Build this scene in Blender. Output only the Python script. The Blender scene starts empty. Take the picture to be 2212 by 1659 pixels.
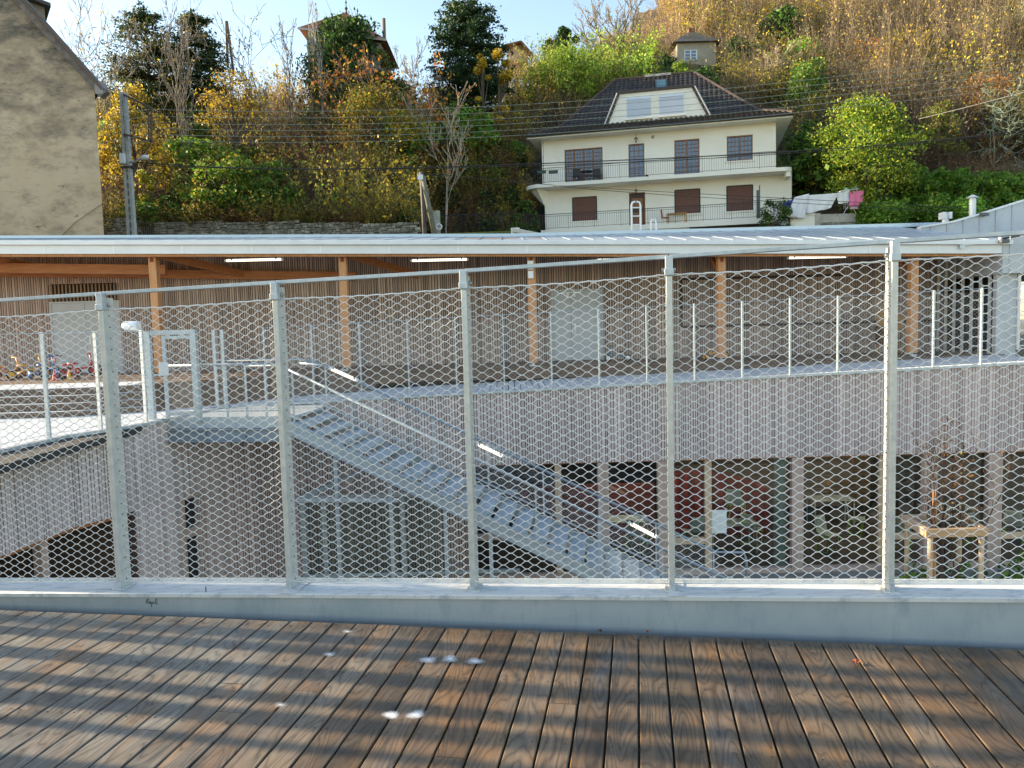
import bpy, math, random
import numpy as np
from mathutils import Vector, Matrix
R = math.radians
# ------------------------------------------------------------------ camera, light, exposure
PITCH, ROLL, FPX, CX, CY = R(4.4), R(1.5), 1662.0, 1106.0, 829.5
CAMZ = 1.6
S = bpy.context.scene
cd = bpy.data.cameras.new('camera'); cam = bpy.data.objects.new('camera', cd)
S.collection.objects.link(cam); S.camera = cam
cd.sensor_fit = 'HORIZONTAL'; cd.sensor_width = 36.0; cd.lens = 36.0 * FPX / 2212.0
cd.clip_start = 0.05; cd.clip_end = 2000
_f = Vector((0, math.cos(PITCH), -math.sin(PITCH)))
_u0 = Vector((0, math.sin(PITCH), math.cos(PITCH))); _r0 = Vector((1, 0, 0))
_u = _u0 * math.cos(ROLL) + _r0 * math.sin(ROLL); _r = _r0 * math.cos(ROLL) - _u0 * math.sin(ROLL)
M4 = Matrix((( _r.x, _u.x, -_f.x, 0), (_r.y, _u.y, -_f.y, 0), (_r.z, _u.z, -_f.z, CAMZ), (0, 0, 0, 1)))
cam.matrix_world = M4
SUN_AZ = R(12.0)      # the sun stands left of the view, this far beyond the x axis
SUN_EL = R(17.0)
sdir = Vector((-math.cos(SUN_AZ) * math.cos(SUN_EL), math.sin(SUN_AZ) * math.cos(SUN_EL), math.sin(SUN_EL)))
W = bpy.data.worlds.new('World'); S.world = W; W.use_nodes = True
nt = W.node_tree; nt.nodes.clear()
sky = nt.nodes.new('ShaderNodeTexSky'); sky.sky_type = 'NISHITA'; sky.sun_disc = False
sky.sun_elevation = SUN_EL; sky.sun_rotation = math.atan2(sdir.x, sdir.y)
sky.air_density = 1.0; sky.dust_density = 0.6; sky.ozone_density = 1.0
tc = nt.nodes.new('ShaderNodeTexCoord'); mp = nt.nodes.new('ShaderNodeMapping'); mp.inputs['Scale'].default_value = (1, 1, 2.6)
mp.inputs['Location'].default_value = (0.35, 0.0, 0.0)
nz = nt.nodes.new('ShaderNodeTexNoise'); nz.inputs['Scale'].default_value = 2.2; nz.inputs['Detail'].default_value = 7
rmp = nt.nodes.new('ShaderNodeValToRGB'); rmp.color_ramp.elements[0].position = .62; rmp.color_ramp.elements[1].position = .90
mx = nt.nodes.new('ShaderNodeMixRGB'); mx.inputs[2].default_value = (5.5, 5.7, 6.0, 1)
bg = nt.nodes.new('ShaderNodeBackground'); bg.inputs[1].default_value = 0.13
wo = nt.nodes.new('ShaderNodeOutputWorld'); L = nt.links.new
L(tc.outputs['Generated'], mp.inputs[0]); L(mp.outputs[0], nz.inputs['Vector']); L(nz.outputs[0], rmp.inputs[0])
L(rmp.outputs[0], mx.inputs[0]); L(sky.outputs[0], mx.inputs[1]); L(mx.outputs[0], bg.inputs[0]); L(bg.outputs[0], wo.inputs[0])
sl = bpy.data.lights.new('sun', 'SUN'); sl.energy = 4.6; sl.angle = R(0.6); sl.color = (1.0, 0.86, 0.66)
so = bpy.data.objects.new('sun', sl); S.collection.objects.link(so)
so.rotation_euler = (-sdir).to_track_quat('-Z', 'Y').to_euler(); so.location = (-20, 5, 20)
S.view_settings.view_transform = 'Standard'; S.view_settings.look = 'None'; S.view_settings.gamma = 1
S.view_settings.exposure = 1.66
S.view_settings.use_white_balance = True; S.view_settings.white_balance_temperature = 7200; S.view_settings.white_balance_tint = 8
S.cycles.max_bounces = 8; S.cycles.transparent_max_bounces = 12; S.cycles.diffuse_bounces = 4
S.cycles.glossy_bounces = 3; S.cycles.transmission_bounces = 4
S.cycles.caustics_reflective = False; S.cycles.caustics_refractive = False

# ------------------------------------------------------------------ photo pixel (2212 wide) -> world helpers
def ray(x, y): return _f + _r * ((x - CX) / FPX) - _u * ((y - CY) / FPX)
def P(x, y, Y):
    d = ray(x, y); return Vector((0, 0, CAMZ)) + d * (Y / d.y)
def G(x, y, z):
    d = ray(x, y); return Vector((0, 0, CAMZ)) + d * ((z - CAMZ) / d.z)
def PL(x, y, o, n):     # ray with a plane
    d = ray(x, y); c = Vector((0, 0, CAMZ)); return c + d * ((o - c).dot(n) / d.dot(n))
def proj(p):
    v = Vector(p) - Vector((0, 0, CAMZ)); k = v.dot(_f)
    return CX + FPX * v.dot(_r) / k, CY - FPX * v.dot(_u) / k
def projA(a):
    v = a - np.array([0, 0, CAMZ]); k = v @ np.array(_f)
    return CX + FPX * (v @ np.array(_r)) / k, CY - FPX * (v @ np.array(_u)) / k

# ------------------------------------------------------------------ materials
MATS = {}
def mat(name, c, rough=.6, metal=0.0, c2=None, scale=8.0, detail=5, lo=.35, hi=.65, bump=0.0, bscale=None,
        stretch=(1, 1, 1), island=0.0, spec=.5, emis=0.0, dirt=None):
    if name in MATS: return MATS[name]
    m = bpy.data.materials.new(name); m.use_nodes = True; n = m.node_tree.nodes; l = m.node_tree.links.new
    b = n['Principled BSDF']; b.inputs['Roughness'].default_value = rough; b.inputs['Metallic'].default_value = metal
    b.inputs['Specular IOR Level'].default_value = spec
    b.inputs['Base Color'].default_value = (*c, 1)
    t = n.new('ShaderNodeTexCoord'); mpp = n.new('ShaderNodeMapping'); mpp.inputs['Scale'].default_value = stretch
    l(t.outputs['Object'], mpp.inputs[0]); col = None
    if c2:
        z = n.new('ShaderNodeTexNoise'); z.inputs['Scale'].default_value = scale; z.inputs['Detail'].default_value = detail
        z.inputs['Roughness'].default_value = .62
        l(mpp.outputs[0], z.inputs['Vector']); r = n.new('ShaderNodeValToRGB')
        r.color_ramp.elements[0].position = lo; r.color_ramp.elements[1].position = hi
        r.color_ramp.elements[0].color = (*c, 1); r.color_ramp.elements[1].color = (*c2, 1)
        l(z.outputs[0], r.inputs[0]); col = r.outputs[0]
    if dirt:
        z2 = n.new('ShaderNodeTexNoise'); z2.inputs['Scale'].default_value = dirt[1]; z2.inputs['Detail'].default_value = 8
        z2.inputs['Roughness'].default_value = .7
        m2 = n.new('ShaderNodeMapping'); m2.inputs['Scale'].default_value = dirt[4] if len(dirt) > 4 else (1, 1, 1)
        l(t.outputs['Object'], m2.inputs[0]); l(m2.outputs[0], z2.inputs['Vector']); r2 = n.new('ShaderNodeValToRGB')
        r2.color_ramp.elements[0].position = dirt[2]; r2.color_ramp.elements[1].position = dirt[3]
        l(z2.outputs[0], r2.inputs[0]); x = n.new('ShaderNodeMixRGB'); x.inputs[2].default_value = (*dirt[0], 1)
        l(r2.outputs[0], x.inputs[0])
        if col: l(col, x.inputs[1])
        else: x.inputs[1].default_value = (*c, 1)
        col = x.outputs[0]
    if island:
        g = n.new('ShaderNodeNewGeometry'); mr = n.new('ShaderNodeMapRange')
        mr.inputs['To Min'].default_value = 1 - island; mr.inputs['To Max'].default_value = 1 + island
        l(g.outputs['Random Per Island'], mr.inputs['Value']); x = n.new('ShaderNodeMixRGB'); x.blend_type = 'MULTIPLY'; x.inputs[0].default_value = 1
        if col: l(col, x.inputs[1])
        else: x.inputs[1].default_value = (*c, 1)
        cmb = n.new('ShaderNodeCombineXYZ'); 
        for i in range(3): l(mr.outputs[0], cmb.inputs[i])
        l(cmb.outputs[0], x.inputs[2]); col = x.outputs[0]
    if col: l(col, b.inputs['Base Color'])
    if bump:
        z = n.new('ShaderNodeTexNoise'); z.inputs['Scale'].default_value = bscale or scale * 2; z.inputs['Detail'].default_value = 6
        l(mpp.outputs[0], z.inputs['Vector']); bp = n.new('ShaderNodeBump'); bp.inputs['Strength'].default_value = bump
        bp.inputs['Distance'].default_value = .02
        l(z.outputs[0], bp.inputs['Height']); l(bp.outputs[0], b.inputs['Normal'])
    if emis:
        b.inputs['Emission Color'].default_value = (*c, 1); b.inputs['Emission Strength'].default_value = emis
    MATS[name] = m; return m
def glass(name, tint=(.8, .85, .85), refl=1.0, rough=.02):
    if name in MATS: return MATS[name]
    m = bpy.data.materials.new(name); m.use_nodes = True; n = m.node_tree.nodes; l = m.node_tree.links.new; n.clear()
    o = n.new('ShaderNodeOutputMaterial'); x = n.new('ShaderNodeMixShader'); f = n.new('ShaderNodeFresnel'); f.inputs[0].default_value = 1.5 * refl
    a = n.new('ShaderNodeBsdfTransparent'); a.inputs[0].default_value = (*tint, 1); g = n.new('ShaderNodeBsdfGlossy'); g.inputs['Roughness'].default_value = rough
    l(f.outputs[0], x.inputs[0]); l(a.outputs[0], x.inputs[1]); l(g.outputs[0], x.inputs[2]); l(x.outputs[0], o.inputs[0])
    MATS[name] = m; return m
def leafmat(name, rough=.55, trans=.35):
    if name in MATS: return MATS[name]
    m = bpy.data.materials.new(name); m.use_nodes = True; n = m.node_tree.nodes; l = m.node_tree.links.new
    b = n['Principled BSDF']; b.inputs['Roughness'].default_value = rough; b.inputs['Specular IOR Level'].default_value = .3
    a = n.new('ShaderNodeAttribute'); a.attribute_name = 'Col'; l(a.outputs['Color'], b.inputs['Base Color'])
    tr = n.new('ShaderNodeBsdfTranslucent'); l(a.outputs['Color'], tr.inputs[0]); x = n.new('ShaderNodeMixShader'); x.inputs[0].default_value = trans
    l(b.outputs[0], x.inputs[1]); l(tr.outputs[0], x.inputs[2]); l(x.outputs[0], n['Material Output'].inputs[0])
    MATS[name] = m; return m

galv = mat('galvanised steel', (.42, .48, .53), .42, .45, (.56, .61, .64), 14, bump=.05)
galvn = mat('sunlit galvanised steel', (.50, .53, .53), .38, .35, (.68, .69, .66), 22, lo=.3, hi=.7, bump=.08, bscale=60)  # same galvanised steel, with cream sunlight painted into its colour
wirem = mat('stainless wire', (.88, .87, .84), .4, .2)
wiref = mat('thin stainless wire', (.62, .63, .64), .4, .4)
zinc = mat('zinc sheet', (.40, .47, .52), .42, .35, (.50, .56, .60), 3.0, lo=.3, hi=.7, bump=.06, bscale=5, dirt=((.30, .37, .43), 4.0, .5, .8, (3.0, 3.0, .8)))
zincl = mat('pale coping metal', (.62, .63, .63), .5, .15, (.70, .71, .70), 3.0, dirt=((.42, .46, .50), 9.0, .50, .62, (.8, 3, 1)))
larchg = mat('weathered grey larch', (.56, .44, .405), .85, 0, (.70, .57, .53), 5, stretch=(3, 3, .35), island=.22, bump=.15, dirt=((.26, .20, .17), 11, .68, .8, (1, 1, .6)))
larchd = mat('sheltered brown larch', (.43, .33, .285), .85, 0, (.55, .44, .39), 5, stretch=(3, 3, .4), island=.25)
backing = mat('black backing felt', (.02, .018, .017), .9)
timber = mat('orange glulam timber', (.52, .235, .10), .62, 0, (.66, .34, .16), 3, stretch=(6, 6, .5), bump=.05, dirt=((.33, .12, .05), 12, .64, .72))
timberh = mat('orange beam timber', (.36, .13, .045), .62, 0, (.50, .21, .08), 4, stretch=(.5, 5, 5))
rawwood = mat('pale fir', (.56, .38, .24), .7, 0, (.70, .52, .36), 4, stretch=(4, 4, .6), dirt=((.36, .20, .11), 9, .62, .7))
frame_w = mat('greyed larch frame', (.46, .33, .27), .75, 0, (.58, .43, .36), 3, stretch=(4, 4, .5))
whitem = mat('white metal', (.80, .81, .82), .4, .1, (.72, .74, .76), 2)
roofm = mat('standing seam roof metal', (.40, .47, .55), .35, .5, (.56, .62, .68), 1.2)
doorm = mat('grey door paint', (.47, .50, .53), .5, 0, (.52, .55, .58), 2)
black = mat('black paint', (.02, .02, .02), .5)
dark = mat('dark interior', (.05, .045, .04), .9)
tubem = mat('lit tube diffuser', (1.0, .93, .80), .4, emis=.55)
whitep = mat('white plastic', (.82, .83, .82), .35)

# ------------------------------------------------------------------ mesh builder
C = S.collection
class MB:
    def __init__(s): s.v = []; s.f = []; s.m = []
    def add(s, vs, fs, mi=0):
        b = len(s.v); s.v += [tuple(v) for v in vs]; s.f += [tuple(b + i for i in f) for f in fs]; s.m += [mi] * len(fs); return s
    def hexa(s, p, mi=0):   # 8 corners, bottom 4 ccw then top 4
        return s.add(p, [(3, 2, 1, 0), (4, 5, 6, 7), (0, 1, 5, 4), (1, 2, 6, 5), (2, 3, 7, 6), (3, 0, 4, 7)], mi)
    def box(s, c, d, rz=0, mi=0):
        x, y, z = c; a, b, e = d[0] / 2, d[1] / 2, d[2] / 2; cs, sn = math.cos(rz), math.sin(rz)
        p = [(x + i * cs - j * sn, y + i * sn + j * cs, z + k) for k in (-e, e) for i, j in ((-a, -b), (a, -b), (a, b), (-a, b))]
        return s.hexa(p, mi)
    def bx(s, x0, x1, y0, y1, z0, z1, mi=0): return s.box(((x0 + x1) / 2, (y0 + y1) / 2, (z0 + z1) / 2), (x1 - x0, y1 - y0, z1 - z0), 0, mi)
    def beam(s, p0, p1, w, h, up=(0, 0, 1), mi=0):
        p0 = Vector(p0); p1 = Vector(p1); d = (p1 - p0).normalized(); up = Vector(up)
        if abs(d.dot(up)) > .995: up = Vector((0, 1, 0))
        sd = d.cross(up).normalized(); u = sd.cross(d).normalized(); a = sd * (w / 2); b = u * (h / 2)
        p = [p0 - a - b, p0 + a - b, p1 + a - b, p1 - a - b, p0 - a + b, p0 + a + b, p1 + a + b, p1 - a + b]
        return s.hexa(p, mi)
    def tube(s, pts, r, n=6, mi=0, closed=False, caps=True):
        pts = [Vector(p) for p in pts]; N = len(pts); rs = r if isinstance(r, (list, tuple)) else [r] * N; b0 = len(s.v); pr = None
        for i, p in enumerate(pts):
            if closed: d = pts[(i + 1) % N] - pts[i - 1]
            else: d = pts[min(i + 1, N - 1)] - pts[max(i - 1, 0)]
            d.normalize()
            if pr is None: pr = d.orthogonal().normalized()
            else: pr = (pr - d * pr.dot(d)).normalized()
            q = d.cross(pr)
            for k in range(n):
                a = 2 * math.pi * k / n; s.v.append(tuple(p + (pr * math.cos(a) + q * math.sin(a)) * rs[i]))
        for i in range(N if closed else N - 1):
            j = (i + 1) % N
            for k in range(n):
                k2 = (k + 1) % n; s.f.append((b0 + i * n + k, b0 + i * n + k2, b0 + j * n + k2, b0 + j * n + k)); s.m.append(mi)
        if caps and not closed:
            s.f.append(tuple(b0 + k for k in range(n))[::-1]); s.f.append(tuple(b0 + (N - 1) * n + k for k in range(n))); s.m += [mi, mi]
        return s
    def cyl(s, p0, p1, r, n=12, mi=0, r1=None): return s.tube([p0, p1], [r, r if r1 is None else r1], n, mi)
    def prism(s, poly, off, mi=0):     # polygon extruded by a vector
        off = Vector(off); n = len(poly); a = [Vector(p) for p in poly]; b = [p + off for p in a]
        return s.add(a + b, [tuple(range(n))[::-1], tuple(range(n, 2 * n))] + [(i, (i + 1) % n, n + (i + 1) % n, n + i) for i in range(n)], mi)
    def lathe(s, c, prof, n=16, mi=0, axis=(0, 0, 1)):
        c = Vector(c); ax = Vector(axis).normalized(); a = ax.orthogonal().normalized(); b = ax.cross(a); b0 = len(s.v)
        for r, h in prof:
            for k in range(n):
                t = 2 * math.pi * k / n; s.v.append(tuple(c + ax * h + (a * math.cos(t) + b * math.sin(t)) * max(r, 1e-4)))
        for i in range(len(prof) - 1):
            for k in range(n):
                k2 = (k + 1) % n; s.f.append((b0 + i * n + k, b0 + i * n + k2, b0 + (i + 1) * n + k2, b0 + (i + 1) * n + k)); s.m.append(mi)
        return s
    def build(s, name, m, parent=None, smooth=False, bevel=0):
        me = bpy.data.meshes.new(name); me.from_pydata(s.v, [], s.f)
        for x in (m if isinstance(m, (list, tuple)) else [m]): me.materials.append(x)
        me.polygons.foreach_set('material_index', s.m)
        if smooth: me.polygons.foreach_set('use_smooth', [True] * len(s.f))
        me.update(); o = bpy.data.objects.new(name, me); C.objects.link(o)
        if parent:
            o.parent = parent; o.matrix_parent_inverse = Matrix.Identity(4)
            if parent.parent is None: o.location = -Vector(parent.location) if parent.type == 'EMPTY' else (0, 0, 0)
        if bevel:
            b = o.modifiers.new('bevel', 'BEVEL'); b.width = bevel; b.segments = 2; b.limit_method = 'ANGLE'
        return o
def tag(o, label=None, cat=None, group=None, kind=None):
    if label: o['label'] = label
    if cat: o['category'] = cat
    if group: o['group'] = group
    if kind: o['kind'] = kind
    return o
def thing(name, label, cat, loc=(0, 0, 0), group=None):
    o = bpy.data.objects.new(name, None); C.objects.link(o); o.location = loc; o.empty_display_size = .2
    return tag(o, label, cat, group)
def npmesh(name, V, F, m, parent=None, col=None, smooth=False, mi=None):
    me = bpy.data.meshes.new(name); k = F.shape[1]
    me.vertices.add(len(V)); me.vertices.foreach_set('co', V.astype(np.float32).ravel())
    me.loops.add(F.size); me.loops.foreach_set('vertex_index', F.astype(np.int32).ravel())
    me.polygons.add(len(F)); me.polygons.foreach_set('loop_start', np.arange(0, F.size, k, dtype=np.int32))
    for x in (m if isinstance(m, (list, tuple)) else [m]): me.materials.append(x)
    if mi is not None: me.polygons.foreach_set('material_index', mi.astype(np.int32))
    if smooth: me.polygons.foreach_set('use_smooth', np.ones(len(F), bool))
    if col is not None:
        a = me.color_attributes.new('Col', 'FLOAT_COLOR', 'POINT')
        a.data.foreach_set('color', np.concatenate([col, np.ones((len(col), 1))], 1).astype(np.float32).ravel())
    me.update(calc_edges=True); me.validate()
    o = bpy.data.objects.new(name, me); C.objects.link(o)
    if parent:
        o.parent = parent
        if parent.type == 'EMPTY' and parent.parent is None: o.location = -Vector(parent.location)
    return o

# wire net between four corners (a,b bottom; c,d top): rows of zig-zag wires touching at nodes
def net(a, b, c, d, cw=.085, ch=.047, r=.002, sides=4, sub=6, m=None, name='wire_mesh', parent=None, seed=0, wob=.0):
    a, b, c, d = [np.array(q, float) for q in (a, b, c, d)]      # a bottom left, b bottom right, c top right, d top left
    Wd = (np.linalg.norm(b - a)); Hh = max(np.linalg.norm(d - a), np.linalg.norm(c - b))
    nrow = int(round(Hh / (ch / 2))); ncell = max(1, int(round(Wd / cw)))
    npt = ncell * sub + 1; u = np.linspace(0, 1, npt); ph = u * ncell * 2 * math.pi
    if sub >= 6: zz = np.clip(np.sin(ph) * 1.10, -1, 1)
    else: zz = np.sin(ph) * 1.0
    V = []; F = []; base = 0
    nrm = np.cross(b - a, d - a); nrm /= np.linalg.norm(nrm)
    rg = np.random.RandomState(seed)
    for i in range(nrow + 1):
        sgn = 1 if i % 2 else -1
        v = (i + sgn * zz * .5) / nrow
        v = np.clip(v, 0, 1)[:, None]; uu = u[:, None]
        p = (a * (1 - uu) + b * uu) * (1 - v) + (d * (1 - uu) + c * uu) * v
        if wob: p = p + nrm * (wob * np.sin(uu * math.pi) * np.sin(v * math.pi) * 2)
        t = np.gradient(p, axis=0); t /= np.linalg.norm(t, axis=1)[:, None]
        q = np.cross(t, nrm); q /= np.linalg.norm(q, axis=1)[:, None]
        off = nrm * (r * .8 * (1 if i % 2 else -1)) * 0
        for k in range(sides):
            an = 2 * math.pi * (k + .5) / sides; V.append(p + off + (q * math.cos(an) + nrm * math.sin(an)) * r)
        idx = np.arange(npt - 1)
        for k in range(sides):
            k2 = (k + 1) % sides
            F.append(np.stack([base + k * npt + idx, base + k * npt + idx + 1, base + k2 * npt + idx + 1, base + k2 * npt + idx], 1))
        base += sides * npt
    return npmesh(name, np.concatenate(V), np.concatenate(F), m or wirem, parent, smooth=True)

def boards(mb, p0, p1, ztop, zbot, sp, gap, th, rng, nrm=None):
    """vertical slats along p0->p1 (2-D), ztop/zbot functions of fraction"""
    p0 = Vector((p0[0], p0[1])); p1 = Vector((p1[0], p1[1])); d = p1 - p0; Ln = d.length; d.normalize(); n = Vector((d.y, -d.x))
    s = 0.0
    while s < Ln - .01:
        w = sp * rng.choice((.75, 1, 1, 1.3)); e = min(s + w - gap, Ln); t = (s + e) / 2 / Ln
        a = p0 + d * s; b = p0 + d * e; tk = th * rng.uniform(.85, 1.15)
        z0, z1 = zbot(t), ztop(t)
        A, B = a + n * tk, b + n * tk
        mb.hexa([(A.x, A.y, z0), (B.x, B.y, z0), (b.x, b.y, z0), (a.x, a.y, z0), (A.x, A.y, z1), (B.x, B.y, z1), (b.x, b.y, z1), (a.x, a.y, z1)])
        s += w
# ------------------------------------------------------------------ near deck, parapet and fence
rng = random.Random(7)
FA = R(-9.36); FO = Vector((-0.034, 3.94, 0)); fe = Vector((math.cos(FA), math.sin(FA), 0)); fn = Vector((-math.sin(FA), math.cos(FA), 0))
def deckmat():
    m = bpy.data.materials.new('wet weathered decking'); m.use_nodes = True; n = m.node_tree.nodes; l = m.node_tree.links.new
    b = n['Principled BSDF']; t = n.new('ShaderNodeTexCoord'); g = n.new('ShaderNodeNewGeometry')
    def noise(sc, det, st, src=None, rough=.6, dist=0):
        mp_ = n.new('ShaderNodeMapping'); mp_.inputs['Scale'].default_value = st; l(src or t.outputs['Object'], mp_.inputs[0])
        z = n.new('ShaderNodeTexNoise'); z.inputs['Scale'].default_value = sc; z.inputs['Detail'].default_value = det
        z.inputs['Roughness'].default_value = rough; z.inputs['Distortion'].default_value = dist; l(mp_.outputs[0], z.inputs['Vector']); return z.outputs[0]
    def ramp(v, stops):
        r = n.new('ShaderNodeValToRGB'); e = r.color_ramp.elements
        while len(e) < len(stops): e.new(.5)
        for i, (p, c) in enumerate(stops): e[i].position = p; e[i].color = (*c, 1)
        l(v, r.inputs[0]); return r.outputs[0]
    def mix(a, b_, f, bt='MIX', fac=None):
        x = n.new('ShaderNodeMixRGB'); x.blend_type = bt
        if fac is not None: x.inputs[0].default_value = fac
        else: l(f, x.inputs[0])
        for i, s_ in ((1, a), (2, b_)):
            if isinstance(s_, tuple): x.inputs[i].default_value = (*s_, 1)
            else: l(s_, x.inputs[i])
        return x.outputs[0]
    # shift the grain on every board
    cmb = n.new('ShaderNodeCombineXYZ'); ml = n.new('ShaderNodeMath'); ml.operation = 'MULTIPLY'; ml.inputs[1].default_value = 37.0
    l(g.outputs['Random Per Island'], ml.inputs[0])
    for i in range(3): l(ml.outputs[0], cmb.inputs[i])
    va = n.new('ShaderNodeVectorMath'); va.operation = 'ADD'; l(t.outputs['Object'], va.inputs[0]); l(cmb.outputs[0], va.inputs[1]); src = va.outputs[0]
    # cathedral grain: rings of a distorted stretched field
    f1 = noise(3.2, 1.5, (2.6, .42, 1), src, .4)
    wv = n.new('ShaderNodeMath'); wv.operation = 'MULTIPLY'; wv.inputs[1].default_value = 16; l(f1, wv.inputs[0])
    fr = n.new('ShaderNodeMath'); fr.operation = 'PINGPONG'; fr.inputs[1].default_value = .5; l(wv.outputs[0], fr.inputs[0])
    rings = ramp(fr.outputs[0], [(0.0, (.42,) * 3), (.14, (.85,) * 3), (.5, (1.12,) * 3)])
    fine = ramp(noise(34, 6, (3.2, .10, 1), src, .75), [(.3, (.62,) * 3), (.7, (1.3,) * 3)])
    base = ramp(g.outputs['Random Per Island'], [(0, (.080, .056, .036)), (.35, (.145, .108, .075)), (.65, (.120, .070, .036)), (1, (.20, .152, .108))])
    sep = n.new('ShaderNodeSeparateXYZ'); l(t.outputs['Object'], sep.inputs[0])
    mr = n.new('ShaderNodeMapRange'); mr.inputs['From Min'].default_value = -3.2; mr.inputs['From Max'].default_value = 2.2; l(sep.outputs[0], mr.inputs['Value'])
    big = noise(1.1, 5, (1, .7, 1)); ad = n.new('ShaderNodeMath'); ad.operation = 'ADD'; l(mr.outputs[0], ad.inputs[0]); l(big, ad.inputs[1])
    grey = ramp(ad.outputs[0], [(.72, (1, 1, 1)), (1.0, (0, 0, 0))])
    blotch = ramp(noise(2.4, 6, (1.4, .55, 1), None, .65), [(.42, (0, 0, 0)), (.66, (1, 1, 1))])
    c1 = mix(base, (.21, .195, .172), grey)
    c2 = mix(c1, (.25, .125, .045), ramp(noise(3.0, 5, (1.6, .5, 1), src), [(.5, (0, 0, 0)), (.74, (.75, .75, .75))]))
    c3 = mix(c2, (.032, .025, .021), ramp(noise(2.1, 7, (1.2, .6, 1), None, .7), [(.5, (0, 0, 0)), (.68, (.8, .8, .8))]))
    c3 = mix(c3, (.34, .34, .36), ramp(noise(1.5, 6, (1.9, .4, 1), None, .7), [(.58, (0, 0, 0)), (.80, (.28, .28, .28))]))
    c4 = mix(c3, rings, None, 'MULTIPLY', .9); c5 = mix(c4, fine, None, 'MULTIPLY', .9)
    l(c5, b.inputs['Base Color'])
    rr = n.new('ShaderNodeMapRange'); rr.inputs['To Min'].default_value = .34; rr.inputs['To Max'].default_value = .68; l(blotch, rr.inputs['Value'])
    l(rr.outputs[0], b.inputs['Roughness']); b.inputs['Specular IOR Level'].default_value = .45
    bp = n.new('ShaderNodeBump'); bp.inputs['Strength'].default_value = .35; bp.inputs['Distance'].default_value = .003
    l(mix(rings, fine, None, 'MIX', .6), bp.inputs['Height']); l(bp.outputs[0], b.inputs['Normal'])
    return m
mb = MB(); s = -13.0; pitch = .1265
screws = MB()
while s < 8.5:
    w = pitch - .0075; t1 = -.002 + rng.uniform(-.006, .004); cuts = [-9.0]; x = rng.uniform(-8, -5.5)
    while x < -.7: cuts.append(x); x += rng.uniform(2.2, 4.0)
    cuts.append(t1)
    for a, b in zip(cuts[:-1], cuts[1:]):
        dz = rng.uniform(-.0015, .0015); e = .0012; sa, sb = s, s + w; ta, tb = a + e, b - e; r_ = .004
        # board with eased top edges
        mb.add([(sa, ta, -.028), (sb, ta, -.028), (sb, tb, -.028), (sa, tb, -.028), (sa, ta, dz - r_), (sb, ta, dz - r_), (sb, tb, dz - r_), (sa, tb, dz - r_),
                (sa + r_, ta, dz), (sb - r_, ta, dz), (sb - r_, tb, dz), (sa + r_, tb, dz)],
               [(0, 1, 5, 4), (2, 3, 7, 6), (1, 2, 6, 5), (3, 0, 4, 7), (4, 5, 9, 8), (5, 6, 10, 9), (6, 7, 11, 10), (7, 4, 8, 11), (8, 9, 10, 11)])
    for tt in (-.07, -.57, -1.07, -1.57, -2.07, -2.57):
        for o_ in (.022, w - .022):
            if -4 < s < 3.2: screws.lathe((s + o_ + rng.uniform(-.003, .003), tt + rng.uniform(-.006, .006), .0016), [(.0042, 0), (.0036, .0009), (0, .0009)], 6)
    s += pitch
deck = mb.build('timber_deck', deckmat()); deck.location = FO; deck.rotation_euler = (0, 0, FA); tag(deck, kind='structure')
sc_ = screws.build('deck_screws', mat('screw heads', (.09, .075, .06), .4, .6), None)
sc_.parent = deck
sub = MB().bx(-13.2, 8.7, -9.2, .06, -.40, -.05); so_ = sub.build('deck_substructure', black); so_.location = FO; so_.rotation_euler = (0, 0, FA); tag(so_, kind='structure')

FB = [(-6.4, 5.75, -.01), (-5.45, 5.22, .012), (-4.46, 4.90, .035), (-3.42, 4.69, .062), (-2.36, 4.52, .091), (-1.30, 4.355, .118), (-.238, 4.185, .143), (.823, 4.0, .175), (1.886, 3.82, .206), (2.94, 3.645, .235), (4.0, 3.47, .264), (5.05, 3.30, .293), (6.1, 3.13, .322)]
FB = [Vector(p) for p in FB]; FH = 1.747
par = thing('parapet', 'low zinc-faced parapet with pale metal coping along the edge of the timber deck', 'parapet', (0, 4.1, 0))
def strip(offs, name, m, parent, smooth=False):
    """cross-section offs = [(n, dz_abs or ('g', z))] swept along the fence line"""
    mbx = MB(); n = len(offs); b0 = 0
    for p in FB:
        for o_, z in offs:
            q = p + fn * o_; mbx.v.append((q.x, q.y, z(p) if callable(z) else p.z + z))
    for i in range(len(FB) - 1):
        for k in range(n):
            k2 = (k + 1) % n; mbx.f.append((i * n + k, i * n + k2, (i + 1) * n + k2, (i + 1) * n + k)); mbx.m.append(0)
    return mbx.build(name, m, parent)
strip([(-.118, -.020), (-.118, -.001), (-.112, .004), (-.02, -.002), (.105, -.004), (.110, .016), (.122, .016), (.130, -.02)], 'coping', zincl, par)
g0 = lambda p: -.03
strip([(-.100, g0), (-.100, -.021), (.118, -.021), (.118, lambda p: -1.6)], 'zinc_facing', zinc, par)
mb = MB()
for px in (448, 1455):
    q = PL(px, 1330, Vector(FB[6]) - fn * .102, fn); mb.box((q.x, q.y, .06), (.006, .004, .16), FA)
mb.build('panel_seam', mat('dark seam metal', (.16, .19, .22), .5, .3), par)  # dark gap line between two zinc panels
mb = MB()
for i in (5, 7, 9):
    p = FB[i] + fe * .02; 
    MB().beam(p + fn * -.121 + Vector((0, 0, .0055)), p + fn * .124 + Vector((0, 0, .0015)), .09, .002).build('coping_joint_cover', zincl, par)
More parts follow.
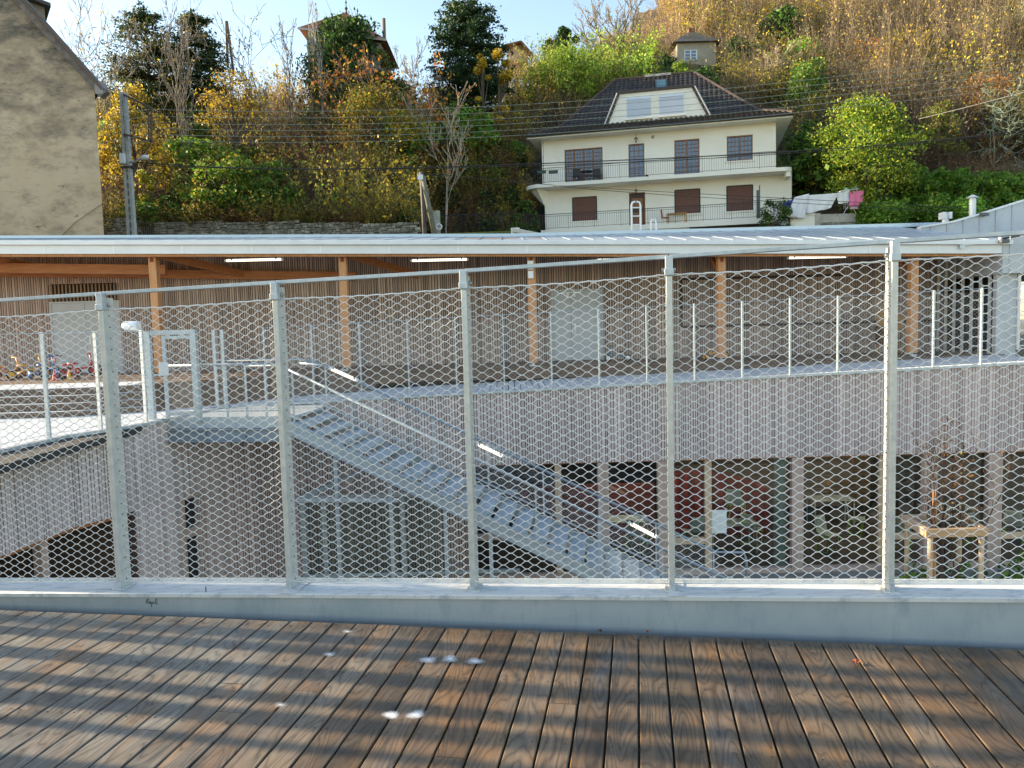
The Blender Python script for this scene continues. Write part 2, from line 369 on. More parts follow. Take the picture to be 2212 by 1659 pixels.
# handwriting on the zinc
_fd = (FB[5] - FB[4]); _fd.z = 0; _fd.normalize(); _fnn = Vector((-_fd.y, _fd.x, 0))
def onface(px, py): return PL(px, py, FB[4] - fn * .1015, _fnn)
strokes = [[(315, 1304), (316, 1299), (317.5, 1294), (320, 1293.5), (321.5, 1296), (319, 1299), (317, 1299.5), (320, 1302), (323.5, 1304)],
           [(322.5, 1302.5), (325.5, 1301.5), (326, 1299.6), (324, 1299.6), (322.8, 1302), (324, 1304), (326.5, 1303.5)],
           [(327, 1311), (327.6, 1306), (328.3, 1300.5), (330.5, 1300), (331.5, 1302), (330, 1304.3), (328.2, 1304)],
           [(340.5, 1293.5), (336.5, 1294.5), (335.2, 1298), (337, 1299.2), (340, 1298.6)], [(337, 1299.2), (334.6, 1301), (334.4, 1304), (337.5, 1304.8), (341, 1303)]]
mb = MB()
for st in strokes: mb.tube([onface(*p) for p in st], .0017, 4)
mb.build('marker_handwriting', mat('black marker', (.01, .01, .015), .4), par)

fence = thing('mesh_fence', 'tall galvanised fence with wide wire mesh standing on the pale parapet coping, nearest the viewer', 'fence', (0, 4.1, .14))
for i, p in enumerate(FB):
    top = p + Vector((0, 0, FH))
    mb = MB(); mb.box((p.x, p.y, p.z + FH / 2 - .01), (.030, .100, FH - .02), FA); mb.box((p.x, p.y, p.z + .004), (.075, .125, .010), FA)
    po = mb.build('post', galvn, fence, bevel=.003)
    mb = MB()
    q = top - fn * .036; mb.box((q.x, q.y, top.z - .045), (.038, .045, .10), FA)
    q = top - fn * .048; mb.box((q.x, q.y, top.z - .075), (.046, .030, .035), FA)
    mb.build('rail_clamp', galv, po, bevel=.003)
    mb = MB()
    for s_ in (-1, 1):
        c0 = top + fe * (.016 * s_) + Vector((0, 0, -.062)); b_ = MB(); b_.cyl(c0, c0 + fe * (.012 * s_), .014, 6); b_.cyl(c0 + fe * (.012 * s_), c0 + fe * (.020 * s_), .009, 8); b_.build('clamp_bolt', mat('stainless bolt', (.75, .74, .72), .2, .9), po)
    mb = MB(); z = .05
    while z < FH - .12:
        for s_ in (-1, 1):
            c0 = p + fe * (.0160 * s_); mb.box((c0.x + fn.x * .004, c0.y + fn.y * .004, p.z + z), (.003, .011, .006), FA)
        z += .0655
    mb.build('lacing_clip', mat('dark clip', (.12, .12, .11), .4, .5), po)
    mb = MB(); q = p - fn * .046; mb.cyl(q + Vector((0, 0, .008)), q + Vector((0, 0, .05)), .017, 10); mb.build('foot_sleeve', galv, po)
mb = MB()
for a, b in zip(FB[:-1], FB[1:]):
    u = Vector((0, 0, FH + .006)); d = (b - a).normalized() * .003
    mb.beam(a + u + d, b + u - d, .046, .020)
mb.build('top_rail', galv, fence, bevel=.002)
mb = MB()
for k, (a, b) in enumerate(zip(FB[:-1], FB[1:])):
    for zz in (FH - .085,):
        pts = []
        for j in range(40):
            t = j / 39; q = a.lerp(b, t) + Vector((0, 0, zz + .0025 * math.sin(j * 1.9) - .010 * math.sin(math.pi * t))); pts.append(q)
        mb.tube(pts, .0042, 6)
    pass
mb.build('upper_cable', wirem, fence, smooth=True)
mb = MB()
for a, b in zip(FB[:-1], FB[1:]): mb.tube([a + Vector((0, 0, .030)), b + Vector((0, 0, .030))], .0025, 5)
mb.build('lower_cable', wirem, fence, smooth=True)
for k, (a, b) in enumerate(zip(FB[:-1], FB[1:])):
    d = (b - a).normalized() * .014
    lo = Vector((0, 0, .032)); hi = Vector((0, 0, FH - .092))
    net(a + d + lo, b - d + lo, b - d + hi, a + d + hi, cw=.088, ch=.0442, r=.0018, sides=5, sub=8, name='wire_mesh', parent=fence, seed=k, wob=.004)

# fallen leaves
def fallen(name, px, py, size, rz, label, colr):
    q = G(px, py, .004); mb = MB(); n = 11; pts = []
    for k in range(n):
        a = 2 * math.pi * k / n; rr = size * (1 if k % 2 else .55) * (1.5 if k == 0 else 1); pts.append((math.cos(a) * rr, math.sin(a) * rr * .7, .006 + .012 * abs(math.sin(a * 1.5))))
    mb.add([(0, 0, .004)] + pts, [(0, 1 + k, 1 + (k + 1) % n) for k in range(n)]); mb.tube([(size, 0, .006), (size * 1.9, .01, .003)], .0012, 4)
    o = mb.build(name, mat(name + label[:6], colr, .6, 0, tuple(c * .6 for c in colr), 60)); o.location = q; o.rotation_euler = (0, 0, rz); sm = o.modifiers.new('thickness', 'SOLIDIFY'); sm.thickness = .001
    return tag(o, label, 'leaf')
fallen('fallen_leaf', 1850, 1434, .030, .4, 'curled red-brown fallen leaf lying on the deck boards at the right', (.36, .09, .03))
fallen('fallen_leaf', 1297, 1366, .013, 2.0, 'tiny dry brown leaf lying at the foot of the zinc parapet, left of the other', (.12, .07, .04))
fallen('fallen_leaf', 1399, 1367, .015, 1.2, 'small orange-brown leaf lying at the foot of the zinc parapet', (.45, .15, .03))

# frost patches on the boards
def frostmat():
    m = bpy.data.materials.new('frost'); m.use_nodes = True; n = m.node_tree.nodes; l = m.node_tree.links.new; b = n['Principled BSDF']
    b.inputs['Base Color'].default_value = (.82, .84, .88, 1); b.inputs['Roughness'].default_value = .8
    t = n.new('ShaderNodeTexCoord'); z = n.new('ShaderNodeTexNoise'); z.inputs['Scale'].default_value = 110; z.inputs['Detail'].default_value = 8; z.inputs['Roughness'].default_value = .8
    l(t.outputs['Object'], z.inputs['Vector'])
    a = n.new('ShaderNodeAttribute'); a.attribute_name = 'Col'; ad = n.new('ShaderNodeMath'); ad.operation = 'ADD'; l(z.outputs[0], ad.inputs[0]); l(a.outputs['Fac'], ad.inputs[1])
    mr = n.new('ShaderNodeMapRange'); mr.inputs['From Min'].default_value = .88; mr.inputs['From Max'].default_value = 1.35; mr.inputs['To Max'].default_value = .95; l(ad.outputs[0], mr.inputs['Value'])
    l(mr.outputs[0], b.inputs['Alpha']); return m
fm = frostmat()
FR = [(175, 1392, .05, .5, 'left of all the others, near the shadowed parapet'), (750, 1364, .05, .8, 'nearest the parapet foot'), (712, 1413, .05, .9, 'left of the row of three'),
      (925, 1425, .062, 1., 'leftmost of the row of three patches'), (972, 1423, .062, 1., 'in the middle of the row of three patches'), (1026, 1428, .06, 1., 'rightmost of the row of three patches'),
      (606, 1522, .055, .75, 'alone in the left middle of the deck'), (845, 1544, .052, 1.1, 'left one of the bright front pair'), (898, 1543, .055, 1.1, 'right one of the bright front pair'),
      (150, 1563, .06, .5, 'faint, in the lower left of the deck'), (1755, 1406, .045, .5, 'faint, at the right near the red-brown leaf')]
for px, py, sz, st, lb in FR:
    q = G(px, py, .0035); n = 32; V = [(0, 0, 0)]; cl = [st]; RN = 7
    for r_i in range(1, RN + 1):
        rr = r_i / RN
        for k in range(n):
            a = 2 * math.pi * k / n; w = 1 + .10 * math.sin(a * 2 + px) + .08 * math.sin(a * 3 + py); V.append((math.cos(a) * sz * 1.25 * rr * w, math.sin(a) * sz * 1.15 * rr * w, 0)); cl.append(.80 * st * (1 - rr ** 1.2))
    F3 = [(0, 1 + k, 1 + (k + 1) % n) for k in range(n)]
    for r_i in range(RN - 1): F3 += [(1 + r_i * n + k, 1 + (r_i + 1) * n + k, 1 + (r_i + 1) * n + (k + 1) % n, 1 + r_i * n + (k + 1) % n) for k in range(n)]
    me = bpy.data.meshes.new('frost_patch'); me.from_pydata(V, [], F3); me.materials.append(fm)
    at = me.color_attributes.new('Col', 'FLOAT_COLOR', 'POINT'); at.data.foreach_set('color', [x for c in cl for x in (c, c, c, 1)])
    o = bpy.data.objects.new('frost_patch', me); C.objects.link(o); o.location = q; o.rotation_euler = (0, 0, FA); tag(o, 'white frost patch on the deck boards, ' + lb, 'frost patch', 'frost patches on the deck')

# unseen slat screen, added left of the view to throw shadow bands
ts = thing('shadow_band_screen', 'unseen timber slat screen added left of the deck to cast shadow bands', 'screen', (-5.5, 2.8, 0)); rq = random.Random(21)
y = -1.2
while y < 5.0:
    w = rq.choice((.06, .09, .12, .15)); MB().bx(-5.52, -5.47, y, y + w, .02, 2.9 + rq.uniform(-.3, .1)).build('slat', mat('grey slat', (.3, .25, .2), .85), ts); y += w + rq.choice((.07, .10, .14, .20))
MB().bx(-5.47, -5.43, -1.2, 5.0, .25, .33).build('rail', mat('grey slat', (.3, .25, .2), .85), ts); MB().bx(-5.47, -5.43, -1.2, 5.0, 2.3, 2.38).build('rail', mat('grey slat', (.3, .25, .2), .85), ts)
# ------------------------------------------------------------------ school building round the courtyard
GZ = -4.25                      # courtyard ground
YF = 17.3                       # far cladding plane
def zw(x): return .13 + .0285 * x
CB = -1.56
LW = [(-8.6, 6.5), (-8.2, 9.0), (-7.62, 11.33), (-7.49, 12.8), (-7.05, 13.7), (-6.85, 14.53), (-6.6, 16.0), (-6.45, 17.3)]
cg = MB().bx(-40, 40, 4.2, 36, GZ - .3, GZ).build('courtyard_ground', mat('courtyard paving', (.20, .19, .175), .8, 0, (.28, .27, .25), 2, bump=.1)); tag(cg, kind='structure')

bld = thing('school_building', 'courtyard building clad in upright grey larch slats below the frosted walkway', 'building', (2, YF, GZ))
rg = random.Random(3)
mb = MB()
boards(mb, (-6.45, YF), (15.5, YF), lambda t: zw(-6.45 + 21.95 * t) - .05, lambda t: (CB if -6.45 + 21.95 * t > -.9 else GZ), .064, .016, .030, rg)
mb.build('slat_cladding', larchg, bld)
mb = MB(); mb.prism([(-6.45, YF, CB), (15.5, YF, CB), (15.5, YF, zw(15.5) - .06), (-6.45, YF, zw(-6.45) - .06)], (0, .12, 0)); mb.bx(-6.45, -5.5, YF + .001, YF + .12, GZ, CB)
mb.build('cladding_backing', backing, bld)
mb = MB(); mb.beam((-6.45, YF - .03, zw(-6.45) - .02), (15.5, YF - .03, zw(15.5) - .02), .10, .05); mb.build('edge_angle', galv, bld)
mb = MB(); mb.bx(-5.4, 15.5, YF + .0, YF + .2, CB - .02, CB - .001); mb.build('lintel', timberh, bld)
# left curved wing
mbk = MB(); mb = MB(); ea = MB()
for i, (a, b) in enumerate(zip(LW[:-1], LW[1:])):
    zt = -.09; nb = i >= 4 or i == 3
    full = i >= 5
    boards(mb, a, b, lambda t: zt, lambda t, f=full: GZ if f else CB - .06, .064, .016, .028, rg)
    a_, b_ = Vector((*a, 0)), Vector((*b, 0)); nn = Vector(((b_ - a_).y, -(b_ - a_).x, 0)).normalized()
    z0 = GZ if full else CB - .06
    mbk.prism([(a[0], a[1], z0), (b[0], b[1], z0), (b[0], b[1], zt - .01), (a[0], a[1], zt - .01)], -nn * .12)
    ea.beam(a_ + Vector((0, 0, -.065)) + nn * .03, b_ + Vector((0, 0, -.065)) + nn * .03, .10, .05)
# solid wall part between the recess and the corner
a, b = (-6.98, 13.9), (-6.85, 14.53); boards(mb, a, b, lambda t: CB - .061, lambda t: GZ, .064, .016, .028, rg)
mb.build('slat_cladding', larchg, bld); mbk.build('cladding_backing', backing, bld); ea.build('edge_angle', galv, bld)
mb = MB(); mb.prism([(-6.98, 13.9, GZ), (-6.85, 14.53, GZ), (-6.85, 14.53, CB - .07), (-6.98, 13.9, CB - .07)], (-.12, .03, 0))
mb.build('cladding_backing', mat('brown reveal board', (.16, .10, .08), .8), bld)
mb = MB()   # recess on the left: posts and lintel
for (x, y, w) in ((-7.72, 10.9, .18), (-7.5, 12.35, .16)):
    mb.box((x - .28, y, (GZ + CB) / 2), (.16, w, CB - GZ), R(-4))
mb.build('recess_post', frame_w, bld, bevel=.008)
mb = MB()
for a, b in (((-8.2, 9.0), (-7.62, 11.33)), ((-7.62, 11.33), (-7.49, 12.8)), ((-7.49, 12.8), (-7.0, 13.85))):
    mb.beam((a[0] - .22, a[1], CB - .10), (b[0] - .22, b[1], CB - .10), .3, .07)
mb.build('recess_lintel', timberh, bld)
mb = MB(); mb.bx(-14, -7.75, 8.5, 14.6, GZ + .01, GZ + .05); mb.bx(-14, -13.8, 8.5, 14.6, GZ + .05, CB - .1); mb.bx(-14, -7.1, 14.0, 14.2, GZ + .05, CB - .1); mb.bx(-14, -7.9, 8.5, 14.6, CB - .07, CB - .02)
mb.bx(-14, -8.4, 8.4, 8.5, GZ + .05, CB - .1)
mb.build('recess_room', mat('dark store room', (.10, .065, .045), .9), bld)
# little side window in the left wing
w0 = Vector((-6.74, 15.25, 0)); w1 = Vector((-6.62, 15.95, 0))
dd = (w1 - w0).normalized(); nn = Vector((dd.y, -dd.x, 0))
wz0, wz1 = -4.25, -1.72
win = MB()
off = nn * .035
for a, b, w, h in ((w0 + off + Vector((0, 0, wz1)), w1 + off + Vector((0, 0, wz1)), .10, .07), (w0 + off + Vector((0, 0, -2.45)), w1 + off + Vector((0, 0, -2.45)), .12, .20)):
    win.beam(a, b, w, h)
for p in (w0, w1): win.beam(p + off + Vector((0, 0, wz0)), p + off + Vector((0, 0, wz1)), .10, .08, up=(0, 1, 0))
wf = win.build('side_window', frame_w, bld)
MB().prism([w0 + off * 1.0 + Vector((0, 0, wz0)), w1 + off + Vector((0, 0, wz0)), w1 + off + Vector((0, 0, wz1)), w0 + off + Vector((0, 0, wz1))], nn * .008).build('dark_pane', mat('dark pane', (.012, .014, .016), .06, 0, spec=.8), wf)

# ground floor glazing, timber frames on the plane YG
YG = 17.42
gl = glass('courtyard glazing', (.86, .90, .88), 1.0, .01)
gw = thing('glazed_front', 'long ground floor glazing in greyed larch frames below the slatted band', 'window', (4, YG, GZ))
def gx(px, y=1120, Y=YG): return P(px, y, Y).x
posts = [(640, 22, 0), (752, 24, 1), (848, 22, 1), (1207, 14, 0), (1303, 24, 1), (1430, 21, 1), (1529, 15, 0), (1719, 25, 1), (1903, 14, 0), (2003, 30, 1), (2141, 30, 1), (2262, 16, 0), (2372, 30, 1)]
for px, w, thick in posts:
    x = gx(px); w_ = w / 95.0; y0 = YG - (.14 if thick else .06)
    MB().bx(x - w_ / 2, x + w_ / 2, y0, YG + .05, GZ + .0, CB - .022).build('mullion', rawwood if not thick else frame_w, gw, bevel=.006)
for a, b, py, h in ((640, 752, 1080, 12), (752, 848, 1170, 14), (848, 1207, 1160, 14), (1207, 1303, 1172, 17), (1430, 1529, 1168, 17), (1903, 2003, 1157, 16), (2141, 2262, 1155, 17), (1009, 1020, 1160, 5)):
    if b - a < 20: continue
    z = P((a + b) / 2, py, YG).z; MB().bx(gx(a) + .06, gx(b) - .06, YG - .05, YG + .04, z - .075, z + .075).build('transom', rawwood if a > 1200 else frame_w, gw, bevel=.005)
MB().bx(gx(620), gx(2400), YG - .12, YG + .06, GZ + .001, GZ + .12).build('sill', frame_w, gw)
for (a, _, _), (b, _, _) in zip(posts[:-1], posts[1:]):
    MB().bx(gx(a) + .05, gx(b) - .05, YG + .012, YG + .02, GZ + .12, CB - .03).build('pane', gl, gw)
# thin greenish column just inside, between two frames
col = MB(); col.cyl((gx(1692), YG + .22, GZ + .05), (gx(1692), YG + .22, CB - .05), .14, 20)
tag(col.build('round_column', mat('grey green column paint', (.36, .45, .42), .5), None, smooth=False), 'round grey-green column just behind the glazing', 'column')
# the room behind
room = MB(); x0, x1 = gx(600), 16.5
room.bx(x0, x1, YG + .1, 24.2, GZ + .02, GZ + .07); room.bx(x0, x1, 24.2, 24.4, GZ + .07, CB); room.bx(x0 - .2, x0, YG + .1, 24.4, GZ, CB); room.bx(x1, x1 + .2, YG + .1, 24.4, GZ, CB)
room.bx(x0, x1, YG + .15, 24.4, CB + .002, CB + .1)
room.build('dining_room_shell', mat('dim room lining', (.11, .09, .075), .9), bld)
mb = MB(); z = GZ + .2
while z < CB - .1: mb.bx(gx(1440, Y=22) , gx(1900, Y=22), 22.6, 22.66, z, z + .085); z += .10
mb.build('timber_shelf_wall', mat('inner wood slats', (.20, .13, .085), .8), bld)
red = mat('red curtain cloth', (.42, .05, .025), .8, 0, (.30, .03, .02), 3)
mb = MB(); n = 60; xa, xb = gx(1440, Y=19.5), gx(1670, Y=19.5); pts = []
for k in range(n + 1):
    t = k / n; x = xa + (xb - xa) * t; y = 20.6 + .05 * math.sin(t * 60) - .8 * t * t; zt = -2.62 + .25 * math.sin(math.pi * t) - .25 * t; pts.append((x, y, zt))
for p, q in zip(pts[:-1], pts[1:]): mb.add([(p[0], p[1], GZ + .1), (q[0], q[1], GZ + .1), q, p, (p[0], p[1] + .4, p[2] + .02), (q[0], q[1] + .4, q[2] + .02)], [(0, 1, 2, 3), (3, 2, 5, 4)])
o = mb.build('red_partition', red); tag(o, 'red draped partition behind the glazing with a rounded top', 'partition')
mb = MB(); mb.bx(gx(1120, Y=20), gx(1420, Y=20), 20.4, 20.55, GZ + .07, -2.75); tag(mb.build('red_panel', mat('deep red board', (.20, .035, .02), .8)), 'dark red panel seen through the panes above the lower stair', 'panel')
# dining chairs
shell = mat('pale chair shell', (.60, .66, .63), .35); green = mat('lime green tube', (.32, .68, .03), .35)
def chair(label, p, rz, z=GZ + .07):
    t = thing('dining_chair', label, 'chair', p, 'pale shell chairs with lime green legs behind the glazing'); t.location = (p[0], p[1], z); t.rotation_euler = (0, 0, rz); L0 = Vector(t.location)
    def add(mb_, nm, m_, **k):
        o = mb_.build(nm, m_, None, **k); o.parent = t; return o
    m = MB()
    prof = [(.22, .44), (.10, .42), (-.12, .42), (-.19, .48), (-.22, .62), (-.25, .80), (-.26, .86)]; V = []
    for y, z_ in prof:
        for k in range(7):
            a = (k - 3) / 3; w = .21 * (1 if z_ < .8 else .82); V.append((a * w, -y + 0.03 * a * a * (1 if z_ > .5 else 0) * -1, z_ + (.03 * a * a if z_ < .5 else 0)))
    F = [(i * 7 + k, i * 7 + k + 1, i * 7 + k + 8, i * 7 + k + 7) for i in range(len(prof) - 1) for k in range(6)]
    m.add(V, F); o = add(m, 'seat_shell', shell, smooth=True); sd = o.modifiers.new('thickness', 'SOLIDIFY'); sd.thickness = .012
    for s_ in (-1, 1):
        m = MB(); m.tube([(.19 * s_, .22, .02), (.18 * s_, .17, .40), (.18 * s_, -.16, .40), (.20 * s_, -.10, .02), (.19 * s_, .22, .02)], .013, 6); add(m, 'leg_frame', green, smooth=True)
    return t
for x, y, a, lb in ((gx(1590, Y=18.9), 18.9, 2.6, 'on the table beside the paper notice'), (gx(1625, Y=19.3), 19.3, 2.2, 'behind the table, in front of the red partition'), (gx(1790, Y=18.6), 18.6, .6, 'standing alone in the wide dark pane'),
                    (gx(1850, Y=20), 20.0, 1.2, 'half hidden left of the bright near post'), (gx(1945, Y=18.7), 18.7, 2.9, 'behind the back left corner of the tree guard'), (gx(2075, Y=18.9), 18.9, 3.3, 'behind the right side of the tree guard'),
                    (gx(1375, Y=19), 19.0, 2.5, 'behind the lower end of the stair'), (gx(2190, Y=19), 19.0, 2.5, 'at the far right edge of the glazing'), (gx(1500, Y=19.2), 19.2, 3.4, 'left of the pale frame with the transom')):
    c_ = chair('white shell chair with lime green legs ' + lb, (x, y, 0), a)
    if 'on the table' in lb: c_.location.z = GZ + .07 + .74
def table(label, x, y, w=1.2, d=.7):
    t = thing('dining_table', label, 'table', (x, y, GZ + .07), 'pale dining tables behind the glazing')
    MB().bx(x - w / 2, x + w / 2, y - d / 2, y + d / 2, GZ + .77, GZ + .80).build('tabletop', shell, t, bevel=.006)
    for i in (-1, 1):
        for j in (-1, 1): MB().cyl((x + i * (w / 2 - .06), y + j * (d / 2 - .06), GZ + .07), (x + i * (w / 2 - .06), y + j * (d / 2 - .06), GZ + .77), .022, 8).build('leg', shell, t)
table('pale table with upturned chairs beside the paper notice', gx(1580, Y=18.9), 18.9); table('pale table behind the lower flight of the stair', gx(1350, Y=19.4), 19.5)
table('pale table deep in the room behind the round column', gx(1800, Y=21), 21.2); table('pale table behind the tree guard', gx(2050, Y=19.8), 19.9)
paper = mat('paper', (.78, .82, .80), .6)
for px, py, w, h, lb in ((1551, 1127, 38, 52, 'blank white paper notice taped inside the glazing right of the stair foot'), (940, 1144, 34, 46, 'small pale notice on the glass under the stair')):
    p = P(px, py, YG + .0); tag(MB().bx(p.x - w / 190, p.x + w / 190, YG + .004, YG + .008, p.z - h / 190, p.z + h / 190).build('notice', paper), lb, 'notice')
for px, lb in ((1350, 'left one, added fill light'), (1800, 'middle one, added fill light'), (2120, 'right one')):      # lit tubes in the dining room; one is seen, two are added to brighten it
    q = P(px, 1020, 19.5); t = thing('ceiling_tube', 'lit tube light on the dining room ceiling behind the glazing, ' + lb, 'light', (q.x, 19.6, CB - .12))
    MB().cyl((q.x, 18.6, CB - .14), (q.x, 20.6, CB - .14), .045, 10).build('diffuser', mat('lit ceiling tube', (1.0, .90, .74), .4, emis=10.0), t); MB().bx(q.x - .06, q.x + .06, 18.55, 20.65, CB - .09, CB - .05).build('housing', whitep, t)
# metal door frames under the stair
ef = thing('entrance_frame', 'blue-grey metal entrance lobby frame under the upper part of the stair', 'door frame', (-4.2, 16.4, GZ))
m = MB()
for px in (655, 700, 870): x = P(px, 1100, 16.5).x; m.bx(x - .05, x + .05, 16.45, 16.55, GZ, -2.0)
x0_, x1_ = P(655, 1100, 16.5).x, P(1120, 1100, 16.5).x
m.bx(x0_, x1_, 16.46, 16.54, -2.06, -1.98); m.bx(x0_, x1_, 16.46, 16.54, GZ + .45, GZ + .52)
for px in (966, 1060): x = P(px, 1200, 16.5).x; m.bx(x - .03, x + .03, 16.46, 16.54, GZ, -2.0)
m.build('metal_frame', galv, ef)
for a, b in ((655, 700), (700, 870), (870, 966)):
    MB().bx(P(a, 1100, 16.5).x + .06, P(b, 1100, 16.5).x - .06, 16.49, 16.51, GZ + .1, -2.08).build('pane', gl, ef)

# ------------------------------------------------------------------ walkway, steps, sheltered deck
frost = mat('frosted boards', (.54, .57, .62), .75, 0, (.46, .50, .56), 9, stretch=(1, 1, 1), island=.10, dirt=((.30, .28, .27), 16, .62, .78))
WB = [(-9.6, 14.9), (-8.9, 15.55), (-7.6, 16.8), (-5.6, 19.2), (-3.8, 19.75), (0, 19.85), (12, 19.9), (15, 19.9)]        # back edge of the walkway
mb = MB(); x = -6.6
while x < 12.6:
    lean = .0; mb.hexa([(x, YF - .02, zw(x) - .035), (x + .125, YF - .02, zw(x) - .035), (x + .125, 20.1, zw(x) - .035), (x, 20.1, zw(x) - .035),
                        (x, YF - .02, zw(x)), (x + .125, YF - .02, zw(x)), (x + .125, 20.1, zw(x)), (x, 20.1, zw(x))]); x += .145
y = 6.0
while y < 20.0:       # left wing boards run across
    xe = None
    for a, b in zip(LW[:-1], LW[1:]):
        if a[1] <= y <= b[1]: xe = a[0] + (b[0] - a[0]) * (y - a[1]) / (b[1] - a[1])
    if xe is None: xe = -6.45
    if y > YF: xe = -6.62
    xe = min(xe, -6.62) if y > 16 else xe
    mb.bx(-16.5, xe + .01, y, y + .125, -.075, -.04 + .0); y += .140
tag(mb.build('frosted_walkway', frost), kind='structure')
MB().bx(-16, 13, 20.05, 20.12, -.3, .2)
fl = MB(); fl.bx(-17, -6.9, 6, 23.4, -.22, -.10); fl.prism([(-6.9, YF + .12, zw(-6.9) - .2), (13, YF + .12, zw(13) - .2), (13, YF + .12, zw(13) - .06), (-6.9, YF + .12, zw(-6.9) - .06)], (0, 6.2, 0))
tag(fl.build('walkway_slab', dark), kind='structure')
brownw = mat('dark wet timber', (.115, .07, .045), .6, 0, (.20, .125, .08), 6, stretch=(.5, 4, 4), island=.2)
CZ = .49
edge = [(-17, 16.3), (-9.2, 16.5), (-8.2, 17.0), (-6.6, 19.0), (-5.2, 19.95), (-3.5, 20.2), (13.0, 20.25)]
def offs(pl, d):
    out = []
    for i, p in enumerate(pl):
        a = Vector(pl[max(i - 1, 0)]); b = Vector(pl[min(i + 1, len(pl) - 1)]); t = (b - a).normalized(); out.append((p[0] + t.y * d, p[1] - t.x * d))
    return out
stp = thing('timber_steps', 'broad dark timber steps rising from the frosted walkway to the sheltered deck', 'steps', (0, 20, 0))
def plate(poly, z0, z1, name, m, parent):
    MB().prism([(a, b, z0) for a, b in poly], (0, 0, z1 - z0)).build(name, m, parent)
for k, (d, z) in enumerate(((.0, CZ), (.30, CZ - .14), (.60, CZ - .28), (.90, CZ - .42))):
    e = offs(edge, d); back = offs(edge, d - .34)
    nm = MB(); 
    for i in range(len(e) - 1):
        a, b, c_, d_ = e[i], e[i + 1], back[i + 1], back[i]
        if z <= zw((a[0] + b[0]) / 2) + .02 and a[0] > -6: continue
        nm.hexa([(a[0], a[1], z - .04), (b[0], b[1], z - .04), (c_[0], c_[1], z - .04), (d_[0], d_[1], z - .04), (a[0], a[1], z), (b[0], b[1], z), (c_[0], c_[1], z), (d_[0], d_[1], z)])
        nm.hexa([(a[0], a[1] + .03, z - .15), (b[0], b[1] + .03, z - .15), (b[0], b[1] + .06, z - .15), (a[0], a[1] + .06, z - .15), (a[0], a[1] + .03, z - .045), (b[0], b[1] + .03, z - .045), (b[0], b[1] + .06, z - .045), (a[0], a[1] + .06, z - .045)])
    if nm.v: nm.build('step', brownw, stp)
    # frosty nosing where the left wing is open to the sky
    nm = MB(); a, b = e[0], e[1]; nm.beam((a[0], a[1] + .06, z + .003), (b[0], b[1] + .06, z + .003), .12, .008); a, b = e[1], e[2]; nm.beam((a[0], a[1] + .06, z + .003), (b[0], b[1] + .06, z + .003), .10, .008)
    nm.build('frosted_nosing', frost, stp)
sd = MB(); y = 16.0
ins = offs(edge, -.3)
MB()
pl = [(13, 23.2), (-17, 23.2)] + [(a, b) for a, b in ins]
sd.prism([(a, b, CZ - .06) for a, b in pl][::-1], (0, 0, .058)); tag(sd.build('sheltered_deck', brownw), kind='structure')
fs = MB(); fs.prism([(-17, 16.35, CZ + .002), (-9.2, 16.55, CZ + .002), (-8.4, 16.95, CZ + .002), (-8.6, 18.2, CZ + .002), (-17, 18.2, CZ + .002)], (0, 0, .004)); tag(fs.build('frosted_deck_edge', frost), kind='structure')

# ------------------------------------------------------------------ sheltered back wall
YB = 23.0
WT = 3.92
bw = thing('back_wall', 'sheltered back wall of narrow brown upright slats under the canopy', 'wall', (0, YB, CZ))
mb = MB()
dL, dR = (-13.6, -11.63), (1.28, 2.72)
def seg(xa, xb, z0, z1): boards(mb, (xa, YB), (xb, YB), lambda t: z1, lambda t: z0, .066, .021, .032, rg)
seg(-18, dL[0], CZ, 4.1); seg(dL[0], dL[1], 3.15, 4.05); seg(dL[1], dR[0], CZ, 3.95); seg(dR[0], dR[1], 2.58, 3.85); seg(dR[1], 12.9, CZ, 3.72)
mb.build('slats', larchd, bw); MB().prism([(-18, YB + .002, CZ), (12.9, YB + .002, CZ), (12.9, YB + .002, 3.72), (-18, YB + .002, 4.1)], (0, .15, 0)).build('wall_core', backing, bw)
mb = MB(); x = dL[0] - .1
while x < dL[1] + .1: mb.bx(x, x + .045, YB - .05, YB - .01, 2.62, 3.13); x += .11
mb.build('louvre', mat('louvre slat', (.30, .20, .13), .8), bw)
def ddoor(x0, x1, z1, label, Y=YB):
    t = thing('double_door', label, 'door', ((x0 + x1) / 2, Y, CZ))
    fr = MB()
    for a, b, c_, d_ in ((x0 - .05, x0, CZ, z1 + .05), (x1, x1 + .05, CZ, z1 + .05), (x0, x1, z1, z1 + .05)): fr.bx(a, b, Y - .06, Y - .002, c_, d_)
    fr.build('door_frame', doorm, t)
    xm = x0 + (x1 - x0) * .37 if x0 > 0 else (x0 + x1) / 2
    for a, b in ((x0 + .004, xm - .004), (xm + .004, x1 - .004)):
        lf = MB().bx(a, b, Y - .045, Y - .004, CZ + .01, z1 - .004).build('door_leaf', doorm, t, bevel=.004)
        if a > xm:
            h = MB(); h.box((a + .10, Y - .052, CZ + .98), (.05, .01, .24)); h.cyl((a + .10, Y - .05, CZ + 1.03), (a + .10, Y - .10, CZ + 1.03), .011, 8); h.cyl((a + .10, Y - .10, CZ + 1.03), (a + .24, Y - .10, CZ + 1.03), .011, 8)
            h.build('handle', whitep, lf)
    if x0 > 0:
        h = MB()
        for cx in (xm - .10, xm + .10): h.box((cx, Y - .05, z1 - .10), (.07, .01, .14))
        h.beam((xm - .3, Y - .06, z1 - .04), (xm + .3, Y - .06, z1 - .04), .03, .03); h.build('door_closer', whitep, t)
    return t
ddoor(dR[0] + .01, dR[1] - .01, 2.55, 'pale grey double door in the middle of the slatted back wall')
ddoor(dL[0], dL[1], 2.58, 'pale grey double door under a slatted louvre at the left')
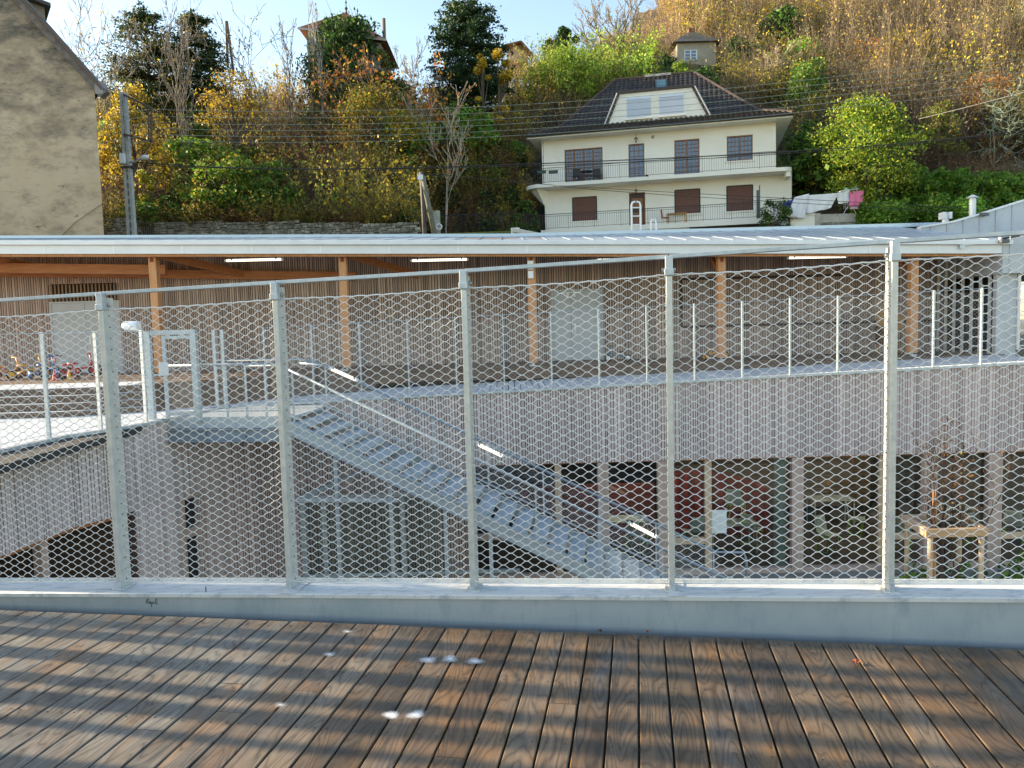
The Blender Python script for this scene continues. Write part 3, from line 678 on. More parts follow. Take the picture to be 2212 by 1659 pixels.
# recessed dark panel on the right half of the wall
mb = MB(); xa, xb = 5.0, 13.0
for x in (5.0, 8.3): pass
mb.bx(5.05, 5.13, YB - .06, YB - .032, CZ + .9, 2.85); mb.bx(5.13, 9.9, YB - .05, YB - .032, 2.78, 2.85); mb.bx(5.13, 12.6, YB - .045, YB - .032, CZ + .88, CZ + .95)
mb.build('dark_batten', mat('dark batten', (.07, .05, .04), .8), bw)

# ------------------------------------------------------------------ canopy
cn = thing('canopy', 'long lean-to canopy with pale metal fascia and orange timber structure', 'canopy', (0, 20.3, CZ))
YP = 20.5
def zf(x): return 3.43 - .0255 * x        # fascia underside
# roof sheet
def zr(x, y):
    z0 = zf(x) + .34; z1 = 4.54 + (.022 * max(0, -x)) + 0 * x; return z0 + (z1 - z0) * (y - 20.0) / 6.0
XL, XR = -19.0, 12.95
mb = MB(); nx = 32
for i in range(nx):
    a = XL + (XR - XL) * i / nx; b = XL + (XR - XL) * (i + 1) / nx
    mb.hexa([(a, 20.02, zr(a, 20.02) - .05), (b, 20.02, zr(b, 20.02) - .05), (b, 26, zr(b, 26) - .05), (a, 26, zr(a, 26) - .05), (a, 20.02, zr(a, 20.02)), (b, 20.02, zr(b, 20.02)), (b, 26, zr(b, 26)), (a, 26, zr(a, 26))])
mb.build('roof_sheet', roofm, cn)
mb = MB(); x = XL + .2
while x < XR:
    mb.beam((x, 20.05, zr(x, 20.05) + .012), (x, 25.95, zr(x, 25.95) + .012), .016, .012); x += .60
mb.build('roof_seam', mat('dull seam metal', (.34, .40, .47), .6, .2), cn)
mb = MB(); mb.beam((XL, 26.0, zr(XL, 26) + .03), (0, 26.0, zr(0, 26) + .03), .16, .12); mb.beam((0, 26.0, zr(0, 26) + .03), (XR + 2, 26.0, zr(XR, 26) + .03), .16, .12); mb.build('ridge_flashing', mat('blue grey flashing', (.50, .60, .70), .35, .4), cn)
mb = MB(); mb.beam((XL, 20.0, zf(XL) + .275), (XR, 20.0, zf(XR) + .275), .16, .11); mb.build('gutter', whitem, cn, bevel=.012)
mb = MB(); mbs = MB(); x = XL
while x < XR:
    b = min(x + 1.77, XR); 
    mb.prism([(x + .006, 20.02, zf(x)), (b - .006, 20.02, zf(b)), (b - .006, 20.02, zf(b) + .215), (x + .006, 20.02, zf(x) + .215)], (0, .03, 0)); MB().bx(b - .02, b + .02, 20.012, 20.018, zf(b) + .005, zf(b) + .21).build('fascia_joint', mat('joint strip', (.88, .89, .9), .4), cn); x = b
mb.build('fascia_panel', whitem, cn)
mb = MB(); mb.beam((XL, 20.20, zf(XL) + .02), (XR, 20.20, zf(XR) + .02), .12, .16); mb.build('eaves_beam', timber, cn)
PX = [-14.4, -9.36, -4.37, .59, 5.6, 10.68]
for x in PX:
    zt = zf(x) + .04
    MB().bx(x - .10, x + .10, YP - .11, YP + .11, CZ + .10, zt).build('timber_post', timber, cn, bevel=.006)
    f_ = MB(); f_.cyl((x, YP, CZ), (x, YP, CZ + .10), .03, 8); f_.bx(x - .09, x + .09, YP - .10, YP + .10, CZ + .09, CZ + .105); f_.bx(x - .11, x + .03, YP - .20, YP - .08, CZ + .002, CZ + .05); f_.build('post_shoe', galv, cn)
    MB().bx(x - .05, x + .04, YP - .118, YP - .111, zt - .22, zt - .10).build('notch', mat('dark joint', (.22, .07, .03), .8), cn)
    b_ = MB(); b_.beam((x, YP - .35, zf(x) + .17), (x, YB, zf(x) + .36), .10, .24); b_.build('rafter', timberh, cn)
    b_ = MB(); b_.beam((x, YP + .10, zt - .55), (x, YP + 1.0, zf(x) + .10), .08, .10); 
    if x < -4: b_ = MB(); b_.beam((x + .10, YP + .08, zf(x) + .03), (x + 1.7, YB - .2, zf(x) - .42), .10, .20)
    b_.build('brace', timberh, cn)
mb = MB()
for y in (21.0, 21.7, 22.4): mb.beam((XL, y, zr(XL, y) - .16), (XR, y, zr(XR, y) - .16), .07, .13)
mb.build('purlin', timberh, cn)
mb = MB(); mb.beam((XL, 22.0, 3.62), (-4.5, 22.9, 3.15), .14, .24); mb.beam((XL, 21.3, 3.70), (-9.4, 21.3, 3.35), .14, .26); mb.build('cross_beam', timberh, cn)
mb = MB(); mb.prism([(XL, 20.3, zf(XL) + .24), (XR, 20.3, zf(XR) + .24), (XR, YB + .1, zr(XR, YB + .1) - .1), (XL, YB + .1, zr(XL, YB + .1) - .1)], (0, 0, .02)); mb.build('ceiling_board', mat('brown ceiling board', (.20, .10, .055), .8, 0, (.30, .16, .09), 3, stretch=(.4, 4, 1)), cn)

# tube lights under the canopy
def tube_light(p0, p1, label, grp, drop=0, r=.034):
    p0 = Vector(p0); p1 = Vector(p1); d = (p1 - p0).normalized()
    t = thing('tube_light', label, 'light', (p0 + p1) / 2, grp)
    MB().cyl(p0 + d * .05, p1 - d * .05, r, 12).build('diffuser', tubem, t, smooth=True)
    MB().cyl(p0, p0 + d * .05, r * 1.08, 12).build('end_cap', whitep, t); MB().cyl(p1 - d * .05, p1, r * 1.08, 12).build('end_cap', whitep, t)
    b = MB()
    for f in (.12, .88):
        b = MB(); q = p0.lerp(p1, f); b.box(q + Vector((0, 0, r * .9)), (.03, r * 2.3, r * 2.2)); b.cyl(q + Vector((0, 0, r)), q + Vector((0, 0, r + .05 + drop)), .008, 6); b.build('clamp', mat('dark clamp', (.08, .08, .08), .4, .5), t)
    pass
for (a, b, y, lb) in ((486, 612, 562, 'leftmost of the four under the canopy'), (887, 1012, 562, 'left of the middle post with the exit sign'), (1287, 1400, 561, 'partly behind the near top rail'), (1700, 1830, 556, 'rightmost of the four under the canopy')):
    tube_light(P(a, y + 1, 20.45), P(b, y - 2, 20.45), 'white tube light ' + lb, 'tube lights under the canopy', .10)
# exit sign
p = P(1146, 574, 20.34); es = thing('exit_sign', 'small green and white running-man exit sign on the middle timber post', 'sign', p)
MB().bx(p.x - .075, p.x + .075, 20.30, 20.385, p.z - .10, p.z + .13).build('housing', whitep, es, bevel=.006)
gm = mat('exit green', (.02, .30, .12), .4, emis=.15)
MB().bx(p.x - .06, p.x + .06, 20.292, 20.299, p.z - .075, p.z + .045).build('green_panel', gm, es)
r_ = MB(); z0 = p.z - .015
r_.bx(p.x + .012, p.x + .045, 20.287, 20.291, z0 - .045, z0 + .04); r_.cyl((p.x - .022, 20.289, z0 + .035), (p.x - .022, 20.285, z0 + .035), .009, 8)
r_.beam((p.x - .022, 20.288, z0 + .025), (p.x - .028, 20.288, z0 - .005), .012, .004, up=(0, 1, 0)); r_.beam((p.x - .028, 20.288, z0 - .005), (p.x - .008, 20.288, z0 - .035), .008, .004, up=(0, 1, 0)); r_.beam((p.x - .028, 20.288, z0 - .005), (p.x - .05, 20.288, z0 - .03), .008, .004, up=(0, 1, 0)); r_.beam((p.x - .02, 20.288, z0 + .02), (p.x, 20.288, z0 + .008), .006, .004, up=(0, 1, 0))
r_.build('pictogram', whitep, es)
lo_ = MB(); lo_.bx(p.x - .07, p.x + .07, 20.31, 20.385, p.z - .33, p.z - .14); lo_.build('emergency_lamp', whitep, es, bevel=.005)
# dark sensors at the post heads
for x, lb in ((-9.36, 'left'), (-4.37, 'second'), (.59, 'middle'), (10.68, 'right')):
    tag(MB().bx(x - .12, x + .02, 20.28, 20.38, zf(x) - .03, zf(x) + .06).build('junction_box', mat('grey box', (.30, .33, .36), .5)), 'small grey junction box at the head of the %s timber post' % lb, 'junction box', 'junction boxes at the post heads')

# ------------------------------------------------------------------ right side: bar screen and metal-clad volume
bs = thing('bar_screen', 'row of tall white bars closing the right end of the sheltered deck', 'screen', (11.8, 21.5, CZ))
for k, px in enumerate((2010, 2025, 2041, 2059, 2077, 2096, 2115, 2135, 2155)):
    Y = 23.0 - k * .33; q = P(px, 765, Y); MB().bx(q.x - .022, q.x + .022, Y - .04, Y + .04, CZ, 3.55).build('bar', mat('off white bar', (.66, .66, .64), .5), bs)
MB().prism([(P(2012, 700, 23).x + .5, 23.4, CZ), (P(2155, 700, 20.3).x + .6, 20.5, CZ), (P(2155, 700, 20.3).x + .6, 20.5, 3.6), (P(2012, 700, 23).x + .5, 23.4, 3.6)], (.1, .05, 0)).build('dark_glazing', mat('matt dark glazing', (.02, .022, .025), .5, 0, spec=.2), bs)
clad = mat('pale metal cladding', (.44, .47, .50), .5, .15, (.52, .55, .58), 1.2, dirt=((.38, .41, .45), 3, .55, .7))
mv = thing('metal_clad_building', 'pale grey standing-seam metal building at the right end of the canopy', 'building', (14, 20.4, CZ))
xa = P(2166, 560, 20.0).x; zb = P(2190, 590, 20.0).z
mb = MB(); mb.prism([(xa, 20.0, zb), (20, 20.0, zb), (20, 20.0, 4.6), (xa, 20.0, P(2166, 520, 20).z + .02)], (0, 6.0, 0)); mb.build('upper_volume', clad, mv)
mb = MB()
for k in range(12): x = xa + .18 + k * .42; mb.bx(x - .012, x + .012, 19.985, 19.998, zb + .01, 3.6)
mb.build('vertical_seam', clad, mv)
mb = MB(); mb.bx(xa + .02, xa + .55, 20.25, 20.4, CZ - .6, zb - .002); mb.bx(P(2208, 650, 20.3).x + .26, 20, 20.25, 20.4, CZ - .6, zb - .002); mb.build('lower_wall', clad, mv)
wn = MB(); wx = xa + .56; wn.bx(wx, wx + .06, 20.2, 20.3, CZ + .1, zb - .01); wn.bx(wx + .5, wx + .56, 20.2, 20.3, CZ + .1, zb - .01); z = CZ + .2
while z < zb: wn.bx(wx + .06, wx + .5, 20.22, 20.28, z, z + .03); z += .4
wn.build('slim_window', whitem, mv)
# curved rising back parapet
top = [(1990, 492), (2060, 480), (2120, 463), (2170, 447), (2212, 434), (2300, 410), (2450, 380)]
T = [P(a, b, 24.0) for a, b in top]
mb = MB()
for a, b in zip(T[:-1], T[1:]): mb.prism([(a.x, 24.0, 3.6), (b.x, 24.0, 3.6), (b.x, 24.0, b.z), (a.x, 24.0, a.z)], (0, .25, 0))
mb.build('back_parapet', clad, mv)
mb = MB()
for a, b in zip(T[:-1], T[1:]): mb.beam(a + Vector((0, .1, .02)), b + Vector((0, .1, .02)), .34, .05)
mb.build('parapet_cap', whitem, mv)
mb = MB(); x = T[0].x + .3
while x < T[-1].x:
    for a, b in zip(T[:-1], T[1:]):
        if a.x <= x <= b.x: zt = a.z + (b.z - a.z) * (x - a.x) / (b.x - a.x)
    MB().bx(x - .015, x + .015, 23.975, 23.998, 3.9, zt - .01).build('parapet_seam', clad, mv); x += .5
q0, q1 = P(2101, 466, 25.2), P(2101, 428, 25.2)
ch = thing('flue_pipe', 'slim white metal flue with a conical cap beyond the rising parapet', 'chimney', (q0.x, q0.y, q0.z - .4))
MB().cyl(q0 - Vector((0, 0, .5)), q1, .10, 14).build('pipe', whitem, ch, smooth=False); MB().lathe(q1, [(.001, .12), (.18, .02), (.17, .0), (.001, .03)], 16).build('cap', whitem, ch)
q0 = P(2042, 470, 25.0); ch = thing('roof_vent', 'stubby white roof vent with side flanges beside the dark hedge', 'vent', q0)
m = MB(); m.cyl(q0 - Vector((0, 0, .3)), q0 + Vector((0, 0, .10)), .10, 12); m.build('stem', whitem, ch)
m = MB(); m.bx(q0.x - .14, q0.x - .05, 24.85, 25.15, q0.z - .05, q0.z + .16); m.bx(q0.x + .05, q0.x + .14, 24.85, 25.15, q0.z - .05, q0.z + .16); m.bx(q0.x - .05, q0.x + .05, 24.9, 25.1, q0.z + .02, q0.z + .10); m.build('head', whitem, ch)
for (px, py, Y, lb) in ((2126, 463, 23.9, 'on the rising metal parapet'), (2168, 521, 19.9, 'at the right end of the canopy fascia')):
    q = P(px, py, Y); t = thing('floodlight', 'small dark floodlight ' + lb, 'light', q); MB().box(q, (.24, .14, .09), .2).build('lamp_body', mat('dark lamp', (.06, .07, .08), .4), t, bevel=.01); MB().beam(q + Vector((-.05, .0, 0)), q + Vector((-.3, .1, -.02)), .02, .02).build('bracket', whitem, t)
q = P(2120, 527, 19.97); t = thing('gutter_bracket', 'thin pale metal bracket fixed along the canopy fascia at the right', 'bracket', q)
m = MB(); m.beam(q + Vector((-.5, -.03, -.02)), q + Vector((.55, -.03, .05)), .03, .025); m.build('rod', galv, t); m = MB(); m.box(q + Vector((-.5, -.02, -.04)), (.12, .03, .14)); m.build('mount', galv, t)
# roof ladders
for px, y0_, y1_, w, lb in ((1373, 436, 512, .30, 'tall white roof ladder head rising above the canopy in front of the cream house'), (1411, 474, 512, .17, 'short white roof ladder head right of the tall one')):
    a = P(px, y0_, 26.15); b = P(px, y1_, 26.15); t = thing('roof_ladder', lb, 'ladder', (a.x, 26.15, b.z))
    for s_ in (-1, 1): MB().tube([(a.x + s_ * w / 2, 26.1, b.z - .1), (a.x + s_ * w / 2, 26.1, a.z - .12), (a.x + s_ * w / 2 * .8, 26.1, a.z - .03), (a.x + s_ * .02, 26.1, a.z)], .035, 8).build('stile', mat('bright white paint', (.85, .85, .83), .4), t)
    k = a.z - .2
    while k > b.z: MB().cyl((a.x - w / 2, 26.1, k), (a.x + w / 2, 26.1, k), .022, 8).build('rung', mat('bright white paint', (.85, .85, .83), .4), t); k -= .28

# ------------------------------------------------------------------ railings of the walkway
def railing(pts, label, H=1.72, meshlow=.05):
    t = thing('mesh_railing', label, 'fence', pts[0]); P_ = [Vector(p) for p in pts]
    for p in P_:
        a = math.atan2(p.y, p.x)
        i = P_.index(p); d = (P_[min(i + 1, len(P_) - 1)] - P_[max(i - 1, 0)]); rz = math.atan2(d.y, d.x)
        MB().box((p.x, p.y, p.z + H / 2), (.032, .065, H), rz).build('post', galv, t)
    m = MB()
    for a, b in zip(P_[:-1], P_[1:]):
        m.tube([a + Vector((0, 0, H - .02)), b + Vector((0, 0, H - .02))], .007, 5)
    m.build('upper_cable', galv, t); m = MB()
    for a, b in zip(P_[:-1], P_[1:]): m.tube([a + Vector((0, 0, .06)), b + Vector((0, 0, .06))], .005, 4)
    m.build('lower_cable', galv, t)
    for k, (a, b) in enumerate(zip(P_[:-1], P_[1:])):
        net(a + Vector((0, 0, .06)), b + Vector((0, 0, .06)), b + Vector((0, 0, H - .10)), a + Vector((0, 0, H - .10)), cw=.086, ch=.085, r=.0014, sides=3, sub=4, m=wiref, parent=t, seed=k)
    return t
fp = [(-5.53 + 1.072 * k, YF - .03, zw(-5.53 + 1.072 * k)) for k in range(0, 18)]
railing(fp, 'long galvanised mesh railing along the far edge of the frosted walkway')
lp = [(-7.95, 10.1, -.04), (-7.66, 11.33, -.04), (-7.53, 12.4, -.04), (-7.25, 13.45, -.04), (-6.9, 14.4, -.04)]
railing(lp, 'shorter galvanised mesh railing on the left wing beside the toys')

# ------------------------------------------------------------------ stair, landing and gate
st = thing('metal_staircase', 'galvanised steel staircase descending from the landing into the courtyard', 'staircase', (-4.3, 15.5, -.1))
A0 = Vector((-4.33, 14.65, -.12)); run = Vector((math.cos(R(-7)), math.sin(R(-7)), 0)); wid = Vector((-run.y, run.x, 0)) * 1.75; NT = 24; S_ = 8.45; dz = -(GZ + .12 + .0); slope = dz / S_
def sp(s, side, h=0): return A0 + run * s + wid * side + Vector((0, 0, -slope * s + h))
LF = Vector((-6.78, 14.95, -.12)); 
m = MB(); m.prism([tuple(LF), tuple(A0), tuple(A0 + wid), (-4.2, 17.25, -.12), (-6.5, 17.25, -.12)], (0, 0, .05)); m.build('landing_plate', galv, st)
m = MB(); m.beam(LF + Vector((0, 0, -.27)), A0 + Vector((0, 0, -.27)), .03, .24); m.beam(LF + Vector((0, -.03, -.38)), A0 + Vector((0, -.03, -.38)), .10, .02); m.beam(LF + Vector((0, -.03, -.15)), A0 + Vector((0, -.03, -.15)), .10, .02)
for f in (.33, .66, .97): q = LF.lerp(A0, f); m.box(q + Vector((0, -.04, -.27)), (.012, .08, .22))
m.build('landing_beam', mat('shaded steel', (.33, .38, .43), .45, .4), st)  # darker copy of the galvanised steel, shade painted into the colour
m = MB(); m.beam(LF + Vector((0, -.005, -.02)), A0 + Vector((0, -.005, -.02)), .012, .22); m.build('kick_plate', galv, st)
for side in (0, 1):
    m = MB(); m.beam(sp(-.1, side, -.10), sp(S_, side, -.10), .02, .26); m.beam(sp(-.1, side, .025), sp(S_, side, .025), .08, .012); m.beam(sp(-.1, side, -.235), sp(S_, side, -.235), .08, .012); m.build('stringer', galv, st)
rise = dz / NT; going = S_ / NT
trm = mat('steel tread', (.40, .48, .55), .4, .3, (.52, .60, .66), 10, bump=.1)
for k in range(NT):
    c0 = A0 + run * (going * (k + .5)) + Vector((0, 0, -rise * (k + .5))); a = c0 + wid * .02; b = c0 + wid * .98
    m = MB(); m.beam(a, b, .31, .035); m.beam(a + run * .155 + Vector((0, 0, -.03)), b + run * .155 + Vector((0, 0, -.03)), .012, .07); m.build('tread', trm, st)
for side in (0, 1):
    m = MB(); H = 1.02
    pts = [sp(0, side, H), sp(S_ - .1, side, H)]
    if side == 1: pts = [sp(-.4, side, H) + Vector((0, 0, -.4 * slope)), sp(.1, side, H)] + [sp(S_ - .2, side, H), sp(S_ + .35, side, H + slope * .55), sp(S_ + .4, side, H + slope * .6 - .15), sp(S_ + .40, side, .15)]
    else: pts = pts + [sp(S_ + .4, side, H + slope * .5), sp(S_ + .45, side, .15)]
    m.tube(pts, .026, 8); m.build('handrail', mat('dull handrail steel', (.30, .36, .42), .5, .4), st, smooth=True)
    m = MB(); m.beam(sp(0, side, .16), sp(S_, side, .16), .03, .03); m.build('lower_rail', galv, st)
    for k in range(8):
        s_ = .15 + k * (S_ - .4) / 7; MB().beam(sp(s_, side, -.1), sp(s_, side, H), .035, .012, up=(0, 1, 0)).build('baluster', galv, st)
    net(sp(0, side, .18), sp(S_ - .1, side, .18), sp(S_ - .1, side, H - .03), sp(0, side, H - .03), cw=.086, ch=.085, r=.0014, sides=3, sub=4, m=wiref, parent=st)
# landing guard
LG = [LF + Vector((.95, 0, 0)), A0]
m = MB(); m.tube([LF + Vector((.1, 0, 1.10)), A0 + Vector((0, 0, 1.10)), sp(.02, 0, 1.02)], .024, 8); MB().tube([LF + Vector((.1, 0, .2)), A0 + Vector((0, 0, .2))], .012, 6).build('toe_rail', galv, st)
m.build('landing_handrail', mat('dull handrail steel', (.30, .36, .42), .5, .4), st, smooth=True); m = MB()
m.tube([tuple(A0 + Vector((-2.2, 2.3, 1.1))), tuple(A0 + wid + Vector((-.4, .1, 1.1))), tuple(sp(.0, 1, 1.02))], .022, 8)
m.build('landing_handrail', mat('dull handrail steel', (.30, .36, .42), .5, .4), st, smooth=True)
for f in (.30, .52, .68, .84, 1.0): q = LF.lerp(A0, f); MB().beam(q + Vector((0, 0, 0)), q + Vector((0, 0, 1.10)), .04, .02, up=(0, 1, 0)).build('baluster', galv, st)
net(LF + Vector((.1, 0, .2)), A0 + Vector((0, 0, .2)), A0 + Vector((0, 0, 1.08)), LF + Vector((.1, 0, 1.08)), cw=.086, ch=.085, r=.0014, sides=3, sub=4, m=wiref, parent=st)
for px, yb in ((733, 1250), (850, 1250), (966, 1250), (1060, 1250)):       # props under the stair
    q = P(px, 1100, 14.75); s_ = (q.x - A0.x) / run.x; b = sp(s_, 0, -.27); MB().bx(b.x - .035, b.x + .035, b.y + .02, b.y + .09, GZ, b.z).build('prop', galv, st)
q0 = P(640, 1080, 14.6); q1 = P(862, 1080, 14.5); MB().beam(q0, q1, .06, .08).build('cross_tube', galv, st); MB().beam(q0, q0 + Vector((.9, 1.6, .2)), .06, .08).build('cross_tube', galv, st)
# rail lights
for a, b, lb in (((715, 795), (775, 822), 'upper one on the stair handrail'), ((1030, 957), (1090, 986), 'middle one on the stair handrail'), ((1357, 1127), (1421, 1160), 'lowest one on the stair handrail')):
    pa = PL(*a, A0 + wid, Vector(wid).normalized()); pb = PL(*b, A0 + wid, Vector(wid).normalized()); off_ = -Vector(wid).normalized() * .05
    tube_light(pa + off_, pb + off_, 'slanting white tube light, ' + lb, 'tube lights on the stair rail', r=.036)
pa, pb = P(532, 788, 16.0), P(590, 787, 16.0); tube_light(pa, pb, 'short level white tube light under the landing handrail', 'tube lights on the stair rail', r=.03)
# gate
gt = thing('gate', 'galvanised gate with square lock box at the head of the landing', 'gate', (-6.6, 14.8, -.1))
g0_, g1_ = P(330, 909, 14.8), P(428, 905, 14.8); zt = P(330, 714, 14.8).z
for q in (g0_, g1_): MB().bx(q.x - .055, q.x + .055, 14.75, 14.86, -.1, zt).build('gate_post', galv, gt)
MB().bx(g0_.x + .055, g1_.x - .055, 14.77, 14.83, zt - .09, zt).build('head_rail', galv, gt)
m = MB()
xg = P(357, 800, 14.8).x
m.bx(xg - .035, xg + .035, 14.78, 14.82, -.02, zt - .1); m.bx(xg + .035, g1_.x - .07, 14.785, 14.815, .02, .08); m.bx(xg + .035, g1_.x - .07, 14.785, 14.815, zt - .17, zt - .11)
m.build('gate_leaf_frame', galv, gt)
q = P(354, 797, 14.74); MB().box(q, (.17, .07, .26)).build('lock_box', mat('white lock', (.66, .70, .73), .4, .2), gt, bevel=.01)
net((xg + .04, 14.8, .08), (g1_.x - .07, 14.8, .08), (g1_.x - .07, 14.8, zt - .17), (xg + .04, 14.8, zt - .17), cw=.086, ch=.085, r=.0014, sides=3, sub=4, m=wiref, parent=gt)
for px in (471, 486):
    q = P(px, 860, 16.9); pass
gp = thing('fence_panel', 'narrow mesh panel between two close galvanised posts behind the landing', 'fence', (-6.2, 16.9, 0))
qa, qb = P(470, 870, 16.9), P(488, 870, 16.9)
for q in (qa, qb): MB().bx(q.x - .03, q.x + .03, 16.87, 16.93, -.06, 1.66).build('post', galv, gp)
net((qa.x, 16.9, 0), (qb.x, 16.9, 0), (qb.x, 16.9, 1.6), (qa.x, 16.9, 1.6), cw=.086, ch=.085, r=.0014, sides=3, sub=4, m=wiref, parent=gp)
# glossy cylindrical lamp on the gate post
q = P(283, 704, 14.55); t = thing('camera_housing', 'glossy white cylindrical camera housing on the tall post beside the gate', 'camera', q)
ax = Vector((1, -.25, -.03)).normalized()
gw_ = mat('glossy white shell', (.80, .82, .84), .08, .3)
MB().lathe(q - ax * .14, [(.001, -.01), (.07, .0), (.088, .02), (.09, .04), (.09, .30), (.086, .31), (.06, .31), (.001, .305)], 20, axis=ax).build('housing', gw_, t, smooth=True)
MB().lathe(q - ax * .145, [(.001, -.035), (.05, -.025), (.075, .0), (.08, .02)], 16, axis=ax).build('dome', gw_, t, smooth=True)
MB().beam(q + Vector((.05, .02, -.09)), q + Vector((.16, .1, -.12)), .05, .03).build('bracket', galv, t)

# ------------------------------------------------------------------ courtyard: tree guard
tg = thing('tree_guard', 'square four-post timber tree guard with fir top rails in the courtyard', 'tree guard', (8.75, 15.6, GZ))
zt = P(2065, 1150, 15.0).z
cnr = [(P(2004, 1150, 15.0).x, 15.0), (P(2126, 1150, 15.0).x, 15.0), (P(2078, 1120, 16.1).x, 16.1), (P(1955, 1118, 16.1).x, 16.1)]
for i, (x, y) in enumerate(cnr):
    MB().cyl((x + (.05 if i in (0, 3) else -.05), y, GZ), (x + (.05 if i in (0, 3) else -.05), y, zt - .09), .052, 12).build('stake', rawwood, tg, smooth=False)
for (a, b) in ((0, 1), (1, 2), (2, 3), (3, 0)):
    p, q = Vector((*cnr[a], zt)), Vector((*cnr[b], zt)); d = (q - p).normalized()
    e = .06 if a in (0, 2) else -.055
    MB().beam(p - d * e, q + d * e, .10, .165).build('top_rail', mat('orange fir rail', (.56, .31, .15), .7, 0, (.66, .42, .23), 5, stretch=(.5, 5, 5)) if a == 0 else rawwood, tg, bevel=.006)
MB().cyl((8.62, 15.55, GZ), (8.62, 15.55, zt + .75), .045, 10).build('centre_stake', timber, tg)
MB().prism([(cnr[3][0] + .05, 16.05, zt - .1), (cnr[2][0] - .05, 16.05, zt - .1), (cnr[2][0] - .05, 16.05, zt - .085), (cnr[3][0] + .05, 16.05, zt - .085)], (0, -.9, 0)) if False else None
# ------------------------------------------------------------------ hillside, houses, walls
def crest(u):
    return np.interp(u, [-1, -.03, .05, .14, .26, 1], [62, 64, 72, 92, 150, 165])
def terr(x, y):
    x = np.asarray(x, float); y = np.asarray(y, float); u = x / np.maximum(y, 1)
    z = 6.6 + .56 * (y - 42.5); c = crest(u); zc = 6.6 + .56 * (c - 42.5)
    z = np.where(y > c, zc - .05 * (y - c), z); z = np.where(y < 42.5, 1.6 + .1 * y + .25 * 0, z)
    z = z + .5 * np.sin(x * .31 + y * .2) * np.clip((y - 46) / 10, 0, 1)
    h2 = (u >= .385) & (y > 42.5) & (y < 52); z = np.where(h2, np.minimum(z, np.where(y < 45.2, 5.85, 5.85 + (y - 45.2) * 1.1)), z)
    h3 = (u > -.125) & (u <= .02) & (y > 42.5) & (y < 54); z = np.where(h3, np.minimum(z, np.where(y < 48, 6.0, 6.0 + (y - 48) * 1.25)), z)
    h = (u > .02) & (u < .385) & (y > 42.5) & (y < 63); zt = np.where(y < 59, np.minimum(6.9, 5.85 + (y - 42.5) * .3), 6.9 + (y - 59) * 2.6); z = np.where(h, np.minimum(z, zt), z)
    return z
xs = np.concatenate([np.linspace(-170, -60, 12)[:-1], np.linspace(-60, 75, 136), np.linspace(75, 220, 16)[1:]]); ys = np.concatenate([np.linspace(27, 90, 85), np.linspace(92, 230, 40)])
X, Y_ = np.meshgrid(xs, ys); Z = terr(X, Y_); V = np.stack([X, Y_, Z], -1).reshape(-1, 3); n_ = len(xs)
I = (np.arange(len(ys) - 1)[:, None] * n_ + np.arange(n_ - 1)[None]).ravel(); F = np.stack([I, I + 1, I + n_ + 1, I + n_], 1)
hill = npmesh('hillside', V, F, mat('hill earth', (.045, .036, .022), .95, 0, (.10, .075, .04), .6, lo=.4, hi=.6, bump=.4, bscale=4), smooth=True); tag(hill, kind='structure')
gr = MB().add([(-400, -60, GZ - .35), (500, -60, GZ - .35), (500, 600, GZ - .35), (-400, 600, GZ - .35)], [(0, 1, 2, 3)]).build('ground', mat('far ground', (.10, .10, .07), .95)); tag(gr, kind='structure')

stone = mat('rubble stone wall', (.20, .18, .15), .9, 0, (.40, .37, .31), 5, stretch=(1, 1, 2.2), lo=.42, hi=.6, bump=.9, bscale=7, dirt=((.09, .08, .065), 6, .5, .62, (1, 1, 2)))
def rubble(name, a, b, z0, z1a, z1b, label, gap=None):
    """coursed rubble: many uneven stones on a core"""
    t = thing(name, label, 'wall', a); a = Vector(a); b = Vector(b); d = b - a; Ln = d.length; d.normalize(); n = Vector((d.y, -d.x, 0)); rr = random.Random(5)
    MB().prism([(a.x, a.y, z0), (b.x, b.y, z0), (b.x, b.y, z1b - .03), (a.x, a.y, z1a - .03)], -n * .5).build('core', mat('mortar', (.13, .115, .095), .95), t)
    m = MB(); z = z0 + .05
    while z < max(z1a, z1b):
        h = rr.uniform(.07, .15); s = rr.uniform(0, .2)
        while s < Ln:
            w = rr.uniform(.10, .38); zt_ = z1a + (z1b - z1a) * s / Ln
            if z < zt_:
                p = a + d * (s + w / 2); k = rr.uniform(.01, .05); m.box((p.x + n.x * k, p.y + n.y * k, z + h / 2 + rr.uniform(-.03, .03)), (w * .92, .12, h * rr.uniform(.7, 1.1)), math.atan2(d.y, d.x) + rr.uniform(-.05, .05))
            s += w
        z += h
    o = m.build('stone', mat('rubble stones', (.17, .155, .125), .9, 0, (.36, .33, .27), 2.5, island=.35, bump=.5, bscale=9), t, bevel=.015); return t
a = P(200, 475, 41); b = P(298, 475, 41); rubble('stone_wall', (a.x - 6, 41, 0), (b.x, 41, 0), 5.0, 7.65, 7.7, 'short rubble stone wall left of the iron gate, behind the utility pole')
a = P(330, 478, 41); b = P(900, 488, 41); rubble('stone_wall', (a.x, 41, 0), (b.x, 41, 0), 5.0, 7.45, 7.0, 'long rubble stone retaining wall under the autumn brush')
ir = mat('dark iron', (.03, .03, .032), .5, .3)
g = thing('iron_gate', 'narrow rusty iron bar gate between the stone walls beside the utility pole', 'gate', P(312, 500, 41)); q0, q1 = P(300, 500, 41), P(329, 500, 41)
m = MB(); x = q0.x
while x < q1.x: m.cyl((x, 41, 6.0), (x, 41, 7.55 + .05 * math.sin(x * 9)), .018, 6); x += .10
m.build('bars', mat('rusty grey iron', (.20, .17, .14), .7), g); m = MB(); m.bx(q0.x, q1.x, 40.98, 41.02, 7.3, 7.35); m.bx(q0.x, q1.x, 40.98, 41.02, 6.6, 6.65); m.build('rail', ir, g)
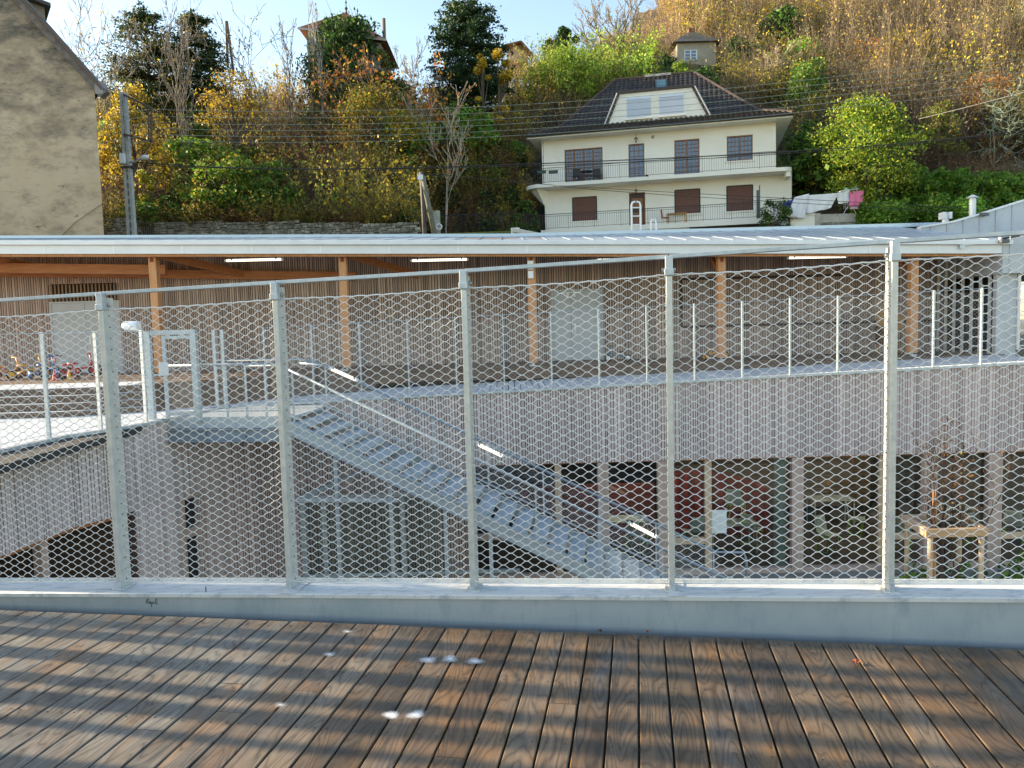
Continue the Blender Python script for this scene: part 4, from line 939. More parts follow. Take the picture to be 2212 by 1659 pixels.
MB().bx(q0.x - .1, q1.x + .1, 40.9, 41.2, 5.5, 6.62).build('plinth', mat('pale stone block', (.42, .40, .36), .9), g)

# ---- old building on the left
render_ = mat('old lime render', (.47, .36, .245), .95, 0, (.56, .45, .32), .5, bump=.6, bscale=3.0, dirt=((.22, .185, .14), .55, .50, .70, (1.0, 1.0, 2.0)))
def add_dirt(m, col, sc, lo, hi, st):   # second, finer set of stains on the old render
    n = m.node_tree.nodes; l = m.node_tree.links.new; b = n['Principled BSDF']; src = b.inputs['Base Color'].links[0].from_socket
    t = n.new('ShaderNodeTexCoord'); mp_ = n.new('ShaderNodeMapping'); mp_.inputs['Scale'].default_value = st; l(t.outputs['Object'], mp_.inputs[0]); z = n.new('ShaderNodeTexNoise')
    z.inputs['Scale'].default_value = sc; z.inputs['Detail'].default_value = 9; z.inputs['Roughness'].default_value = .72; l(mp_.outputs[0], z.inputs['Vector'])
    r = n.new('ShaderNodeValToRGB'); r.color_ramp.elements[0].position = lo; r.color_ramp.elements[1].position = hi; l(z.outputs[0], r.inputs[0])
    x = n.new('ShaderNodeMixRGB'); l(r.outputs[0], x.inputs[0]); l(src, x.inputs[1]); x.inputs[2].default_value = (*col, 1); l(x.outputs[0], b.inputs['Base Color'])
add_dirt(render_, (.10, .09, .075), 2.2, .60, .70, (1, 1, 2)); add_dirt(render_, (.62, .55, .44), 1.3, .62, .74, (1, 1, 1))
def top_stain(m):     # black weathering that thickens under the verge
    n = m.node_tree.nodes; l = m.node_tree.links.new; b = n['Principled BSDF']; src = b.inputs['Base Color'].links[0].from_socket
    t = n.new('ShaderNodeTexCoord'); sp_ = n.new('ShaderNodeSeparateXYZ'); l(t.outputs['Object'], sp_.inputs[0]); mr = n.new('ShaderNodeMapRange'); mr.inputs['From Min'].default_value = 8.0; mr.inputs['From Max'].default_value = 16.0; mr.inputs['To Min'].default_value = -.02; mr.inputs['To Max'].default_value = .30; l(sp_.outputs[2], mr.inputs['Value'])
    mp_ = n.new('ShaderNodeMapping'); mp_.inputs['Scale'].default_value = (.8, .8, 1.7); l(t.outputs['Object'], mp_.inputs[0]); z = n.new('ShaderNodeTexNoise'); z.inputs['Scale'].default_value = .9; z.inputs['Detail'].default_value = 11; z.inputs['Roughness'].default_value = .74; l(mp_.outputs[0], z.inputs['Vector'])
    ad = n.new('ShaderNodeMath'); ad.operation = 'ADD'; l(z.outputs[0], ad.inputs[0]); l(mr.outputs[0], ad.inputs[1]); r = n.new('ShaderNodeValToRGB'); r.color_ramp.elements[0].position = .50; r.color_ramp.elements[1].position = .80; l(ad.outputs[0], r.inputs[0])
    x = n.new('ShaderNodeMixRGB'); l(r.outputs[0], x.inputs[0]); l(src, x.inputs[1]); x.inputs[2].default_value = (.085, .08, .07, 1); l(x.outputs[0], b.inputs['Base Color'])
top_stain(render_)
YO = 30.0; ob = thing('old_building', 'tall old building with a stained beige rendered gable wall at the left edge', 'building', (-18, YO, GZ))
e_lo, e_hi, v_lo, v_hi = P(227, 519, YO), P(203, 203, YO), P(202, 182, YO), P(40, 0, YO)
xr = P(215, 360, YO).x; sl_ = (v_hi.z - v_lo.z) / (v_hi.x - v_lo.x); xl = xr - 16; xm = xr - 9.5; zt_r = v_lo.z + sl_ * (xr - v_lo.x)
MB().prism([(xl, YO, GZ), (xr, YO, GZ), (xr, YO, zt_r - .15), (xm, YO, v_lo.z + sl_ * (xm - v_lo.x) - .15), (xl, YO, v_lo.z + sl_ * (xm - v_lo.x) - 5)], (-6.5, 9, 0)).build('gable_wall', render_, ob)
vb = mat('weathered verge board', (.10, .085, .075), .8, 0, (.20, .17, .15), 4)
pa = Vector((xr + .42, YO - .05, v_lo.z + sl_ * (xr + .42 - v_lo.x) + .1)); pb = Vector((xm, YO - .05, v_lo.z + sl_ * (xm - v_lo.x) + .1))
MB().beam(pa, pb, .30, .34, up=(0, 0, 1)).build('verge_board', vb, ob)
MB().prism([tuple(pa + Vector((0, -.25, .15))), tuple(pb + Vector((0, -.25, .15))), tuple(pb + Vector((0, -.25, .27))), tuple(pa + Vector((0, -.25, .27)))], (-7, 9.8, 0)).build('roof_slope', mat('old roof tiles', (.12, .09, .08), .9), ob)
MB().box((xr + .28, YO - .05, zt_r - .18), (.30, .32, .42)).build('gutter_end', mat('grey pipe end', (.28, .27, .28), .7), ob)
q = P(97, 30, YO + 3); MB().prism([(q.x - 6, YO + 3, 8), (q.x, YO + 3, 8), (q.x, YO + 3, P(97, 8, YO + 3).z), (q.x - 6, YO + 3, P(97, 8, YO + 3).z + 1)], (-3, 4, 0)).build('rear_wall', mat('tan render', (.42, .35, .26), .95), ob)
p1 = P(110, 14, YO + 2.7); MB().prism([tuple(p1), tuple(p1 + Vector((0, 0, .14))), tuple(p1 + Vector((-5, 0, 2.2))), tuple(p1 + Vector((-5, 0, 2.05)))][::-1], (-3.2, 4.4, 0)).build('rear_roof', vb, ob)
MB().tube([P(223, 440, YO) - Vector((0, .05, 0)), P(165, 480, YO) - Vector((0, .05, 0)), P(128, 516, YO) - Vector((0, .05, 0)), P(100, 545, YO) - Vector((0, .05, 0))], .012, 5).build('wall_cable', mat('old cable', (.22, .18, .14), .8), ob)

# ---- cream house
HO = Vector((2.394, 50.0, 7.43)); _a = Vector((14.56, -3.5, 0)); HW = _a.length; he = _a.normalized(); hn = Vector((-he.y, he.x, 0))
hs = thing('cream_house', 'cream two-storey house with a dark tiled hip roof and long balcony on the hillside', 'house', HO); hs.rotation_euler = (0, 0, math.atan2(he.y, he.x))
def HB(m, name, mt, parent=None, **k):
    o = m.build(name, mt, None, **k); o.parent = parent or hs; return o
def hp(px, py, w=0.0):
    p = PL(px, py, HO + hn * w, hn) - HO; return p.dot(he), p.z
def hrect(x0, y0, x1, y1, w=0.0):
    a = [hp(x0, y0, w), hp(x1, y0, w), hp(x0, y1, w), hp(x1, y1, w)]; return ((a[0][0] + a[2][0]) / 2, (a[1][0] + a[3][0]) / 2, None, None, a)
cream = mat('cream render', (.86, .82, .72), .85, 0, (.90, .87, .79), .8, bump=.08, bscale=30, dirt=((.56, .52, .43), 1.6, .62, .80, (1, 1, 1.8)))
brown = mat('brown window wood', (.19, .075, .03), .55, 0, (.28, .12, .05), 6)
bglass = mat('sky blue painted glass', (.10, .16, .26), .04, 0, spec=1.0)  # blue of the reflected sky painted into the pane colour
shut = mat('brown shutter', (.11, .045, .033), .65, 0, (.19, .085, .06), 9, stretch=(1, 1, 3), bump=.3)
UW = hp(1676, 300)[0]
def wallh(u0, u1, z0, z1, holes, name, m, w=0.0, dep=.22):
    us = sorted({u0, u1, *[h[0] for h in holes], *[h[1] for h in holes]}); zs = sorted({z0, z1, *[h[2] for h in holes], *[h[3] for h in holes]}); mbx = MB()
    for i in range(len(us) - 1):
        for j in range(len(zs) - 1):
            cu, cz = (us[i] + us[i + 1]) / 2, (zs[j] + zs[j + 1]) / 2
            if any(h[0] < cu < h[1] and h[2] < cz < h[3] for h in holes): continue
            mbx.add([(us[i], w, zs[j]), (us[i + 1], w, zs[j]), (us[i + 1], w, zs[j + 1]), (us[i], w, zs[j + 1])], [(0, 1, 2, 3)])
    for a, b, c_, d_ in holes:
        mbx.add([(a, w, c_), (b, w, c_), (b, w, d_), (a, w, d_), (a, w + dep, c_), (b, w + dep, c_), (b, w + dep, d_), (a, w + dep, d_)], [(0, 4, 5, 1), (1, 5, 6, 2), (2, 6, 7, 3), (3, 7, 4, 0)])
    return mbx
def zr_(px, y0, y1):  # window z range
    return hp(px, y1)[1], hp(px, y0)[1]
def mk(x0, x1, y0l, y0r, y1l, y1r):
    a = hp(x0, y0l); b = hp(x1, y0r); c_ = hp(x0, y1l); d_ = hp(x1, y1r); return ((a[0] + c_[0]) / 2, (b[0] + d_[0]) / 2, (c_[1] + d_[1]) / 2, (a[1] + b[1]) / 2)
U1 = mk(1220, 1302, 323, 318, 402, 391); U2 = mk(1358, 1392, 312, 309, 391, 386); U3 = mk(1457, 1511, 303, 299, 381, 377); U4 = mk(1570, 1626, 294, 291, 349, 345)
L1 = mk(1237, 1289, 428, 423, 479, 475); LD = mk(1359, 1394, 417, 415, 496, 492); L2 = mk(1458, 1512, 411, 407, 464, 459); L3 = mk(1570, 1626, 402, 399, 457, 454)
ZB = 2.86
m = wallh(0, HW, -.6, ZB - .02, [L1, LD, L2, L3], 'x', cream)
m.bx(0, HW, .4, 9.5, -1.0, ZB - .02); HB(m, 'lower_wall', cream)
m = wallh(0, UW, ZB - .02, 5.80, [U1, U2, U3, U4], 'x', cream, w=-.003)
m.bx(0, UW, .4, 9.5, ZB - .02, 5.80); HB(m, 'upper_wall', cream)
m = MB(); m.bx(.0, .02, 0, .4, -.6, 5.8); m.bx(UW - .02, UW, 0, .4, ZB, 5.8); m.bx(HW - .02, HW, 0, .4, -.6, ZB); HB(m, 'wall_return', cream)
def window(o, leaves, grid, kind='window', mt=brown):
    a, b, c_, d_ = o; f = MB(); t = .07; y0, y1 = .02, .16
    f.bx(a, a + t, y0, y1, c_, d_); f.bx(b - t, b, y0, y1, c_, d_); f.bx(a + t, b - t, y0, y1, d_ - t, d_); f.bx(a + t, b - t, y0, y1, c_, c_ + t)
    n = leaves
    for i in range(1, n): x = a + (b - a) * i / n; f.bx(x - .05, x + .05, y0 + .01, y1, c_ + t, d_ - t)
    fr = HB(f, kind, mt)
    g = MB()
    for i in range(n):
        xa_ = a + (b - a) * i / n + t; xb_ = a + (b - a) * (i + 1) / n - t; nx_, nz_ = grid
        for k in range(1, nx_): x = xa_ + (xb_ - xa_) * k / nx_; g.bx(x - .014, x + .014, .06, .09, c_ + t, d_ - t)
        for k in range(1, nz_): z = c_ + t + (d_ - c_ - 2 * t) * k / nz_; g.bx(xa_, xb_, .065, .085, z - .014, z + .014)
    if grid[0] > 0: HB(g, 'glazing_bars', mt, fr)
    p = MB(); p.bx(a + t, b - t, .10, .12, c_ + t, d_ - t); HB(p, 'pane', bglass, fr)
window(U1, 4, (3, 9)); window(U2, 1, (3, 6), 'balcony_door'); window(U3, 2, (3, 9), 'balcony_door'); window(U4, 2, (3, 5))
for o in (L1, L2, L3):
    a, b, c_, d_ = o; s_ = MB(); s_.bx(a, b, .03, .07, c_, d_); k = 0; n = 6
    sh = HB(s_, 'closed_shutter', shut)
    s2 = MB()
    for i in range(n): x = a + (b - a) * (i + .5) / n; s2.bx(x - .07, x + .07, .015, .03, c_ + .06, d_ - .06)
    HB(s2, 'shutter_board', shut, sh)
    f = MB(); f.bx(a - .03, a + .03, -.01, .08, c_, d_); f.bx(b - .03, b + .03, -.01, .08, c_, d_); f.bx(a + .03, b - .03, -.01, .08, d_ - .04, d_ + .02); HB(f, 'shutter_frame', black, sh)
for o in (L1, L2, L3, U4): a, b, c_, d_ = o; HB(MB().bx(a - .12, b + .12, -.09, .0, c_ - .09, c_ - .002), 'window_sill', cream)
f = MB(); a, b, c_, d_ = LD; f.bx(a, b, .10, .15, c_, d_); dr = HB(f, 'front_door', mat('dark door', (.045, .025, .018), .5)); f = MB(); f.bx(a, a + .06, .0, .1, c_, d_); f.bx(b - .06, b, 0, .1, c_, d_); f.bx(a + .06, b - .06, 0, .1, d_ - .06, d_); HB(f, 'door_surround', brown, dr)
f = MB()
for z in (c_ + .3, c_ + 1.2): f.bx(a + .15, b - .15, .085, .098, z, z + .7)
HB(f, 'door_panel', brown, dr)
# balcony slab with rounded ends
def rounded(u0, u1, w0, w1, r, n=7):
    pts = [(u1, w1)]; pts += [(u0, w1)]
    pts += [(u0 + r - r * math.cos(k / n * math.pi / 2), w0 + r - r * math.sin(k / n * math.pi / 2)) for k in range(n + 1)]
    pts += [(u1 - r * .35 + r * .35 * math.sin(k / 4 * math.pi / 2), w0 + r * .35 - r * .35 * math.cos(k / 4 * math.pi / 2)) for k in range(5)]
    return pts
ub0, ub1 = -1.15, hp(1712, 370, -1.2)[0]
poly = rounded(ub0, ub1, -1.25, 2.0, 1.2)
m = MB(); m.prism([(a, b, ZB - .20) for a, b in poly], (0, 0, .22)); HB(m, 'balcony_slab', cream)
m = MB(); m.prism([(-1.05, .2, ZB - .21), (-.9, -.55, ZB - .21), (-.3, -1.0, ZB - .21), (0, -1.0, ZB - .21), (0, 1.5, ZB - .21)], (0, 0, .001)); 
V = [(-1.0, 1.6, ZB - .2), (-1.0, .1, ZB - .2), (-.8, -.5, ZB - .2), (-.3, -.95, ZB - .2), (.25, -1.1, ZB - .2), (0, 1.6, ZB - 1.15), (-.02, 0.0, ZB - 1.15), (.25, 0.0, ZB - .25)]
m = MB(); m.add(V, [(0, 1, 6, 5), (1, 2, 6), (2, 3, 6), (3, 4, 7, 6)]); HB(m, 'corner_corbel', cream)
m = MB(); m.bx(HW - .45, HW - .2, -1.1, 0, ZB - .5, ZB - .2); HB(m, 'bracket', cream)
m = MB(); m.bx(0, HW - 1.0, -1.45, -.0, -.30, .0); m.bx(1.5, 9.0, -1.30, -1.2, -.9, -.31); HB(m, 'terrace_slab', cream)
m = MB(); m.bx(6.0, 10.2, -1.28, -1.20, -.75, -.36); HB(m, 'terrace_shadow_gap', black)  # black strip, the shade under the terrace slab put into its colour
def ironrail(pts, z, name, h=.95):
    m = MB(); P_ = [Vector((a, b, z)) for a, b in pts]
    for zz, w_ in ((h, .03), (.10, .02), (h - .12, .014)): m.tube([p + Vector((0, 0, zz)) for p in P_], w_ / 2 + .003, 5)
    for a, b in zip(P_[:-1], P_[1:]):
        n = max(1, int((b - a).length / .135)); d = (b - a).normalized(); o = Vector((d.y, -d.x, 0))
        for k in range(n):
            q = a.lerp(b, k / n); big = (k % 12 == 0) and n > 12
            m.tube([q + Vector((0, 0, .02 if big else .10)), q + o * .03 + Vector((0, 0, .25)), q + Vector((0, 0, h - .15)), q + Vector((0, 0, h))], .016 if big else .0085, 4, caps=False)
    return HB(m, name, ir)
rp = [(p[0], p[1]) for p in rounded(ub0 + .08, ub1 - .08, -1.15, 1.8, 1.1)][1:]
ironrail(rp, ZB + .02, 'balcony_railing')
ironrail([(.1, -1.38), (HW - 1.9, -1.38)], 0.0, 'terrace_railing'); ironrail([(HW - 1.6, -1.38), (HW + .3, -1.38)], .1, 'terrace_railing')
# screen post between terrace and garden
# roof
ez = 5.80; ue0, ue1 = -.85, UW + .85; RW = 4.9
rl, rr_ = PL(1330, 172, HO + hn * RW, hn), PL(1500, 154, HO + hn * RW, hn); ur0, ur1 = (rl - HO).dot(he), (rr_ - HO).dot(he); rz = ((rl - HO).z + (rr_ - HO).z) / 2 - .12
mid_w, mid_z = 1.05, ez + .92     # break of slope
def rng_u(t):  # extents of the front slope at profile parameter (0 eave, 1 break, 2 ridge)
    tm0 = ue0 + 1.75; tm1 = ue1 - 1.75
    if t <= 1: return ue0 + (tm0 - ue0) * t, ue1 + (tm1 - ue1) * t
    return tm0 + (ur0 - tm0) * (t - 1), tm1 + (ur1 - tm1) * (t - 1)
def prof(t):
    if t <= 1: return -.95 + (mid_w + .95) * t, ez + .16 + (mid_z - ez - .16) * t
    return mid_w + (RW - mid_w) * (t - 1), mid_z + (rz - mid_z) * (t - 1)
slate = mat('dark roof tile', (.022, .020, .022), .40, 0, (.045, .037, .036), 2.5, island=.3)
m = MB()
for t0, t1 in ((0, 1), (1, 2)):
    a0, a1 = rng_u(t0); b0, b1 = rng_u(t1); w0_, z0_ = prof(t0); w1_, z1_ = prof(t1)
    m.add([(a0, w0_, z0_), (a1, w0_, z0_), (b1, w1_, z1_), (b0, w1_, z1_)], [(0, 1, 2, 3)])
    W0, W1 = 9.8 - w0_ + 0 * 1, 9.8 - w1_
    m.add([(a1, w0_, z0_), (a1, W0, z0_), (b1, W1, z1_), (b1, w1_, z1_)], [(0, 1, 2, 3)]); m.add([(a0, W0, z0_), (a0, w0_, z0_), (b0, w1_, z1_), (b0, W1, z1_)], [(0, 1, 2, 3)])
    m.add([(a1, W0, z0_), (a0, W0, z0_), (b0, W1, z1_), (b1, W1, z1_)], [(0, 1, 2, 3)])
roof = HB(m, 'roof', slate)
m = MB(); rows = 24
slen = [math.hypot(mid_w + .95, mid_z - ez - .16), math.hypot(RW - mid_w, rz - mid_z)]; tot = sum(slen)
def tt(s): return s / slen[0] if s <= slen[0] else 1 + (s - slen[0]) / slen[1]
for r_ in range(rows):
    s0, s1 = tot * r_ / rows, min(tot, tot * (r_ + 1.12) / rows); w0_, z0_ = prof(tt(s0)); w1_, z1_ = prof(tt(s1)); a0, a1 = rng_u(tt(s0)); b0, b1 = rng_u(tt(s1)); c0 = math.floor(max(a0, b0) / .30)
    u = c0 * .30 + (.15 if r_ % 2 else 0) * 0
    while u < a1:
        if u + .30 > max(a0, b0) - .1 and u < min(a1, b1) + .05:
            V = []
            for (w_, z_, up_, lo_u, hi_u) in ((w0_, z0_, .075, a0, a1), (w1_, z1_, .015, b0, b1)):
                for k in range(5):
                    x = min(max(u + .30 * k / 4, lo_u), hi_u); h = [0, .05, .07, .05, 0][k]; V.append((x, w_ - (h + up_) * .7, z_ + (h + up_) * .7))
            V += [(V[k][0], V[k][1] + .03, V[k][2] - .09) for k in range(5)]
            m.add(V, [(k, k + 1, k + 6, k + 5) for k in range(4)] + [(k + 10, k + 11, k + 1, k) for k in range(4)])
        u += .30
HB(m, 'roof_tiles', slate, roof)
m = MB()
for f0, f1 in (((0, 0), (1, 0)), ((1, 0), (2, 0)), ((0, 1), (1, 1)), ((1, 1), (2, 1))):
    p = (rng_u(f0[0])[f0[1]], *prof(f0[0])); q = (rng_u(f1[0])[f1[1]], *prof(f1[0])); m.tube([Vector(p) + Vector((0, -.03, .06)), Vector(q) + Vector((0, -.03, .06))], .11, 6)
m.tube([(ur0, RW, rz + .05), (ur1, RW, rz + .05)], .12, 6); HB(m, 'ridge_tiles', mat('brown ridge tile', (.035, .025, .022), .6, 0, (.075, .042, .03), 2), roof)
m = MB(); ka, kb = PL(1394, 165, HO + hn * RW, hn), PL(1450, 160, HO + hn * RW, hn); m.beam(((ka - HO).dot(he), RW - .10, rz + .10), ((kb - HO).dot(he), RW - .10, rz + .10), .16, .16)
HB(m, 'mortar_bedding', mat('pale mortar', (.55, .53, .50), .9, 0, (.25, .23, .21), 3), roof)
m = MB(); m.bx(ue0 + .05, ue1 - .05, -.90, 9.9, ez - .02, ez + .05); m.bx(ue0 + .0, ue1, -.93, -.90, ez - .05, ez + .12); m.bx(ue1 - .04, ue1 - .01, -.9, 9.9, ez - .05, ez + .12); HB(m, 'soffit', cream)
m = MB(); m.tube([(ue0 - .05, -1.02, ez + .10), (ue1 + .05, -1.02, ez + .10)], .075, 8); u = ue0 + .3
while u < ue1: m.bx(u, u + .04, -1.11, -.93, ez + .02, ez + .20); u += .6
HB(m, 'gutter', mat('black gutter', (.03, .03, .032), .4), roof)
m = MB(); m.tube([(-.05, -.3, ez), (-.06, -.06, ez - .3), (-.06, -.06, ZB + .1)], .04, 6); HB(m, 'downpipe', cream)
# dormer
DW = .75; dp = [hp(*p, DW) for p in ((1312, 273), (1529, 254), (1494, 188), (1340, 204))]
zb_ = (dp[0][1] + dp[1][1]) / 2; zt_ = (dp[2][1] + dp[3][1]) / 2; dp = [(dp[0][0], zb_), (dp[1][0], zb_), (dp[2][0], zt_), (dp[3][0], zt_)]
D1 = mk(1353, 1406, 213, 210, 252, 250); 
def mkw(x0, x1, yt, yb, w): a = hp(x0, yt, w); b = hp(x1, yb, w); return (a[0], b[0], b[1], a[1])
W1 = mkw(1354, 1406, 213, 250, DW); W2 = mkw(1424, 1477, 207, 246, DW); zc0 = (W1[2] + W2[2]) / 2; zc1 = (W1[3] + W2[3]) / 2
m = MB(); m.prism([(a, DW, z) for a, z in dp], (0, 3.4, 0)); dm = HB(m, 'dormer', cream)
for a, b, _, _ in (W1, W2):
    f = MB(); f.bx(a - .05, b + .05, DW - .05, DW - .002, zc0 - .05, zc1 + .05); fw = HB(f, 'dormer_window', mat('white pvc', (.82, .83, .84), .4), dm)
    f = MB(); z = zc0
    while z < zc1 - .02: f.bx(a, b, DW - .075 + .012 * 0, DW - .052, z + .008, z + .045); z += .05
    f.bx(a, b, DW - .10, DW - .051, zc1 - .14, zc1); HB(f, 'roller_shutter', mat('white slat', (.58, .66, .78), .4), dm)
    f = MB(); f.bx(a - .12, b + .12, DW - .12, DW - .003, zc0 - .14, zc0 - .051); HB(f, 'dormer_sill', cream, dm)
m = MB(); c_ = [Vector((a, DW - .04, z)) for a, z in dp]; m.beam(c_[3] + Vector((-.1, 0, .08)), c_[2] + Vector((.1, 0, .08)), .18, .14); m.beam(c_[0] + Vector((-.09, 0, 0)), c_[3] + Vector((-.09, 0, .04)), .14, .09, up=(0, 1, 0)); m.beam(c_[1] + Vector((.09, 0, 0)), c_[2] + Vector((.09, 0, .04)), .14, .09, up=(0, 1, 0))
m.beam(Vector((dp[3][0] - .05, DW + 1.7, dp[3][1] + .06)), Vector((dp[2][0] + .05, DW + 1.7, dp[2][1] + .06)), 3.4, .10); HB(m, 'dormer_flashing', mat('dark brown flashing', (.04, .03, .028), .5), dm)
m = MB()
for s_, i0, i1 in ((-1, 0, 3), (1, 1, 2)): m = MB().tube([c_[i0] + Vector((.19 * s_, -.06, .05)), c_[i1] + Vector((.19 * s_, -.06, .05))], .045, 8); HB(m, 'dormer_downpipe', mat('metal pipe', (.45, .46, .48), .35, .6), dm)
# skylight on the upper slope
nsl = Vector((0, -(rz - mid_z), (RW - mid_w))).normalized(); o_w = HO + he * 0 + hn * mid_w + Vector((0, 0, mid_z)); nw = hn * nsl.y + Vector((0, 0, nsl.z))
cc = [PL(x, y, o_w + nw * .12, nw) - HO for x, y in ((1416, 192), (1441, 190), (1440, 171), (1415, 173))]; cc = [Vector((p.dot(he), p.dot(hn), p.z)) for p in cc]
m = MB(); m.prism([c - nsl * .1 for c in cc], nsl * .12); sk = HB(m, 'skylight', mat('skylight frame', (.05, .07, .09), .4), roof)
ctr = sum(cc, Vector()) / 4; m = MB(); m.prism([ctr + (c - ctr) * .78 + nsl * .022 for c in cc], nsl * .01); HB(m, 'skylight_pane', mat('green blue glass', (.06, .14, .17), .05, 0, spec=1.0), sk)
def lantern(px, y0, y1, lb):
    u, z = hp(px, y1, -.3); zt2 = hp(px, y0, -.3)[1]; base = HO + he * u + hn * (-.3) + Vector((0, 0, z)); t = thing('hanging_lantern', lb, 'lantern', base)
    h = zt2 - z; m = MB(); m.cyl(base + Vector((0, 0, h * .55)), base + Vector((0, 0, h)), .012, 6); m.build('chain', black, t)
    m = MB(); m.lathe(base, [(.05, 0), (.10, h * .35)], 6); m.build('glass_body', mat('lantern glass', (.35, .33, .28), .2), t); m = MB(); m.lathe(base, [(.14, h * .35), (.10, h * .42), (.02, h * .58)], 6); m.lathe(base, [(.02, -.06), (.06, 0)], 6); m.build('hood', black, t)
lantern(1374, 289, 306, 'small black lantern above the upper narrow balcony door'); lantern(1374, 403, 416, 'small black lantern above the dark front door')
q = hp(1410, 296); tag(HB(MB().bx(q[0] - .09, q[0] + .09, -.03, -.004, q[1] - .09, q[1] + .09), 'vent_grille', mat('beige vent', (.35, .32, .27), .7)), None)
def furn(kind, label, px, py, w, rz=0):
    u, z = hp(px, py, w); o = HO + he * u + hn * w + Vector((0, 0, z)); t = thing(kind, label, kind.split('_')[-1], o); return t, o
for px, lb in ((1245, 'left'), (1289, 'right')):
    t, o = furn('balcony_chair', 'black garden chair on the upper balcony, %s of the small table' % lb, px, 397, -.6)
    MB().box(o + Vector((0, 0, .44)), (.45, .45, .04), -.2).build('seat', black, t); m = MB(); m.box(o + Vector((0, -.2, .68)), (.46, .04, .42), -.2); m.build('backrest', black, t, bevel=.02)
    for i in (-1, 1):
        for j in (-1, 1): MB().cyl(o + Vector((i * .2, j * .2, 0)), o + Vector((i * .19, j * .19, .44)), .015, 6).build('leg', black, t)
t, o = furn('balcony_table', 'small black table between the two chairs on the upper balcony', 1267, 396, -.6)
MB().cyl(o + Vector((0, 0, .70)), o + Vector((0, 0, .73)), .42, 16).build('tabletop', black, t)
for i in (-1, 1): MB().tube([o + Vector((i * .3, -.2, 0)), o + Vector((-i * .2, .1, .70))], .014, 6).build('leg', black, t)
t, o = furn('terrace_table', 'small light wood table on the lower terrace beside the front door', 1462, 484, -.7); lw = mat('light wood', (.55, .32, .12), .6)
MB().box(o + Vector((0, 0, .62)), (1.15, .5, .04), -.2).build('tabletop', lw, t); MB().box(o + Vector((0, -.1, .56)), (1.0, .03, .09), -.2).build('apron', lw, t)
for i in (-1, 1):
    for j in (-1, 1): MB().box(o + Vector((i * .52, j * .2 - i * .1, .30)), (.05, .05, .60)).build('leg', lw, t)
t, o = furn('terrace_chair', 'red chair on the lower terrace left of the wood table', 1438, 486, -.7); rc = mat('red chair', (.42, .06, .04), .5)
MB().box(o + Vector((0, 0, .43)), (.42, .42, .035), .2).build('seat', rc, t, bevel=.01); MB().beam(o + Vector((-.20, 0, .43)), o + Vector((-.27, 0, .92)), .40, .025, up=(1, 0, 0)).build('backrest', rc, t, bevel=.01)
for i in (-1, 1):
    for j in (-1, 1): MB().cyl(o + Vector((i * .19, j * .19, 0)), o + Vector((i * .17, j * .17, .43)), .012, 6).build('leg', mat('chrome', (.6, .6, .6), .3, .8), t)
u, z = hp(1397, 387, -.5); o = HO + he * u + hn * (-.5) + Vector((0, 0, z)); m = MB(); m.lathe(o, [(.001, 0), (.14, .02), (.15, .12), (.09, .24), (.001, .30)], 12); tag(m.build('black_bag', black, smooth=True), 'small black bundle on the balcony floor right of the narrow door', 'bag')
u, z = hp(1638, 478, -1.2); o = HO + he * u + hn * (-1.2) + Vector((0, 0, z)); t = thing('screen_post', 'tall narrow dark metal screen at the end of the lower terrace railing', 'screen', o)
MB().box(o + Vector((0, 0, .9)), (.20, .05, 1.8), -.23).build('panel', mat('dark grey metal', (.09, .10, .12), .5), t); MB().box(o + Vector((.08, 0, 1.0)), (.05, .06, 2.15), -.23).build('post', black, t)
for px, lb in ((1195, 'right'), (1170, 'left')):
    u, z = hp(px, 372, -1.35); o = HO + he * u + hn * (-1.35) + Vector((0, 0, z)); t = thing('planter_box', 'dark green planter box hung on the balcony railing, %s one' % lb, 'planter', o, 'planter boxes on the balcony'); MB().box(o, (.55, .16, .16), -.23).build('box', mat('dark green plastic', (.02, .06, .045), .5), t, bevel=.01)
    MB().box(o + Vector((0, 0, .085)), (.58, .19, .02), -.23).build('rim', mat('dark green plastic', (.02, .06, .045), .5), t)

# fence and low structures left of the house
m = MB(); t = thing('iron_fence', 'dark wrought iron fence on the mossy wall left of the cream house', 'fence', P(1050, 500, 46)); A_ = [P(940, 503, 45), P(1110, 494, 47), P(1178, 500, 48)]
for a, b in zip(A_[:-1], A_[1:]):
    a = Vector(a); b = Vector(b); top = Vector((0, 0, .95)); MB_ = MB(); MB_.tube([a + top, b + top], .025, 5); MB_.tube([a + Vector((0, 0, .08)), b + Vector((0, 0, .08))], .015, 5); n = int((b - a).length / .14)
    for k in range(n): q = a.lerp(b, k / n); MB_.tube([q + Vector((0, 0, .08)), q + Vector((0, -.05, .3)), q + Vector((0, 0, .6)), q + top], .012, 4, caps=False)
    MB_.build('railing', ir, t)
moss = mat('mossy concrete', (.10, .13, .03), .95, 0, (.20, .20, .08), 3, bump=.5)
m = MB(); m.prism([tuple(P(930, 515, 44.8)), tuple(P(1120, 515, 46.8)), tuple(P(1120, 498, 46.8)), tuple(P(930, 505, 44.8))], (0, .5, 0)); tag(m.build('mossy_wall', moss), 'low mossy wall carrying the dark iron fence', 'wall')
m = MB(); m.beam(P(1113, 497, 45.5), P(1168, 508, 44.5), .5, .22); m.box(P(1113, 506, 45.6), (.5, .5, .7)); tag(m.build('cream_ramp_wall', cream), 'short cream wall sloping down at the left foot of the house', 'wall')
q = P(943, 490, 44.5); m = MB(); m.box(q, (.42, .3, 1.8)); tag(m.build('gate_pillar', mat('pale pillar', (.50, .48, .44), .9, 0, (.35, .34, .3), 3)), 'pale concrete gate pillar beside the second utility pole', 'pillar')
